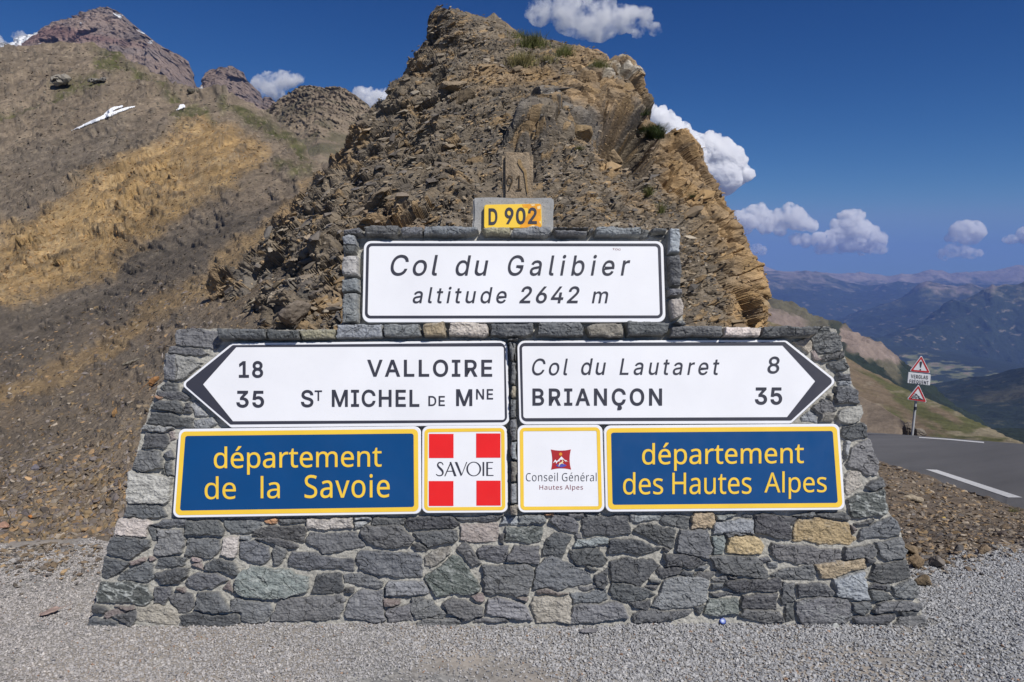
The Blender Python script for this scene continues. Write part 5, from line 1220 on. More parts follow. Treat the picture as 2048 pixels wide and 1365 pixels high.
'0':(453,'227,-7 191,-3 158,7 130,24 105,48 85,77 69,113 57,155 50,202 48,254 50,306 57,353 69,395 85,431 106,461 130,484 159,502 191,512 227,516 262,512 295,502 323,484 348,461 368,431 384,395 396,353 403,306 405,254 403,202 396,155 384,113 368,77 348,48 323,24 295,7 263,-3|227,50 261,56 290,74 306,92 320,116 330,144 338,176 342,213 344,254 342,295 338,332 330,365 320,393 306,416 290,435 261,453 227,460 192,453 163,435 147,416 134,393 123,365 115,332 111,295 109,254 111,213 115,176 123,144 134,116 147,92 163,74 192,56'),
'1':(453,'76,0 76,55 391,55 391,0|276,509 276,0 212,0 212,448 209,448 86,358 86,427 198,509'),
'2':(453,'64,0 64,47 234,229 282,282 311,327 320,371 317,397 308,419 293,436 273,449 224,460 196,457 172,447 153,433 139,413 130,390 127,362 66,362 68,391 75,418 86,442 111,473 143,496 168,507 196,513 225,516 254,513 281,507 306,497 337,474 361,445 376,411 381,372 371,318 336,259 267,180 153,60 153,57 389,57 389,0'),
'3':(453,'218,-7 188,-5 159,1 133,10 98,30 70,57 52,91 44,132 109,132 115,107 126,87 144,71 165,59 219,50 275,61 297,74 315,93 325,116 329,145 326,172 316,196 299,217 275,234 242,244 201,248 157,248 157,299 288,448 288,452 70,452 70,509 372,509 372,461 211,278 211,289 247,290 279,286 308,276 333,262 354,244 371,222 383,198 391,173 393,145 390,116 383,90 370,66 354,45 333,27 309,12 281,2 251,-5'),
'4':(453,'40,105 40,158 247,509 311,509 109,166 109,163 413,163 413,105|282,0 282,121 282,146 282,318 343,318 343,0'),
'5':(453,'221,-7 192,-5 165,1 140,11 108,32 83,60 66,93 60,130 122,130 127,108 138,89 173,60 221,50 250,53 276,64 298,82 314,104 324,131 328,162 324,193 314,221 297,244 275,262 248,273 218,277 167,268 128,246 67,253 96,509 366,509 366,452 151,452 134,301 136,301 178,325 229,334 263,330 294,321 321,306 345,285 364,260 379,231 388,199 391,163 388,132 381,102 369,76 352,52 332,32 309,15 282,3 253,-4'),
'6':(453,'226,-7 196,-4 168,3 142,15 119,31 100,51 84,74 73,101 66,130 64,162 68,199 80,239 137,340 252,509 322,509 151,261 145,261 165,288 196,307 235,314 265,312 291,305 316,295 346,271 370,240 380,215 387,187 389,157 387,127 379,98 368,73 352,50 333,30 310,14 284,3 257,-4|226,48 254,52 279,63 299,79 314,101 324,128 327,157 324,187 314,213 299,235 279,251 254,262 226,265 198,262 174,252 153,235 138,214 128,188 125,158 128,128 138,102 153,79 174,63 198,52'),
'7':(453,'97,0 323,448 323,452 62,452 62,509 391,509 391,449 165,0'),
'8':(453,'226,-7 193,-5 163,1 136,11 101,33 74,62 57,96 52,135 55,166 65,195 81,220 101,241 125,256 153,265 153,267 119,282 93,308 76,342 70,380 75,417 90,450 114,477 146,498 170,508 197,514 226,516 255,514 282,508 306,498 337,477 361,450 377,417 382,380 376,342 359,308 333,282 300,267 300,265 327,256 351,241 372,220 387,195 397,166 401,135 395,96 378,62 352,33 317,11 289,1 259,-5|226,49 258,52 285,60 307,74 323,91 333,113 337,139 333,165 322,189 305,208 283,223 256,232 226,235 196,232 169,223 147,208 130,189 119,165 115,139 119,113 129,91 145,74 167,60 195,52|226,290 274,300 293,313 307,330 316,351 319,376 316,399 308,420 294,437 275,449 226,460 177,449 159,437 145,420 136,399 133,376 136,351 145,330 159,313 178,300'),
'9':(453,'226,516 256,513 285,506 310,494 333,478 352,458 368,434 380,408 387,378 389,347 385,309 373,270 315,168 200,0 130,0 301,248 307,248 287,221 257,202 218,195 188,197 161,203 137,214 106,237 83,269 72,294 66,321 64,352 66,382 73,411 85,436 101,459 120,479 143,494 168,506 196,513|226,460 199,457 174,446 154,429 138,407 129,381 125,352 129,322 138,295 154,274 174,257 199,247 226,243 254,247 279,257 299,273 314,295 324,321 327,350 324,381 314,407 299,429 279,446 254,457'),
'%':(676,'175,283 146,286 121,297 101,314 86,335 78,360 75,388 75,412 78,440 87,464 101,486 121,503 146,513 175,517 206,513 230,503 250,486 264,464 273,440 276,412 276,388 273,360 264,335 250,314 230,297 205,286|175,327 198,332 212,346 221,365 223,388 223,412 213,454 198,468 175,473 153,468 138,454 130,435 127,412 127,388 130,365 138,346 153,332|501,-10 471,-6 446,5 426,21 412,43 403,68 400,95 400,120 403,147 412,172 427,194 447,210 471,221 501,225 531,221 556,210 576,194 590,172 598,147 601,120 601,95 598,68 589,43 575,21 555,5 531,-6|501,35 523,39 538,53 546,73 549,95 549,120 538,162 524,176 501,180 479,176 464,162 456,142 453,120 453,95 455,73 464,53 479,39|132,0 482,509 540,509 191,0'),
}
def curve_mesh(cu):
    o = bpy.data.objects.new('tmp', cu); COL.objects.link(o)
    dg = bpy.context.evaluated_depsgraph_get(); me = bpy.data.meshes.new_from_object(o.evaluated_get(dg))
    V = np.array([v.co[:2] for v in me.vertices]); F = [tuple(p.vertices) for p in me.polygons]
    bpy.data.objects.remove(o); bpy.data.meshes.remove(me); bpy.data.curves.remove(cu)
    return V, F
def contours(ch, G):
    out = []
    for c in G[ch][1].split('|'):
        c = np.array([tuple(map(int, p.split(','))) for p in c.split()], float); c = c[np.hypot(*(c - np.roll(c, 1, 0)).T) > 2.5]
        out.append((c, 0.5 * np.sum(c[:, 0] * np.roll(c[:, 1], -1) - np.roll(c[:, 0], -1) * c[:, 1])))
    sg = -np.sign(max(out, key=lambda t: abs(t[1]))[1])
    return [(c, a * -sg) for c, a in out], sg    # outer contours positive, holes negative
def side(c, sg, d):                              # contour moved outwards by d
    e = np.roll(c, -1, 0) - c; e /= np.linalg.norm(e, axis=1, keepdims=True); nl = np.stack([-e[:, 1], e[:, 0]], 1) * sg; n0 = np.roll(nl, 1, 0)
    return c + d * (nl + n0) / np.maximum(1 + (nl * n0).sum(1, keepdims=True), 0.6)
def human_geo(body, track=0, off=0.0, G=None):   # letters from the outlines above; third column lifts overlapping pieces apart
    Gs = G or GLYPH; x = 0; Vs, Fs, b = [], [], 0
    def add(V, F, z):
        nonlocal b
        Vs.append(np.column_stack([V, np.full(len(V), z)])); Fs.extend(tuple(i + b for i in f) for f in F); b += len(V)
    for ch in body:
        if ch == ' ': x += 190 + track; continue
        cs, sg = contours(ch, Gs); outs = [c for c, a in cs if a > 0]; holes = [c for c, a in cs if a < 0]
        for k, oc in enumerate(outs):
            mine = [oc] + [h for h in holes if oc[:, 0].min() <= h[:, 0].mean() <= oc[:, 0].max() and oc[:, 1].min() <= h[:, 1].mean() <= oc[:, 1].max()]
            cu = bpy.data.curves.new('t', 'CURVE'); cu.dimensions = '2D'; cu.fill_mode = 'FRONT'
            for c in mine:
                if G is None: c = side(c, sg, off * 1000)
                sp = cu.splines.new('POLY'); sp.points.add(len(c) - 1); sp.use_cyclic_u = True
                for q, (px, py) in zip(sp.points, c): q.co = ((x + px) / 1000, py / 1000, 0, 1)
            V, F = curve_mesh(cu); add(V, F, 0.0002 * k)
            if G is not None and off > 0:
                for c in mine:
                    a_, b_ = side(c, sg, off * 1000), side(c, sg, -4.0); n = len(c)
                    add((np.concatenate([a_, b_]) + (x, 0)) / 1000, [(q, (q + 1) % n, n + (q + 1) % n, n + q) for q in range(n)], 0.0004 + 0.0002 * k)
        x += Gs[ch][0] + track
    return np.concatenate(Vs), Fs
def text_geo(body, track=0, shear=0.0, off=0.0):
    V, F = human_geo(body, track, off, SIGNG); V[:, 0] += shear * V[:, 1]; return V, F
def fit(V, box, slope=0.0, ref=None):            # letters -> photo pixels inside an ink box (x0, top, x1, bottom)
    r = V if ref is None else ref
    x0, y0, x1, y1 = box; a, b = r.min(0), r.max(0)
    px = x0 + (V[:, 0] - a[0]) / (b[0] - a[0]) * (x1 - x0); py = y1 - (V[:, 1] - a[1]) / (b[1] - a[1]) * (y1 - y0)
    return np.column_stack([px, py + slope * (px - (x0 + x1) / 2), V[:, 2]])
def rounded(pts, rad, seg=7):
    pts = [np.array(p, float) for p in pts]; n = len(pts); out = []
    rad = rad if hasattr(rad, '__len__') else [rad] * n
    for i in range(n):
        p, a, b = pts[i], pts[i - 1], pts[(i + 1) % n]; r = rad[i]
        da, db = (a - p) / np.linalg.norm(a - p), (b - p) / np.linalg.norm(b - p)
        th = math.acos(np.clip(da @ db, -1, 1)); t = r / math.tan(th / 2); bis = (da + db) / np.linalg.norm(da + db); c = p + bis * (r / math.sin(th / 2))
        s, e = p + da * t - c, p + db * t - c
        a0 = math.atan2(s[1], s[0]); a1 = math.atan2(e[1], e[0]); d = (a1 - a0 + math.pi) % (2 * math.pi) - math.pi
        for k in range(seg + 1):
            q = a0 + d * k / seg; out.append(c + r * np.array([math.cos(q), math.sin(q)]))
    return np.array(out)
def inset(pts, d):
    pts = [np.array(p, float) for p in pts]; n = len(pts); area = sum(pts[i][0] * pts[(i + 1) % n][1] - pts[(i + 1) % n][0] * pts[i][1] for i in range(n))
    sg = 1 if area > 0 else -1; d = d if hasattr(d, '__len__') else [d] * n; L = []
    for i in range(n):
        a, b = pts[i], pts[(i + 1) % n]; e = (b - a) / np.linalg.norm(b - a); nn = sg * np.array([-e[1], e[0]]); L.append((a + nn * d[i], e))
    out = []
    for i in range(n):
        (p, e), (q, f) = L[i - 1], L[i]; M = np.array([e, -f]).T; s = np.linalg.solve(M, q - p); out.append(p + e * s[0])
    return out

# ================================================================== SIGNS ON THE WALL
M_white = plain('sign_white', (0.83, 0.84, 0.87), 0.38, 0.45, 0.05, 3.5)
M_black = plain('sign_black', (0.045, 0.046, 0.062), 0.42, 0.4, 0.1, 6)
M_yel = plain('sign_yellow', (0.88, 0.585, 0.055), 0.42, 0.4, 0.06, 6)
M_blue = plain('sign_blue', (0.004, 0.062, 0.205), 0.36, 0.45, 0.10, 3)
M_red = plain('sign_red', (0.80, 0.016, 0.016), 0.42, 0.4, 0.05, 6)
M_logo = plain('emblem_red', (0.40, 0.022, 0.024), 0.45, 0.4, 0.05, 8)
M_violet = plain('emblem_blue', (0.10, 0.09, 0.42), 0.45, 0.4, 0.05, 8)
M_cream = plain('emblem_cream', (0.85, 0.70, 0.42), 0.45, 0.4, 0.05, 8)
M_sunor = plain('emblem_orange', (0.75, 0.30, 0.03), 0.45, 0.4, 0.05, 8)
M_maroon = plain('letter_maroon', (0.20, 0.016, 0.03), 0.45, 0.4, 0.05, 8)
M_metal = plain('galvanised_steel', (0.42, 0.43, 0.44), 0.45, 0.5, 0.15, 8)
FACE = 0.034
class Plane:                                      # where a sign's pixels go: the leaning wall, or an upright plane at a distance
    def __init__(s, D=None): s.D = D
    def P(s, px, off):
        px = np.asarray(px, float)
        if s.D is None:
            u, v = pxuv(px[:, 0], px[:, 1], FACE); return wall(u, v, off)
        p = at(px[:, 0], px[:, 1], s.D); p[:, 1] -= off; return p
WALLP = Plane()
def flat(name, loop, off, parent, mat, root, pl=WALLP):
    return part(name, pl.P(loop, off), [tuple(range(len(loop)))], parent, mat, root)
def ring(name, lo, li, off, parent, mat, root, pl=WALLP):
    n = len(lo); V = np.concatenate([pl.P(lo, off), pl.P(li, off)])
    return part(name, V, [(k, (k + 1) % n, n + (k + 1) % n, n + k) for k in range(n)], parent, mat, root)
def words(name, items, off, parent, mat, root, pl=WALLP):
    for (V, F) in items: o = part(name, pl.P(V[:, :2], off + (V[:, 2] if V.shape[1] > 2 else 0 * V[:, 0])), F, parent, mat, root)
    return o
def panel(name, label, pts, rad, cat='sign', thick=0.024, face=FACE, pl=WALLP, group=None, mat=None, pname='panel'):
    out = rounded(pts, rad); inn = rounded(inset(pts, 0.9), [max(0.6, r - 0.9) for r in (rad if hasattr(rad, '__len__') else [rad] * len(pts))])
    n = len(out); c = pl.P(np.array([[out[:, 0].mean(), out[:, 1].max()]]), face - thick)[0]
    root = thing(name, label, cat, c, group) if label else None
    V = np.concatenate([pl.P(out, face - thick), pl.P(out, face - 0.003), pl.P(inn, face)])
    F = [(a * n + k, a * n + (k + 1) % n, (a + 1) * n + (k + 1) % n, (a + 1) * n + k) for a in (0, 1) for k in range(n)]
    F += [tuple(2 * n + k for k in range(n)), tuple(n - 1 - k for k in range(n))]
    return root, V, F
def wall_sign(name, label, pts, rad, group=None, mat=None, **kw):
    root, V, F = panel(name, label, pts, rad, group=group, **kw)
    part('panel', V, F, root, mat or M_white, root); return root
L1, L2, L3 = FACE + 0.0012, FACE + 0.0026, FACE + 0.0040
I4 = dict(track=80, shear=0.19, off=0.006)

def T(b, box, slope=0.0, ref=None, **k):
    V, F = text_geo(b, **k); r = text_geo(ref, **k)[0] if ref else None
    return fit(V, box, slope, r), F
def Hm(b, box, slope=0.0, track=0, off=0.0):
    V, F = human_geo(b, track, off); return fit(V, box, slope), F
# -- the pass name
q = [(727.5, 482), (1326.5, 482.5), (1331.5, 645), (724, 645.5)]
r = wall_sign('pass_name_sign', 'white black-bordered plate reading Col du Galibier altitude 2642 m, topmost plate on the wall', q, 15)
a = inset(q, [5, 5.5, 8, 5.5]); ring('border', rounded(a, 11), rounded(inset(a, 5.6), 6), L1, r, M_black, r)
words('lettering', [T('Col', (781.5, 510, 876, 552.3), **I4), T('du', (911.4, 511.3, 976.8, 552.4), **I4), T('Galibier', (1015.9, 510.3, 1260.6, 552.3), track=150, shear=0.19, off=0.006)], L1, r, M_black, r)
words('lettering', [T('altitude', (825.6, 574, 1013.5, 607.4), track=120, shear=0.19, off=0.006), T('2642', (1038.5, 573, 1159, 607.4), track=60, shear=0.19, off=0.012), T('m', (1183.7, 583.2, 1216.5, 607), shear=0.19, off=0.006)], L1, r, M_black, r)
words('scribble', [T('TOC', (1225, 497.5, 1241.5, 501), 0.06, shear=0.1)], L1, r, M_maroon, r)
# -- left arrow
q = [(361.2, 769.2), (464, 686.3), (1014.7, 681.5), (1019.2, 851.4), (461.7, 856)]; rd = [9, 9, 15, 15, 9]
r = wall_sign('direction_sign', 'white arrow-shaped plate pointing left to Valloire and St Michel', q, rd, 'arrow signs on the wall')
a = inset(q, [4.5, 4.5, 4.5, 6.5, 4.5]); hole = [(406.3, 769.2), (472.8, 694.7), (1007.8, 693), (1009.8, 840.3), (466.2, 843)]
ring('border', rounded(a, [7, 4, 11, 11, 4]), rounded(hole, [0.6, 0.6, 5, 5, 0.6]), L1, r, M_black, r)
B1 = dict(track=80, off=0.016)
words('lettering', [T('18', (478, 722.4, 526.6, 756.4), track=35, off=0.02), T('VALLOIRE', (734.6, 719.6, 984.5, 754.3), **B1)], L1, r, M_black, r)
words('lettering', [T('35', (472.8, 782, 528.6, 816), track=35, off=0.02), T('S', (602.1, 780.3, 627.1, 815.3), off=0.016), T('T', (629.5, 781.3, 644.4, 802.1), off=0.012), T('MICHEL', (663.9, 779.6, 838.9, 814.6), track=50, off=0.016),
      T('DE', (857, 792.4, 889.9, 812.5), track=50, off=0.012), T('M', (912.4, 778.9, 944.7, 812.5), off=0.018), T('NE', (952.3, 778.6, 986.3, 799.4), track=50, off=0.012)], L1, r, M_black, r)
# -- right arrow
q = [(1034, 681.8), (1571.3, 680), (1674.5, 762.5), (1581.8, 848), (1038.5, 849.8)]; rd = [15, 9, 10, 9, 15]
r = wall_sign('direction_sign', 'white arrow-shaped plate pointing right to Col du Lautaret and Briançon', q, rd, 'arrow signs on the wall')
a = inset(q, [4.5, 4.5, 4.5, 6.5, 4.5]); hole = [(1044, 692.7), (1565, 691.6), (1630.4, 762.7), (1573.8, 834.7), (1046.8, 836.8)]
ring('border', rounded(a, [11, 4, 8, 4, 11]), rounded(hole, [5, 0.6, 0.6, 0.6, 5]), L1, r, M_black, r)
words('lettering', [T('Col', (1064.3, 717.3, 1135.7, 751.4), track=90, shear=0.19, off=0.004), T('du', (1162.4, 717.3, 1212, 750.7), **I4), T('Lautaret', (1239, 717.3, 1438.8, 750.7), track=120, shear=0.19, off=0.004), T('8', (1535, 713.4, 1559, 747.9), shear=0.12, off=0.01)], L1, r, M_black, r)
words('lettering', [T('BRIANÇON', (1065, 777, 1324.1, 812.2), ref='BRIANCON', track=100, off=0.018), T('35', (1509.8, 775.3, 1564.3, 810.1), track=35, off=0.02)], L1, r, M_black, r)
# -- the two blue department plates
def blue(label, q, lines):
    r = wall_sign('department_sign', label, q, 13, 'blue department plates on the wall')
    a = inset(q, 5.3); b = inset(q, 14.2)
    ring('border', rounded(a, 10), rounded(b, 5), L1, r, M_yel, r)
    flat('field', rounded(b, 5), L1 - 0.0004, r, M_blue, r)
    for ln in lines: words('lettering', [Hm(*it[:-1], **it[-1]) for it in ln], L2, r, M_yel, r)
K = dict(off=0.002)
blue('blue yellow-bordered plate lettered département de la Savoie', [(357.7, 858.3), (841.4, 853.1), (842.6, 1028.5), (344.6, 1036.3)],
     [[('département', (428.1, 891.6, 763.4, 948.8), -0.0105, dict(off=0.004))], [('de', (409.7, 953, 472.1, 999), -0.008, K), ('la', (521.7, 952.3, 559.9, 997.4), -0.008, K), ('Savoie', (609.4, 948.8, 779.6, 996.3), -0.008, dict(track=25, off=0.004))]])
blue('blue yellow-bordered plate lettered département des Hautes Alpes', [(1207.4, 851.6), (1678.5, 848), (1690.8, 1020.4), (1211, 1024.6)],
     [[('département', (1284, 885, 1607.2, 941.3), -0.009, dict(off=0.004))], [('des', (1246, 944.8, 1326, 989.6), -0.006, K), ('Hautes', (1344.5, 945.5, 1502.7, 988.9), -0.006, K), ('Alpes', (1528.4, 943, 1652.9, 998.2), -0.006, K)]])
# -- Savoy shield plate
q = [(844, 853), (1014, 851.4), (1015.9, 1025.8), (843.4, 1027)]
r = wall_sign('shield_sign', 'square white plate with four red squares and the word SAVOIE', q, 13)
a = inset(q, 5); ring('border', rounded(a, 9.5), rounded(inset(a, 6.9), 3), L1, r, M_yel, r)
for sq in ([(858, 868.2), (907.2, 868.2), (907.2, 916.5), (858, 916.5)], [(952.3, 867.3), (1001, 867.3), (1001, 915.9), (952.3, 915.9)], [(857.6, 962.5), (907, 962.5), (907, 1012.4), (857.6, 1012.4)], [(952.8, 961.7), (1001.2, 961.7), (1001.4, 1011.6), (952.8, 1011.6)]):
    flat('red_square', np.array(sq), L1, r, M_red, r)
def z4(pts): return np.array(pts, float) / 5.389 + (840, 840)
it = []
for pl_ in ([(262, 608), (275, 608), (333, 474), (327, 458)], [(320, 457), (336, 452), (395, 608), (368, 608)], [(292, 550), (362, 550), (366, 559), (288, 559)], [(375, 455), (402, 455), (453, 588), (441, 608)], [(499, 455), (510, 455), (452, 600), (445, 600)],
            [(675, 455), (693, 455), (693, 605), (675, 605)], [(715, 455), (734, 455), (734, 605), (715, 605)], [(734, 455), (788, 455), (788, 464), (734, 464)], [(734, 519), (781, 519), (781, 528), (734, 528)], [(734, 595), (793, 595), (793, 605), (734, 605)]):
    it.append((z4(pl_), [tuple(range(len(pl_)))]))
th = np.linspace(0, 2 * math.pi, 40, endpoint=False)
oo = np.concatenate([np.stack([580 + 80 * np.cos(th), 530 + 78 * np.sin(th)], 1), np.stack([580 + 62 * np.cos(th), 530 + 70 * np.sin(th)], 1)])
it.append((z4(oo), [(k, (k + 1) % 40, 40 + (k + 1) % 40, 40 + k) for k in range(40)]))
S_ = np.array([(250, 488, 4), (243, 468, 5), (222, 458, 6), (200, 463, 7), (189, 484, 8), (199, 507, 10), (222, 528, 12), (243, 550, 11), (249, 575, 9), (239, 595, 7), (215, 604, 5.5), (190, 600, 5), (174, 586, 4)], float)
ts = np.linspace(0, 12, 49); Sx = np.stack([np.interp(ts, range(13), S_[:, k]) for k in range(3)], 1)
for _ in range(3): Sx[1:-1] = 0.25 * Sx[:-2] + 0.5 * Sx[1:-1] + 0.25 * Sx[2:]
tg = np.gradient(Sx[:, :2], axis=0); tg /= np.linalg.norm(tg, axis=1, keepdims=True); nn = np.stack([-tg[:, 1], tg[:, 0]], 1) * Sx[:, 2:]
it.append((z4(np.concatenate([Sx[:, :2] + nn, Sx[:, :2] - nn])), [(k, k + 1, 50 + k, 49 + k) for k in range(48)]))
words('lettering', it, L1, r, M_black, r)
# -- council plate
q = [(1034.5, 851), (1204.8, 850), (1209.4, 1024.6), (1036, 1025.8)]
r = wall_sign('council_sign', 'square white plate with small red emblem reading Conseil Général', q, 13)
a = inset(q, 5); ring('border', rounded(a, 9.5), rounded(inset(a, 6.9), 3), L1, r, M_yel, r)
words('lettering', [Hm('Conseil Général', (1051.9, 945.6, 1193.1, 963), 0, 22, -0.005)], L1, r, M_black, r)
words('lettering', [Hm('Hautes Alpes', (1079, 970, 1166, 982.6), 0, 30, -0.004)], L1, r, M_maroon, r)
def zl(pts): return np.array(pts, float) / 19.5 + (1090, 880)
cn = [(225, 378), (1012, 376), (1020, 1164), (238, 1168)]; md = [(610, 470), (905, 770), (630, 1060), (335, 770)]; lp = []
for k in range(4):
    p0, p1, p2 = np.array(cn[k], float), np.array(md[k], float), np.array(cn[(k + 1) % 4], float)
    for t_ in np.linspace(0, 1, 12, endpoint=False): lp.append((1 - t_) ** 2 * p0 + 2 * t_ * (1 - t_) * p1 + t_ ** 2 * p2)
em = flat('emblem', zl(lp), L1, r, M_logo, r)
def emb(name, pts, off, mat): return flat(name, zl(pts), off, em, mat, r)
emb('mountains', [(305, 912), (400, 768), (452, 835), (485, 820), (640, 648), (782, 802), (815, 788), (930, 885), (842, 826), (818, 858), (778, 832), (700, 755), (682, 782), (572, 780), (582, 836), (490, 852), (440, 935), (408, 848)], L2, M_white)
emb('sun', [(610 + (72 if k % 2 else 52) * math.cos(k * math.pi / 12), 560 + (76 if k % 2 else 54) * math.sin(k * math.pi / 12)) for k in range(24)], L2, M_sunor)
emb('lake', [(415, 996), (530, 945), (640, 928), (750, 945), (850, 996), (765, 1045), (640, 1080), (495, 1052)], L2, M_violet)
emb('leaping_animal', [(525, 1042), (545, 960), (552, 905), (620, 882), (662, 848), (672, 785), (690, 790), (700, 828), (724, 852), (697, 868), (690, 902), (750, 970), (725, 957), (665, 922), (602, 952), (572, 985), (548, 1042)], L3, M_cream)
# -- road number plate on the concrete block
class Block(Plane):
    def P(s, px, off):
        u, v = pxuv(np.asarray(px)[:, 0], np.asarray(px)[:, 1], -0.005); return wall(u, v, off - FACE - 0.005)
BP = Block()
q = [(968, 409.6), (1082.3, 407.4), (1083.8, 455), (967.6, 458)]
r = wall_sign('road_number_sign', 'small yellow plate reading D 902 on the concrete block', q, 5.5, pl=BP, thick=0.03, mat=M_yel)
M_worn = plain('worn_orange', (0.80, 0.34, 0.01), 0.5, 0.4, 0.2, 30); M_flake = plain('flaked_pale', (0.85, 0.66, 0.36), 0.6, 0.3, 0.15, 30)
def zd(p): return np.array(p, float) / 6.827 + (920, 280)
flat('faded_patch', zd([(850, 882), (960, 878), (1095, 876), (1106, 890), (1100, 1000), (1108, 1060), (1096, 1110), (1112, 1180), (1100, 1192), (960, 1196), (812, 1202), (850, 1120), (905, 1060), (940, 975), (925, 930), (860, 925)]), FACE + 0.0006, r, M_worn, r, BP)
for fl in ([(960, 884), (1020, 882), (1030, 896), (985, 905)], [(1050, 915), (1095, 900), (1098, 940), (1060, 950)], [(930, 1192), (1000, 1165), (1060, 1188), (1030, 1194)], [(1080, 1120), (1098, 1110), (1104, 1150)]):
    flat('paint_flake', zd(fl), FACE + 0.0009, r, M_flake, r, BP)
words('lettering', [T('D', (977.4, 417.3, 995, 450.6), off=0.022), T('902', (1009.6, 415.5, 1073.8, 449.2), track=35, off=0.022)], L1 + 0.0006, r, M_black, r, BP)
# -- flat dark digits painting the carving's shade, and rust stain on the milestone
ms = bpy.data.objects['milestone']; M_carve_shade = plain('carving_shade', (0.085, 0.062, 0.04), 0.95, 0.1, 0.2, 40); M_stain = plain('ochre_stain', (0.36, 0.25, 0.13), 0.95, 0.1, 0.4, 60)
MP = Plane(Dm - 0.003)
V9, F9 = T('91', (1014, 351, 1044, 381), track=50, off=0.0)
words('number_shade', [(V9, F9)], 0.004, ms, M_carve_shade, ms, MP)
flat('stain', zd([(800, 260), (835, 285), (850, 350), (905, 420), (915, 520), (920, 620), (935, 700), (925, 760), (905, 690), (890, 560), (870, 440), (810, 360), (785, 310)]), 0.003, ms, M_stain, ms, MP)

# ================================================================== ROADSIDE WARNING SIGN
DW = 24.0; WP = Plane(DW)
pb = at(1825.4, 873, DW); pt = at(1839.5, 735, DW + 0.05)
r = thing('warning_sign', 'roadside post leaning right with two red triangles and a VERGLAS FRÉQUENT plate', 'road sign', pb)
def tube(a, b, rad, n=14):
    a, b = np.array(a, float), np.array(b, float); d = b - a; d /= np.linalg.norm(d); x = np.cross(d, (0, 1, 0)); x /= np.linalg.norm(x); y = np.cross(d, x)
    th = np.linspace(0, 2 * math.pi, n, endpoint=False); c = (np.cos(th)[:, None] * x + np.sin(th)[:, None] * y) * rad
    return np.concatenate([a + c, b + c]), [(k, (k + 1) % n, n + (k + 1) % n, n + k) for k in range(n)] + [tuple(range(n))[::-1], tuple(range(n, 2 * n))]
V, F = tube(pb + np.array([0, 0.07, -0.3]), pt + np.array([0, 0.02, 0]), 0.038); part('post', V, F, r, M_metal, r, smooth=False)
M_wwhite = plain('plate_white', (0.62, 0.63, 0.66), 0.45, 0.4, 0.05, 5); M_wred = plain('plate_red', (0.42, 0.03, 0.035), 0.45, 0.4, 0.06, 5)
def plate(name, q, rad):
    _, V, F = panel(name, None, q, rad, pl=WP, face=0.03, thick=0.03); return part(name, V, F, r, M_wwhite, r)
t1 = [(1841.9, 710.6), (1860.2, 747.2), (1817.6, 743.2)]
p = plate('triangle_plate', t1, 2.2)
a = inset(t1, 1.0); ring('border', rounded(a, 1.8), rounded(inset(a, 3.1), 0.7), 0.036, p, M_wred, r, WP)
def zw(pts): return np.array(pts, float) / 6.205 + (1740, 680)
words('symbol', [(zw([(607, 278), (618, 268), (632, 268), (641, 280), (626, 345), (614, 344)]), [(0, 1, 2, 3, 4, 5)]), (zw([(618 + 10 * math.cos(x), 370 + 10 * math.sin(x)) for x in np.linspace(0, 2 * math.pi, 12, endpoint=False)]), [tuple(range(12))])], 0.036, p, M_black, r, WP)
p = plate('text_plate', [(1816.2, 744.4), (1860.4, 749.5), (1858.9, 771), (1814.1, 766.2)], 1.2)
words('lettering', [T('VERGLAS', (1821, 750.2, 1854.5, 757.8), 0.085, track=70, off=0.012), T('FRÉQUENT', (1818, 758.6, 1856, 768.4), 0.085, track=70, off=0.012)], 0.036, p, M_black, r, WP)
t2 = [(1836.4, 769), (1853.3, 805.8), (1812.6, 799.2)]
p = plate('triangle_plate', t2, 2.2)
a = inset(t2, 1.0); ring('border', rounded(a, 1.8), rounded(inset(a, 3.1), 0.7), 0.036, p, M_wred, r, WP)
words('symbol', [(zw([(497, 730), (532, 682), (560, 686), (665, 748)]), [(0, 1, 2, 3)]), (zw([(540, 668), (545, 664), (612, 704), (606, 709)]), [(0, 1, 2, 3)]), (zw([(556, 664), (578, 674), (584, 688), (560, 674)]), [(0, 1, 2, 3)])], 0.036, p, M_black, r, WP)
words('lettering', [T('12%', tuple(zw([(518, 690)])[0]) + tuple(zw([(590, 732)])[0]), 0.12, off=0.01)], 0.040, p, M_wwhite, r, WP)
V, F = tube(at(1831.2, 814, DW - 0.0), at(1830.6, 820, DW - 0.0), 0.043); part('band', V, F, r, M_black, r)
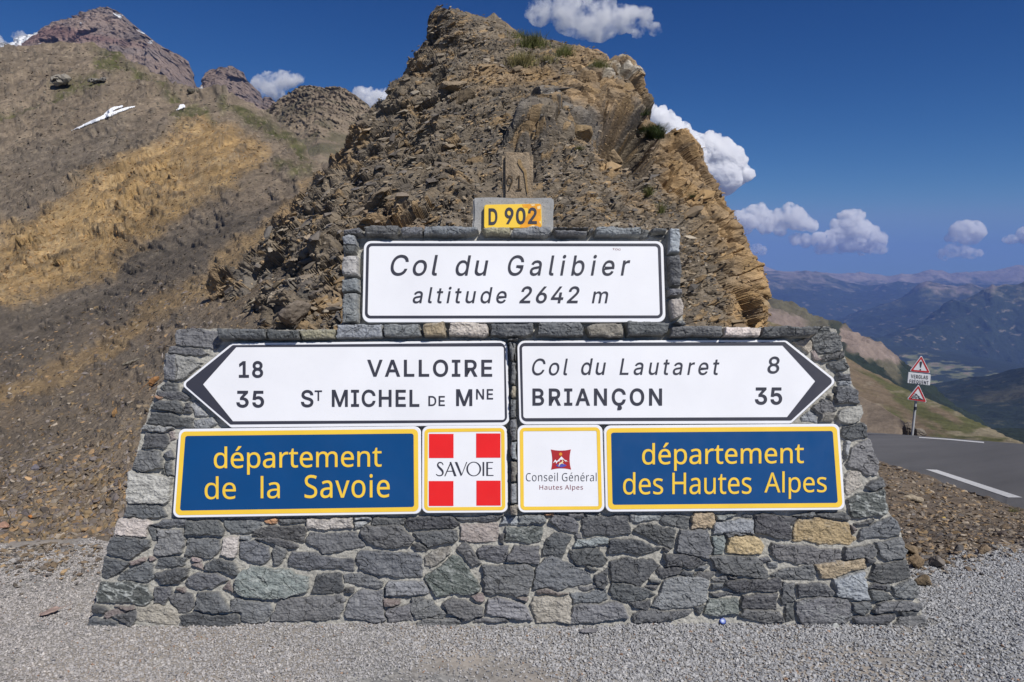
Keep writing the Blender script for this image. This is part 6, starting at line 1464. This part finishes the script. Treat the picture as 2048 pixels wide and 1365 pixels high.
# ================================================================== SINGLE STONES, TUFTS AND SMALL FINDS
def stone_mat(name, col, sc_=30):
    t = NT(name)
    c = t.mix(1.0, tuple(col), t.ramp(t.noise(sc_, 6, 0.65), [(0.28, 0.65), (0.72, 1.3)]), 'MULTIPLY')
    return t.done(c, 0.9, 0.2, t.bump(t.noise(sc_ * 2.5, 6, 0.65), 0.6, 0.25 / sc_))
_sm = {}
def rock_shape(size, seed, amp=0.12, n=14, sub=3):
    V, F = hull(n, *size, seed)
    bm = bmesh.new(); vs = [bm.verts.new(v) for v in V]
    for f in F: bm.faces.new([vs[k] for k in f])
    m = max(size); bmesh.ops.bevel(bm, geom=bm.edges, offset=0.05 * m, segments=1, affect='EDGES')
    bmesh.ops.triangulate(bm, faces=bm.faces)
    for _ in range(sub):
        ed = [e for e in bm.edges if e.calc_length() > 0.16 * m]
        if ed: bmesh.ops.subdivide_edges(bm, edges=ed, cuts=1); bmesh.ops.triangulate(bm, faces=[f for f in bm.faces if len(f.verts) > 3])
    bm.normal_update(); V = np.array([v.co[:] for v in bm.verts]); N_ = np.array([v.normal[:] for v in bm.verts])
    q = V / m; V = V + N_ * (m * amp * (0.6 * fbm(q * 2.2 + seed, 3, seed) + 0.35 * fbm(q * np.array([4, 4, 11]) + seed, 3, seed + 1, True)))[:, None]
    F = [tuple(v.index for v in f.verts) for f in bm.faces]; bm.free(); return V, F
def rock(name, label, cat, px, py, size, col, rot, seed, bvh=None, sink=0.25, group=None, amp=0.12, D=None):
    if D is not None: p = at(px, py, D)
    elif bvh is None: p = gp(px, py, 0.0)
    else:
        h, n = hit(bvh, px, py); p = np.array(h) if h is not None else gp(px, py, 0.0)
    V, F = rock_shape(size, seed, amp)
    V = V @ np.array(Matrix.Rotation(R(rot[2]), 3, 'Z') @ Matrix.Rotation(R(rot[1]), 3, 'Y') @ Matrix.Rotation(R(rot[0]), 3, 'X')).T
    V[:, 2] -= V[:, 2].min() * (1 - sink) if D is None else 0
    if col not in _sm: _sm[col] = stone_mat('loose_stone', col, 22)
    o = obj(name, mesh(name, V, F, None, False, [_sm[col]])); o.location = Vector(p)
    return tag(o, label, cat, group)
G_ = None
rock('flat_stone', 'pinkish flat stone lying alone on the gravel left of the wall', 'stone', 98, 1232, (0.055, 0.036, 0.013), (0.36, 0.27, 0.235), (0, -8, 25), 1001, sink=0.1)
rock('flat_stone', 'thin grey stone lying on the gravel in front of the wall', 'stone', 1178, 1264, (0.045, 0.018, 0.011), (0.2, 0.195, 0.205), (0, 0, 4), 1002, sink=0.2)
rock('pebble', 'pale rounded pebble at the foot of the wall near its right corner', 'pebble', 1671, 1257, (0.022, 0.017, 0.016), (0.42, 0.43, 0.41), (0, 0, 20), 1003, sink=0.2)
rock('pebble', 'small white oval pebble on the gravel below the pinkish flat stone', 'pebble', 83, 1313, (0.012, 0.009, 0.006), (0.6, 0.58, 0.56), (0, 0, 10), 1004, sink=0.2)
rock('pebble', 'white pebble against the lowest wall stones left of the middle', 'pebble', 424, 1246, (0.009, 0.008, 0.008), (0.75, 0.74, 0.74), (0, 0, 0), 1005, sink=0.15)
rock('flat_slab', 'long pale slab lying on the brown rubble below the road', 'stone slab', 1830, 1003, (0.17, 0.06, 0.035), (0.33, 0.28, 0.21), (0, 10, -28), 1006, bank_bvh)
rock('rock', 'dark pointed rock at the border between rubble and gravel', 'rock', 1917, 1108, (0.045, 0.035, 0.04), (0.105, 0.10, 0.10), (0, 0, 30), 1007, bank_bvh)
rock('rock', 'tan upright rock beside the dark pointed rock', 'rock', 1967, 1108, (0.038, 0.03, 0.045), (0.26, 0.195, 0.13), (0, 0, 10), 1008, bank_bvh)
rock('rock', 'small dark wedge-shaped rock halfway up the rubble bank', 'rock', 2004, 1072, (0.035, 0.028, 0.026), (0.11, 0.09, 0.08), (0, 0, 0), 1009, bank_bvh)
rock('stone', 'small yellow stone shining on the rubble bank', 'stone', 1888, 1039, (0.02, 0.016, 0.016), (0.5, 0.37, 0.12), (0, 0, 0), 1010, bank_bvh)
for k, (x, y, s, c, lb) in enumerate([(1822, 1108, (0.085, 0.06, 0.035), (0.215, 0.165, 0.11), 'brown slab wedged highest against the right edge of the wall'),
                                      (1832, 1136, (0.06, 0.05, 0.045), (0.2, 0.145, 0.09), 'reddish brown rock under the brown slab at the wall corner'),
                                      (1872, 1132, (0.065, 0.05, 0.035), (0.185, 0.165, 0.145), 'grey-brown rounded rock at the gravel edge beside the wall corner'),
                                      (1846, 1170, (0.05, 0.045, 0.035), (0.19, 0.145, 0.095), 'lowest brown rock touching the gravel at the right wall edge')]):
    h = hit(bank_bvh, x, y)[0]; rock('rock', lb, 'rock', x, y, s, c, (0, 8, 40 * k), 1020 + k, bank_bvh if h is not None else None)
rock('stone', 'orange-brown stone leaning beside the left arrow tip of the wall', 'stone', 306, 775, (0.085, 0.035, 0.035), (0.34, 0.18, 0.08), (0, -38, 10), 1031, hill_bvh, 0.3)
rock('stone', 'upright orange stone half buried in the left slope', 'stone', 229, 832, (0.03, 0.03, 0.055), (0.32, 0.19, 0.085), (0, 0, 15), 1032, hill_bvh, 0.3)
rock('flat_slab', 'narrow pale slab tilted on the dark slope above the orange stones', 'stone slab', 262, 730, (0.12, 0.04, 0.018), (0.28, 0.25, 0.2), (0, -22, 0), 1033, hill_bvh, 0.3)
rock('stone', 'bluish grey stone alone on the left slope', 'stone', 70, 940, (0.05, 0.04, 0.03), (0.15, 0.14, 0.16), (0, 0, 0), 1034, hill_bvh, 0.3)
rock('stone', 'large reddish stone at the left edge of the photo above the gravel', 'stone', 6, 1056, (0.04, 0.035, 0.032), (0.33, 0.2, 0.145), (0, 0, 40), 1035, hill_bvh, 0.3)
rock('stone', 'small bright orange stone on the rubble at the left edge', 'stone', 61, 1036, (0.017, 0.015, 0.015), (0.48, 0.2, 0.06), (0, 0, 0), 1036, hill_bvh, 0.2)
rock('flat_slab', 'flat brown slab on the rubble just above the gravel at left', 'stone slab', 92, 1098, (0.075, 0.05, 0.02), (0.19, 0.155, 0.115), (0, -10, 20), 1037, hill_bvh, 0.35)
rock('flat_slab', 'dark brown slab on the rubble beside the lower left wall stones', 'stone slab', 203, 1083, (0.08, 0.05, 0.022), (0.15, 0.125, 0.1), (0, -6, 0), 1038, hill_bvh, 0.35)
# boulders crowning and studding the outcrop
B_ = 'boulders on the rock outcrop'
rock('boulder', 'flat dark boulder lying topmost on the summit of the outcrop', 'boulder', 902, 33, (0.27, 0.3, 0.09), (0.13, 0.11, 0.085), (0, 6, 0), 1041, D=12.1, group=B_)
rock('boulder', 'blocky ochre-grey boulder jutting left just below the summit slab', 'boulder', 884, 66, (0.24, 0.28, 0.20), (0.25, 0.19, 0.12), (0, 15, 30), 1042, D=12.0, group=B_)
rock('boulder', 'upright grey-brown boulder right of the summit slab', 'boulder', 990, 52, (0.16, 0.2, 0.2), (0.19, 0.155, 0.115), (0, -12, 0), 1043, D=12.1, group=B_)
rock('boulder', 'smooth ochre boulder on the right shoulder among the grass', 'boulder', 1188, 122, (0.28, 0.26, 0.22), (0.34, 0.215, 0.115), (0, 10, 0), 1044, D=11.9, group=B_, amp=0.07)
rock('boulder', 'squat grey-brown boulder low on the outcrop just above the left wall coping', 'boulder', 588, 640, (0.16, 0.16, 0.12), (0.18, 0.15, 0.12), (0, -10, 0), 1045, crop_bvh, 0.45, B_)
rock('boulder', 'pale tan boulder in the middle of the left flank', 'boulder', 905, 182, (0.26, 0.18, 0.10), (0.26, 0.205, 0.14), (0, -12, 0), 1046, crop_bvh, 0.4, B_)
rock('boulder', 'dark brown boulder below the pale tan one on the left flank', 'boulder', 925, 205, (0.24, 0.18, 0.12), (0.15, 0.115, 0.075), (0, 0, 0), 1047, crop_bvh, 0.4, B_)
rock('boulder', 'tan boulder under the dark hollow of the outcrop', 'boulder', 1215, 330, (0.22, 0.18, 0.15), (0.24, 0.18, 0.115), (0, 18, 0), 1048, crop_bvh, 0.45, B_)
rock('boulder', 'squared ochre boulder left of the dark hollow, beside a green tuft', 'boulder', 1160, 280, (0.2, 0.16, 0.13), (0.24, 0.175, 0.10), (0, -5, 10), 1049, crop_bvh, 0.45, B_)
# far rocks on the hillside and by the sign post
rock('rock_ledge', 'pale grey fissured rock ledge on the upper brown slope', 'rock', 122, 173, (2.6, 1.6, 0.6), (0.27, 0.245, 0.205), (0, -12, 0), 1051, hill_bvh, 0.4, amp=0.42)
rock('rock_ledge', 'smaller grey rock beside the fissured ledge with shadow beneath', 'rock', 196, 166, (1.3, 0.9, 0.36), (0.21, 0.195, 0.17), (0, -5, 0), 1052, hill_bvh, 0.4, amp=0.42)
rock('rock', 'dark rock on the skyline of the brown slope under the massif', 'rock', 384, 187, (0.8, 0.6, 0.35), (0.10, 0.09, 0.07), (0, 0, 0), 1053, hill_bvh, 0.4, amp=0.42)
rock('roadside_rock', 'broken rock heap behind the warning sign post', 'rock', 1821, 868, (0.36, 0.3, 0.42), (0.16, 0.135, 0.11), (0, 0, 0), 1054, D=25.2, amp=0.2)
rock('roadside_rock', 'smaller grey rock right of the warning sign post', 'rock', 1838, 866, (0.24, 0.2, 0.22), (0.2, 0.175, 0.145), (0, 0, 0), 1055, D=25.0, amp=0.2)
# bottle cap
t = NT('blue_cap'); M_cap = t.done((0.02, 0.07, 0.35), 0.3, 0.5)
t = NT('cap_print'); M_capw = t.done((0.35, 0.45, 0.65), 0.4, 0.5)
n = 42; th = np.linspace(0, 2 * math.pi, n, endpoint=False); fl = 1 + 0.05 * np.cos(th * 14)
rr = [(1.05, 0.0), (1.0, 0.25), (0.93, 0.42), (0.75, 0.5)]
V = np.concatenate([np.stack([np.cos(th) * a * (fl if k < 2 else 1), np.sin(th) * a * (fl if k < 2 else 1), 0 * th + h], 1) for k, (a, h) in enumerate(rr)]) * 0.0145
F = [(a * n + k, a * n + (k + 1) % n, (a + 1) * n + (k + 1) % n, (a + 1) * n + k) for a in range(3) for k in range(n)] + [tuple(3 * n + k for k in range(n))]
pc = gp(1445, 1243, 0.014); root = thing('bottle_cap', 'shiny blue bottle cap on the gravel at the foot of the wall', 'bottle cap', pc)
Rm = np.array(Matrix.Rotation(R(48), 3, 'X')); part('cap', V @ Rm.T + pc, F, root, M_cap, root)
V2 = np.stack([np.cos(th) * 0.006 - 0.001, np.sin(th) * 0.005, 0 * th + 0.0077], 1); part('print', V2 @ Rm.T + pc, [tuple(range(n))], root, M_capw, root)

# grass tufts on the outcrop
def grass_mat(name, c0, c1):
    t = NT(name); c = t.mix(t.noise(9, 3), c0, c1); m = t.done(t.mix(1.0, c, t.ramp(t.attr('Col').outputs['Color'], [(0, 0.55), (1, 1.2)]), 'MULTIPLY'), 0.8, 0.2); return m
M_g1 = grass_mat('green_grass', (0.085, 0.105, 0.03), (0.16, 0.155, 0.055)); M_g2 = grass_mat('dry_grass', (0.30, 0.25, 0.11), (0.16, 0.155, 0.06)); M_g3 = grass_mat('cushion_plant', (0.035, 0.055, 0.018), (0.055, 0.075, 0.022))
def tuft(label, px, py, wd, ht, mat, n, bvh, seed, lean=0.25, stalks=0, D=None, cat='grass tuft', name='grass_tuft'):
    r_ = np.random.default_rng(seed); Vs, Fs, Cs = [], [], []; b = 0
    if D is None:
        h, nn = hit(bvh, px, py); p0 = np.array(h)
    else: p0 = at(px, py, D)
    for k in range(n):
        x = px + r_.normal(0, 0.42) * wd / 2; y = py + r_.normal(0, 0.25) * ht * 0.25
        h, nn = hit(bvh, x, y)
        if h is None or abs(h[1] - p0[1]) > 0.6: h = p0 + np.array([(x - px) / FPX * p0[1], r_.normal(0, 0.05), 0])
        h = np.array(h) - np.array([0, 0, 0.015])
        L = ht / FPX * p0[1] * r_.uniform(0.45, 1.1) * (1.6 if k < stalks else 1); d = r_.normal(0, 1, 2) * lean; wv_ = L * r_.uniform(0.012, 0.026) * (0.3 if k < stalks else 1)
        az = r_.uniform(0, 3.14); sx = np.array([math.cos(az), math.sin(az), 0]) * wv_
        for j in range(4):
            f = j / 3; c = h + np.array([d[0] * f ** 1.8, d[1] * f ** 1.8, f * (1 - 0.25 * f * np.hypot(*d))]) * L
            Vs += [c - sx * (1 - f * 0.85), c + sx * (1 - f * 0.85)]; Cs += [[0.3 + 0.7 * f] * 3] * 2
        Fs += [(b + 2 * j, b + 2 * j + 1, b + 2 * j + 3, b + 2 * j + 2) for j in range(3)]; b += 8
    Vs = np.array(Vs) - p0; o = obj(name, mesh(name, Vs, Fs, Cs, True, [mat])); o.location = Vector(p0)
    return tag(o, label, cat, 'plants on the rock outcrop')
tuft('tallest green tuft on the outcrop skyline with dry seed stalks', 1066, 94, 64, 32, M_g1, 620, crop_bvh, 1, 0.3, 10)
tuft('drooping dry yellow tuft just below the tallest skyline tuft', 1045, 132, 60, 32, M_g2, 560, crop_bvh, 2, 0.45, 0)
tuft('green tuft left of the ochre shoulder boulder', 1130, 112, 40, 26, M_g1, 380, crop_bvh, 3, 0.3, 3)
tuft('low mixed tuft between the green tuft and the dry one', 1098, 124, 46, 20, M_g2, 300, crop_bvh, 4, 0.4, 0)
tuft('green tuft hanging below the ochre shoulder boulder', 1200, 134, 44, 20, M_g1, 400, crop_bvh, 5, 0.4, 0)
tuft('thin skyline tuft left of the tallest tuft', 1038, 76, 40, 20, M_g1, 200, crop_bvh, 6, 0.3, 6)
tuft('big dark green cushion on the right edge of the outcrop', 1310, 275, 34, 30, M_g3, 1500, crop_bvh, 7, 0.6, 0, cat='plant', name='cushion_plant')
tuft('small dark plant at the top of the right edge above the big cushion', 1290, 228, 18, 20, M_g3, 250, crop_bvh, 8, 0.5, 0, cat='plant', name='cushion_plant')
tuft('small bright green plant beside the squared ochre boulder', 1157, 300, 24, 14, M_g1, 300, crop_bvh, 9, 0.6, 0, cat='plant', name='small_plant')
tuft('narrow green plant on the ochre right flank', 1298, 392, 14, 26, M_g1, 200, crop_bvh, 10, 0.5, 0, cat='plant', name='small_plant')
tuft('lowest narrow plant on the right flank near the upper plate corner', 1322, 425, 16, 26, M_g1, 200, crop_bvh, 11, 0.5, 0, cat='plant', name='small_plant')
tuft('greyish plant on the ochre right flank', 1385, 392, 20, 10, M_g3, 160, crop_bvh, 12, 0.6, 0, cat='plant', name='small_plant')
tuft('grass clump at the near edge of the road beside the rubble', 2025, 1024, 34, 12, M_g1, 240, bank_bvh, 13, 0.5, 0)

# ================================================================== CLOUDS, far outside the haze
def cloud(label, puffs, D, density, seed, amp=0.22, vox=0.055):
    P_ = []; bm = bmesh.new(); pf = np.array(puffs, float); c = at(pf[:, 0].mean(), pf[:, 1].mean(), D); k_ = D / FPX; r_ = random.Random(seed)
    gro = 1.45 if density < 2 else (1.3 if density < 5 else 1.08); ylow = max(y + 0.55 * r for x, y, r in puffs)
    allp = [(x, y, r, 3) for x, y, r in puffs]
    for (x, y, r) in puffs:                      # smaller heads budding from the big ones, mostly upwards
        for _ in range(7):
            a = r_.uniform(-0.5, 3.64); f = r_.uniform(0.22, 0.45); allp.append((x + math.cos(a) * r * 0.92, y - math.sin(a) * r * 0.92, r * f, 2))
    for (x, y, r, sub_) in allp:
        if y + r * 0.3 > ylow: y = ylow - r * 0.3
        p = at(x, y, D) - c; p[1] += r_.uniform(-0.5, 0.5) * r * k_
        bmesh.ops.create_icosphere(bm, subdivisions=sub_, radius=r * k_ * gro, matrix=Matrix.Translation(Vector(p)))
    me = bpy.data.meshes.new('tmp'); bm.to_mesh(me); bm.free(); o = bpy.data.objects.new('tmp', me); COL.objects.link(o)
    m = o.modifiers.new('r', 'REMESH'); m.mode = 'VOXEL'; rm = np.median(pf[:, 2]) * k_; m.voxel_size = rm * 0.065; m.use_smooth_shade = True
    dg = bpy.context.evaluated_depsgraph_get(); m2 = bpy.data.meshes.new_from_object(o.evaluated_get(dg)); bpy.data.objects.remove(o); bpy.data.meshes.remove(me)
    n = len(m2.vertices); V = np.zeros(n * 3, np.float32); m2.vertices.foreach_get('co', V); V = V.reshape(-1, 3).astype(float); Nn = np.zeros(n * 3, np.float32); m2.vertices.foreach_get('normal', Nn); Nn = Nn.reshape(-1, 3)
    q = V / rm
    def bil(f, s): return np.abs(fbm(q * f + seed, 2, s)) ** 0.8
    dsp = rm * amp * (1.0 * bil(0.9, seed) + 0.9 * bil(2.3, seed + 1) + 0.6 * bil(5.0, seed + 2) - 0.6)
    flatb = sstep(Nn[:, 2], -0.2, -0.8)
    V = V + Nn * (dsp * (1 - 0.7 * flatb))[:, None]
    m2.vertices.foreach_set('co', V.astype(np.float32).ravel()); m2.update(); m2.name = 'cloud'
    t = NT('cloud_vapour'); t.t.nodes.remove(t.b)
    vs = t.n('VolumeScatter'); vs.inputs['Color'].default_value = (1, 1, 1, 1); vs.inputs['Density'].default_value = density / rm; vs.inputs['Anisotropy'].default_value = 0.1
    tc = t.n('TexCoord').outputs['Object']; lo = 0.44 if density < 2 else (0.42 if density < 5 else 0.36)
    nz = t.noise((0.6 if density < 2 else 1.1) / rm, 6, 0.62, tc, 0.3); t.l(t.math('MULTIPLY', t.ramp(nz, [(lo, 0.0), (lo + (0.34 if density < 2 else (0.26 if density < 5 else 0.16)), 1.0)]), (2.0 if density < 2 else 1.5) * density / rm), vs.inputs['Density'])
    t.m.cycles.volume_step_rate = 0.6
    t.l(vs.outputs[0], t.o.inputs['Volume']); m2.materials.clear(); m2.materials.append(t.m)
    oc = obj('cloud', m2); oc.location = Vector(c); return tag(oc, label, 'cloud', 'clouds in the sky')
CL = 11500.0
cloud('bright tall cumulus cloud rising from behind the right flank of the outcrop', [(1300, 225, 16), (1320, 242, 24), (1345, 270, 30), (1370, 300, 34), (1395, 320, 40), (1422, 300, 28), (1450, 325, 36), (1470, 345, 28), (1440, 355, 36), (1400, 360, 42), (1425, 380, 24), (1350, 320, 36), (1466, 310, 14), (1490, 352, 8), (1390, 285, 16)], CL, 7.0, 1)
cloud('thin wide cloud high above the right shoulder of the outcrop', [(1080, 25, 18), (1105, 18, 18), (1125, 14, 18), (1140, 35, 24), (1165, 25, 22), (1165, 48, 22), (1190, 30, 24), (1200, 55, 20), (1215, 32, 22), (1240, 40, 18), (1262, 36, 18), (1285, 32, 14), (1185, 66, 12), (1220, 62, 11), (1290, 52, 8), (1308, 60, 9), (1278, 66, 8)], CL, 1.3, 2, 0.42)
cloud('flat cloud bank touching the right edge of the outcrop above the hazy peaks', [(1478, 440, 14), (1500, 438, 17), (1518, 430, 17), (1540, 442, 16), (1560, 436, 15), (1580, 425, 14), (1588, 438, 18), (1605, 445, 14), (1625, 452, 10), (1530, 455, 12), (1560, 458, 12), (1490, 455, 12)], CL, 3.0, 3, 0.3)
cloud('heaped cumulus cloud in the middle of the right-hand sky', [(1690, 435, 11), (1705, 440, 16), (1700, 455, 20), (1722, 462, 18), (1740, 472, 16), (1757, 480, 14), (1680, 470, 16), (1660, 478, 14), (1635, 480, 13), (1612, 482, 11), (1590, 480, 9), (1710, 482, 18), (1735, 488, 14), (1695, 488, 14), (1648, 490, 10), (1760, 490, 9), (1670, 450, 9)], CL, 3.6, 4, 0.28)
cloud('low pale streak of cloud just under the heaped cumulus', [(1638, 500, 7), (1652, 498, 8), (1668, 499, 8), (1682, 500, 6), (1745, 500, 8), (1762, 498, 8), (1725, 502, 7)], CL, 1.2, 5, 0.4)
cloud('small round cloud high in the far right-hand sky', [(1918, 462, 14), (1930, 460, 14), (1945, 462, 15), (1955, 466, 13), (1925, 472, 13), (1940, 476, 12), (1908, 474, 9), (1898, 477, 6), (1952, 476, 10)], CL, 3.2, 6, 0.25)
cloud('faint pinkish wisp below the small round cloud', [(1885, 508, 7), (1900, 503, 10), (1915, 500, 10), (1928, 505, 9), (1942, 508, 8), (1958, 507, 6), (1890, 514, 6)], CL, 1.1, 7, 0.45)
cloud('small soft cloud over the gap between the massif and the middle crag', [(520, 168, 13), (540, 166, 15), (560, 162, 15), (580, 160, 11), (598, 160, 7), (548, 180, 13), (530, 182, 11), (560, 188, 7)], CL, 1.6, 8, 0.4)
cloud('cloud tucked between the middle crag and the left flank of the outcrop', [(722, 192, 13), (742, 200, 17), (760, 205, 15), (770, 190, 10), (745, 222, 14), (715, 185, 7), (786, 184, 9)], CL, 2.4, 9, 0.3)
cloud('tiny cloud left of the heaped cumulus low over the peaks', [(1500, 500, 7), (1512, 498, 8), (1524, 502, 7)], CL, 0.9, 10, 0.4)
cloud('little cloud cut by the right edge of the photo', [(2046, 468, 10), (2058, 470, 14), (2050, 478, 8)], CL, 2.2, 11, 0.3)
cloud('tiny puff beside the cloud at the right edge', [(2012, 480, 5), (2022, 479, 7), (2030, 481, 5)], CL, 1.3, 12, 0.35)
cloud('small cloud at the left edge of the photo beside the massif', [(-5, 88, 10), (-18, 84, 14), (8, 92, 6)], CL, 1.4, 13, 0.35)
cloud('faint puff above the snowy left shoulder of the massif', [(32, 74, 5), (42, 72, 7), (50, 76, 5)], CL, 0.8, 14, 0.4)

# ================================================================== AIR
hz = bpy.data.meshes.new('haze'); bm = bmesh.new(); bmesh.ops.create_cube(bm, size=1.0)
x0, x1, y0, y1, z0, z1 = -9900, 9900, -900, 10200, -1100, 480
for v in bm.verts: v.co = Vector(((v.co.x + 0.5) * (x1 - x0) + x0, (v.co.y + 0.5) * (y1 - y0) + y0, (v.co.z + 0.5) * (z1 - z0) + z0))
bm.to_mesh(hz); bm.free()
t = NT('air'); t.t.nodes.remove(t.b); pv = t.n('VolumePrincipled')
pv.inputs['Color'].default_value = (0.24, 0.40, 0.92, 1); pv.inputs['Density'].default_value = 0.95e-4; pv.inputs['Anisotropy'].default_value = 0.0
t.l(pv.outputs[0], t.o.inputs['Volume']); hz.materials.append(t.m); struct(obj('haze', hz), 'stuff')
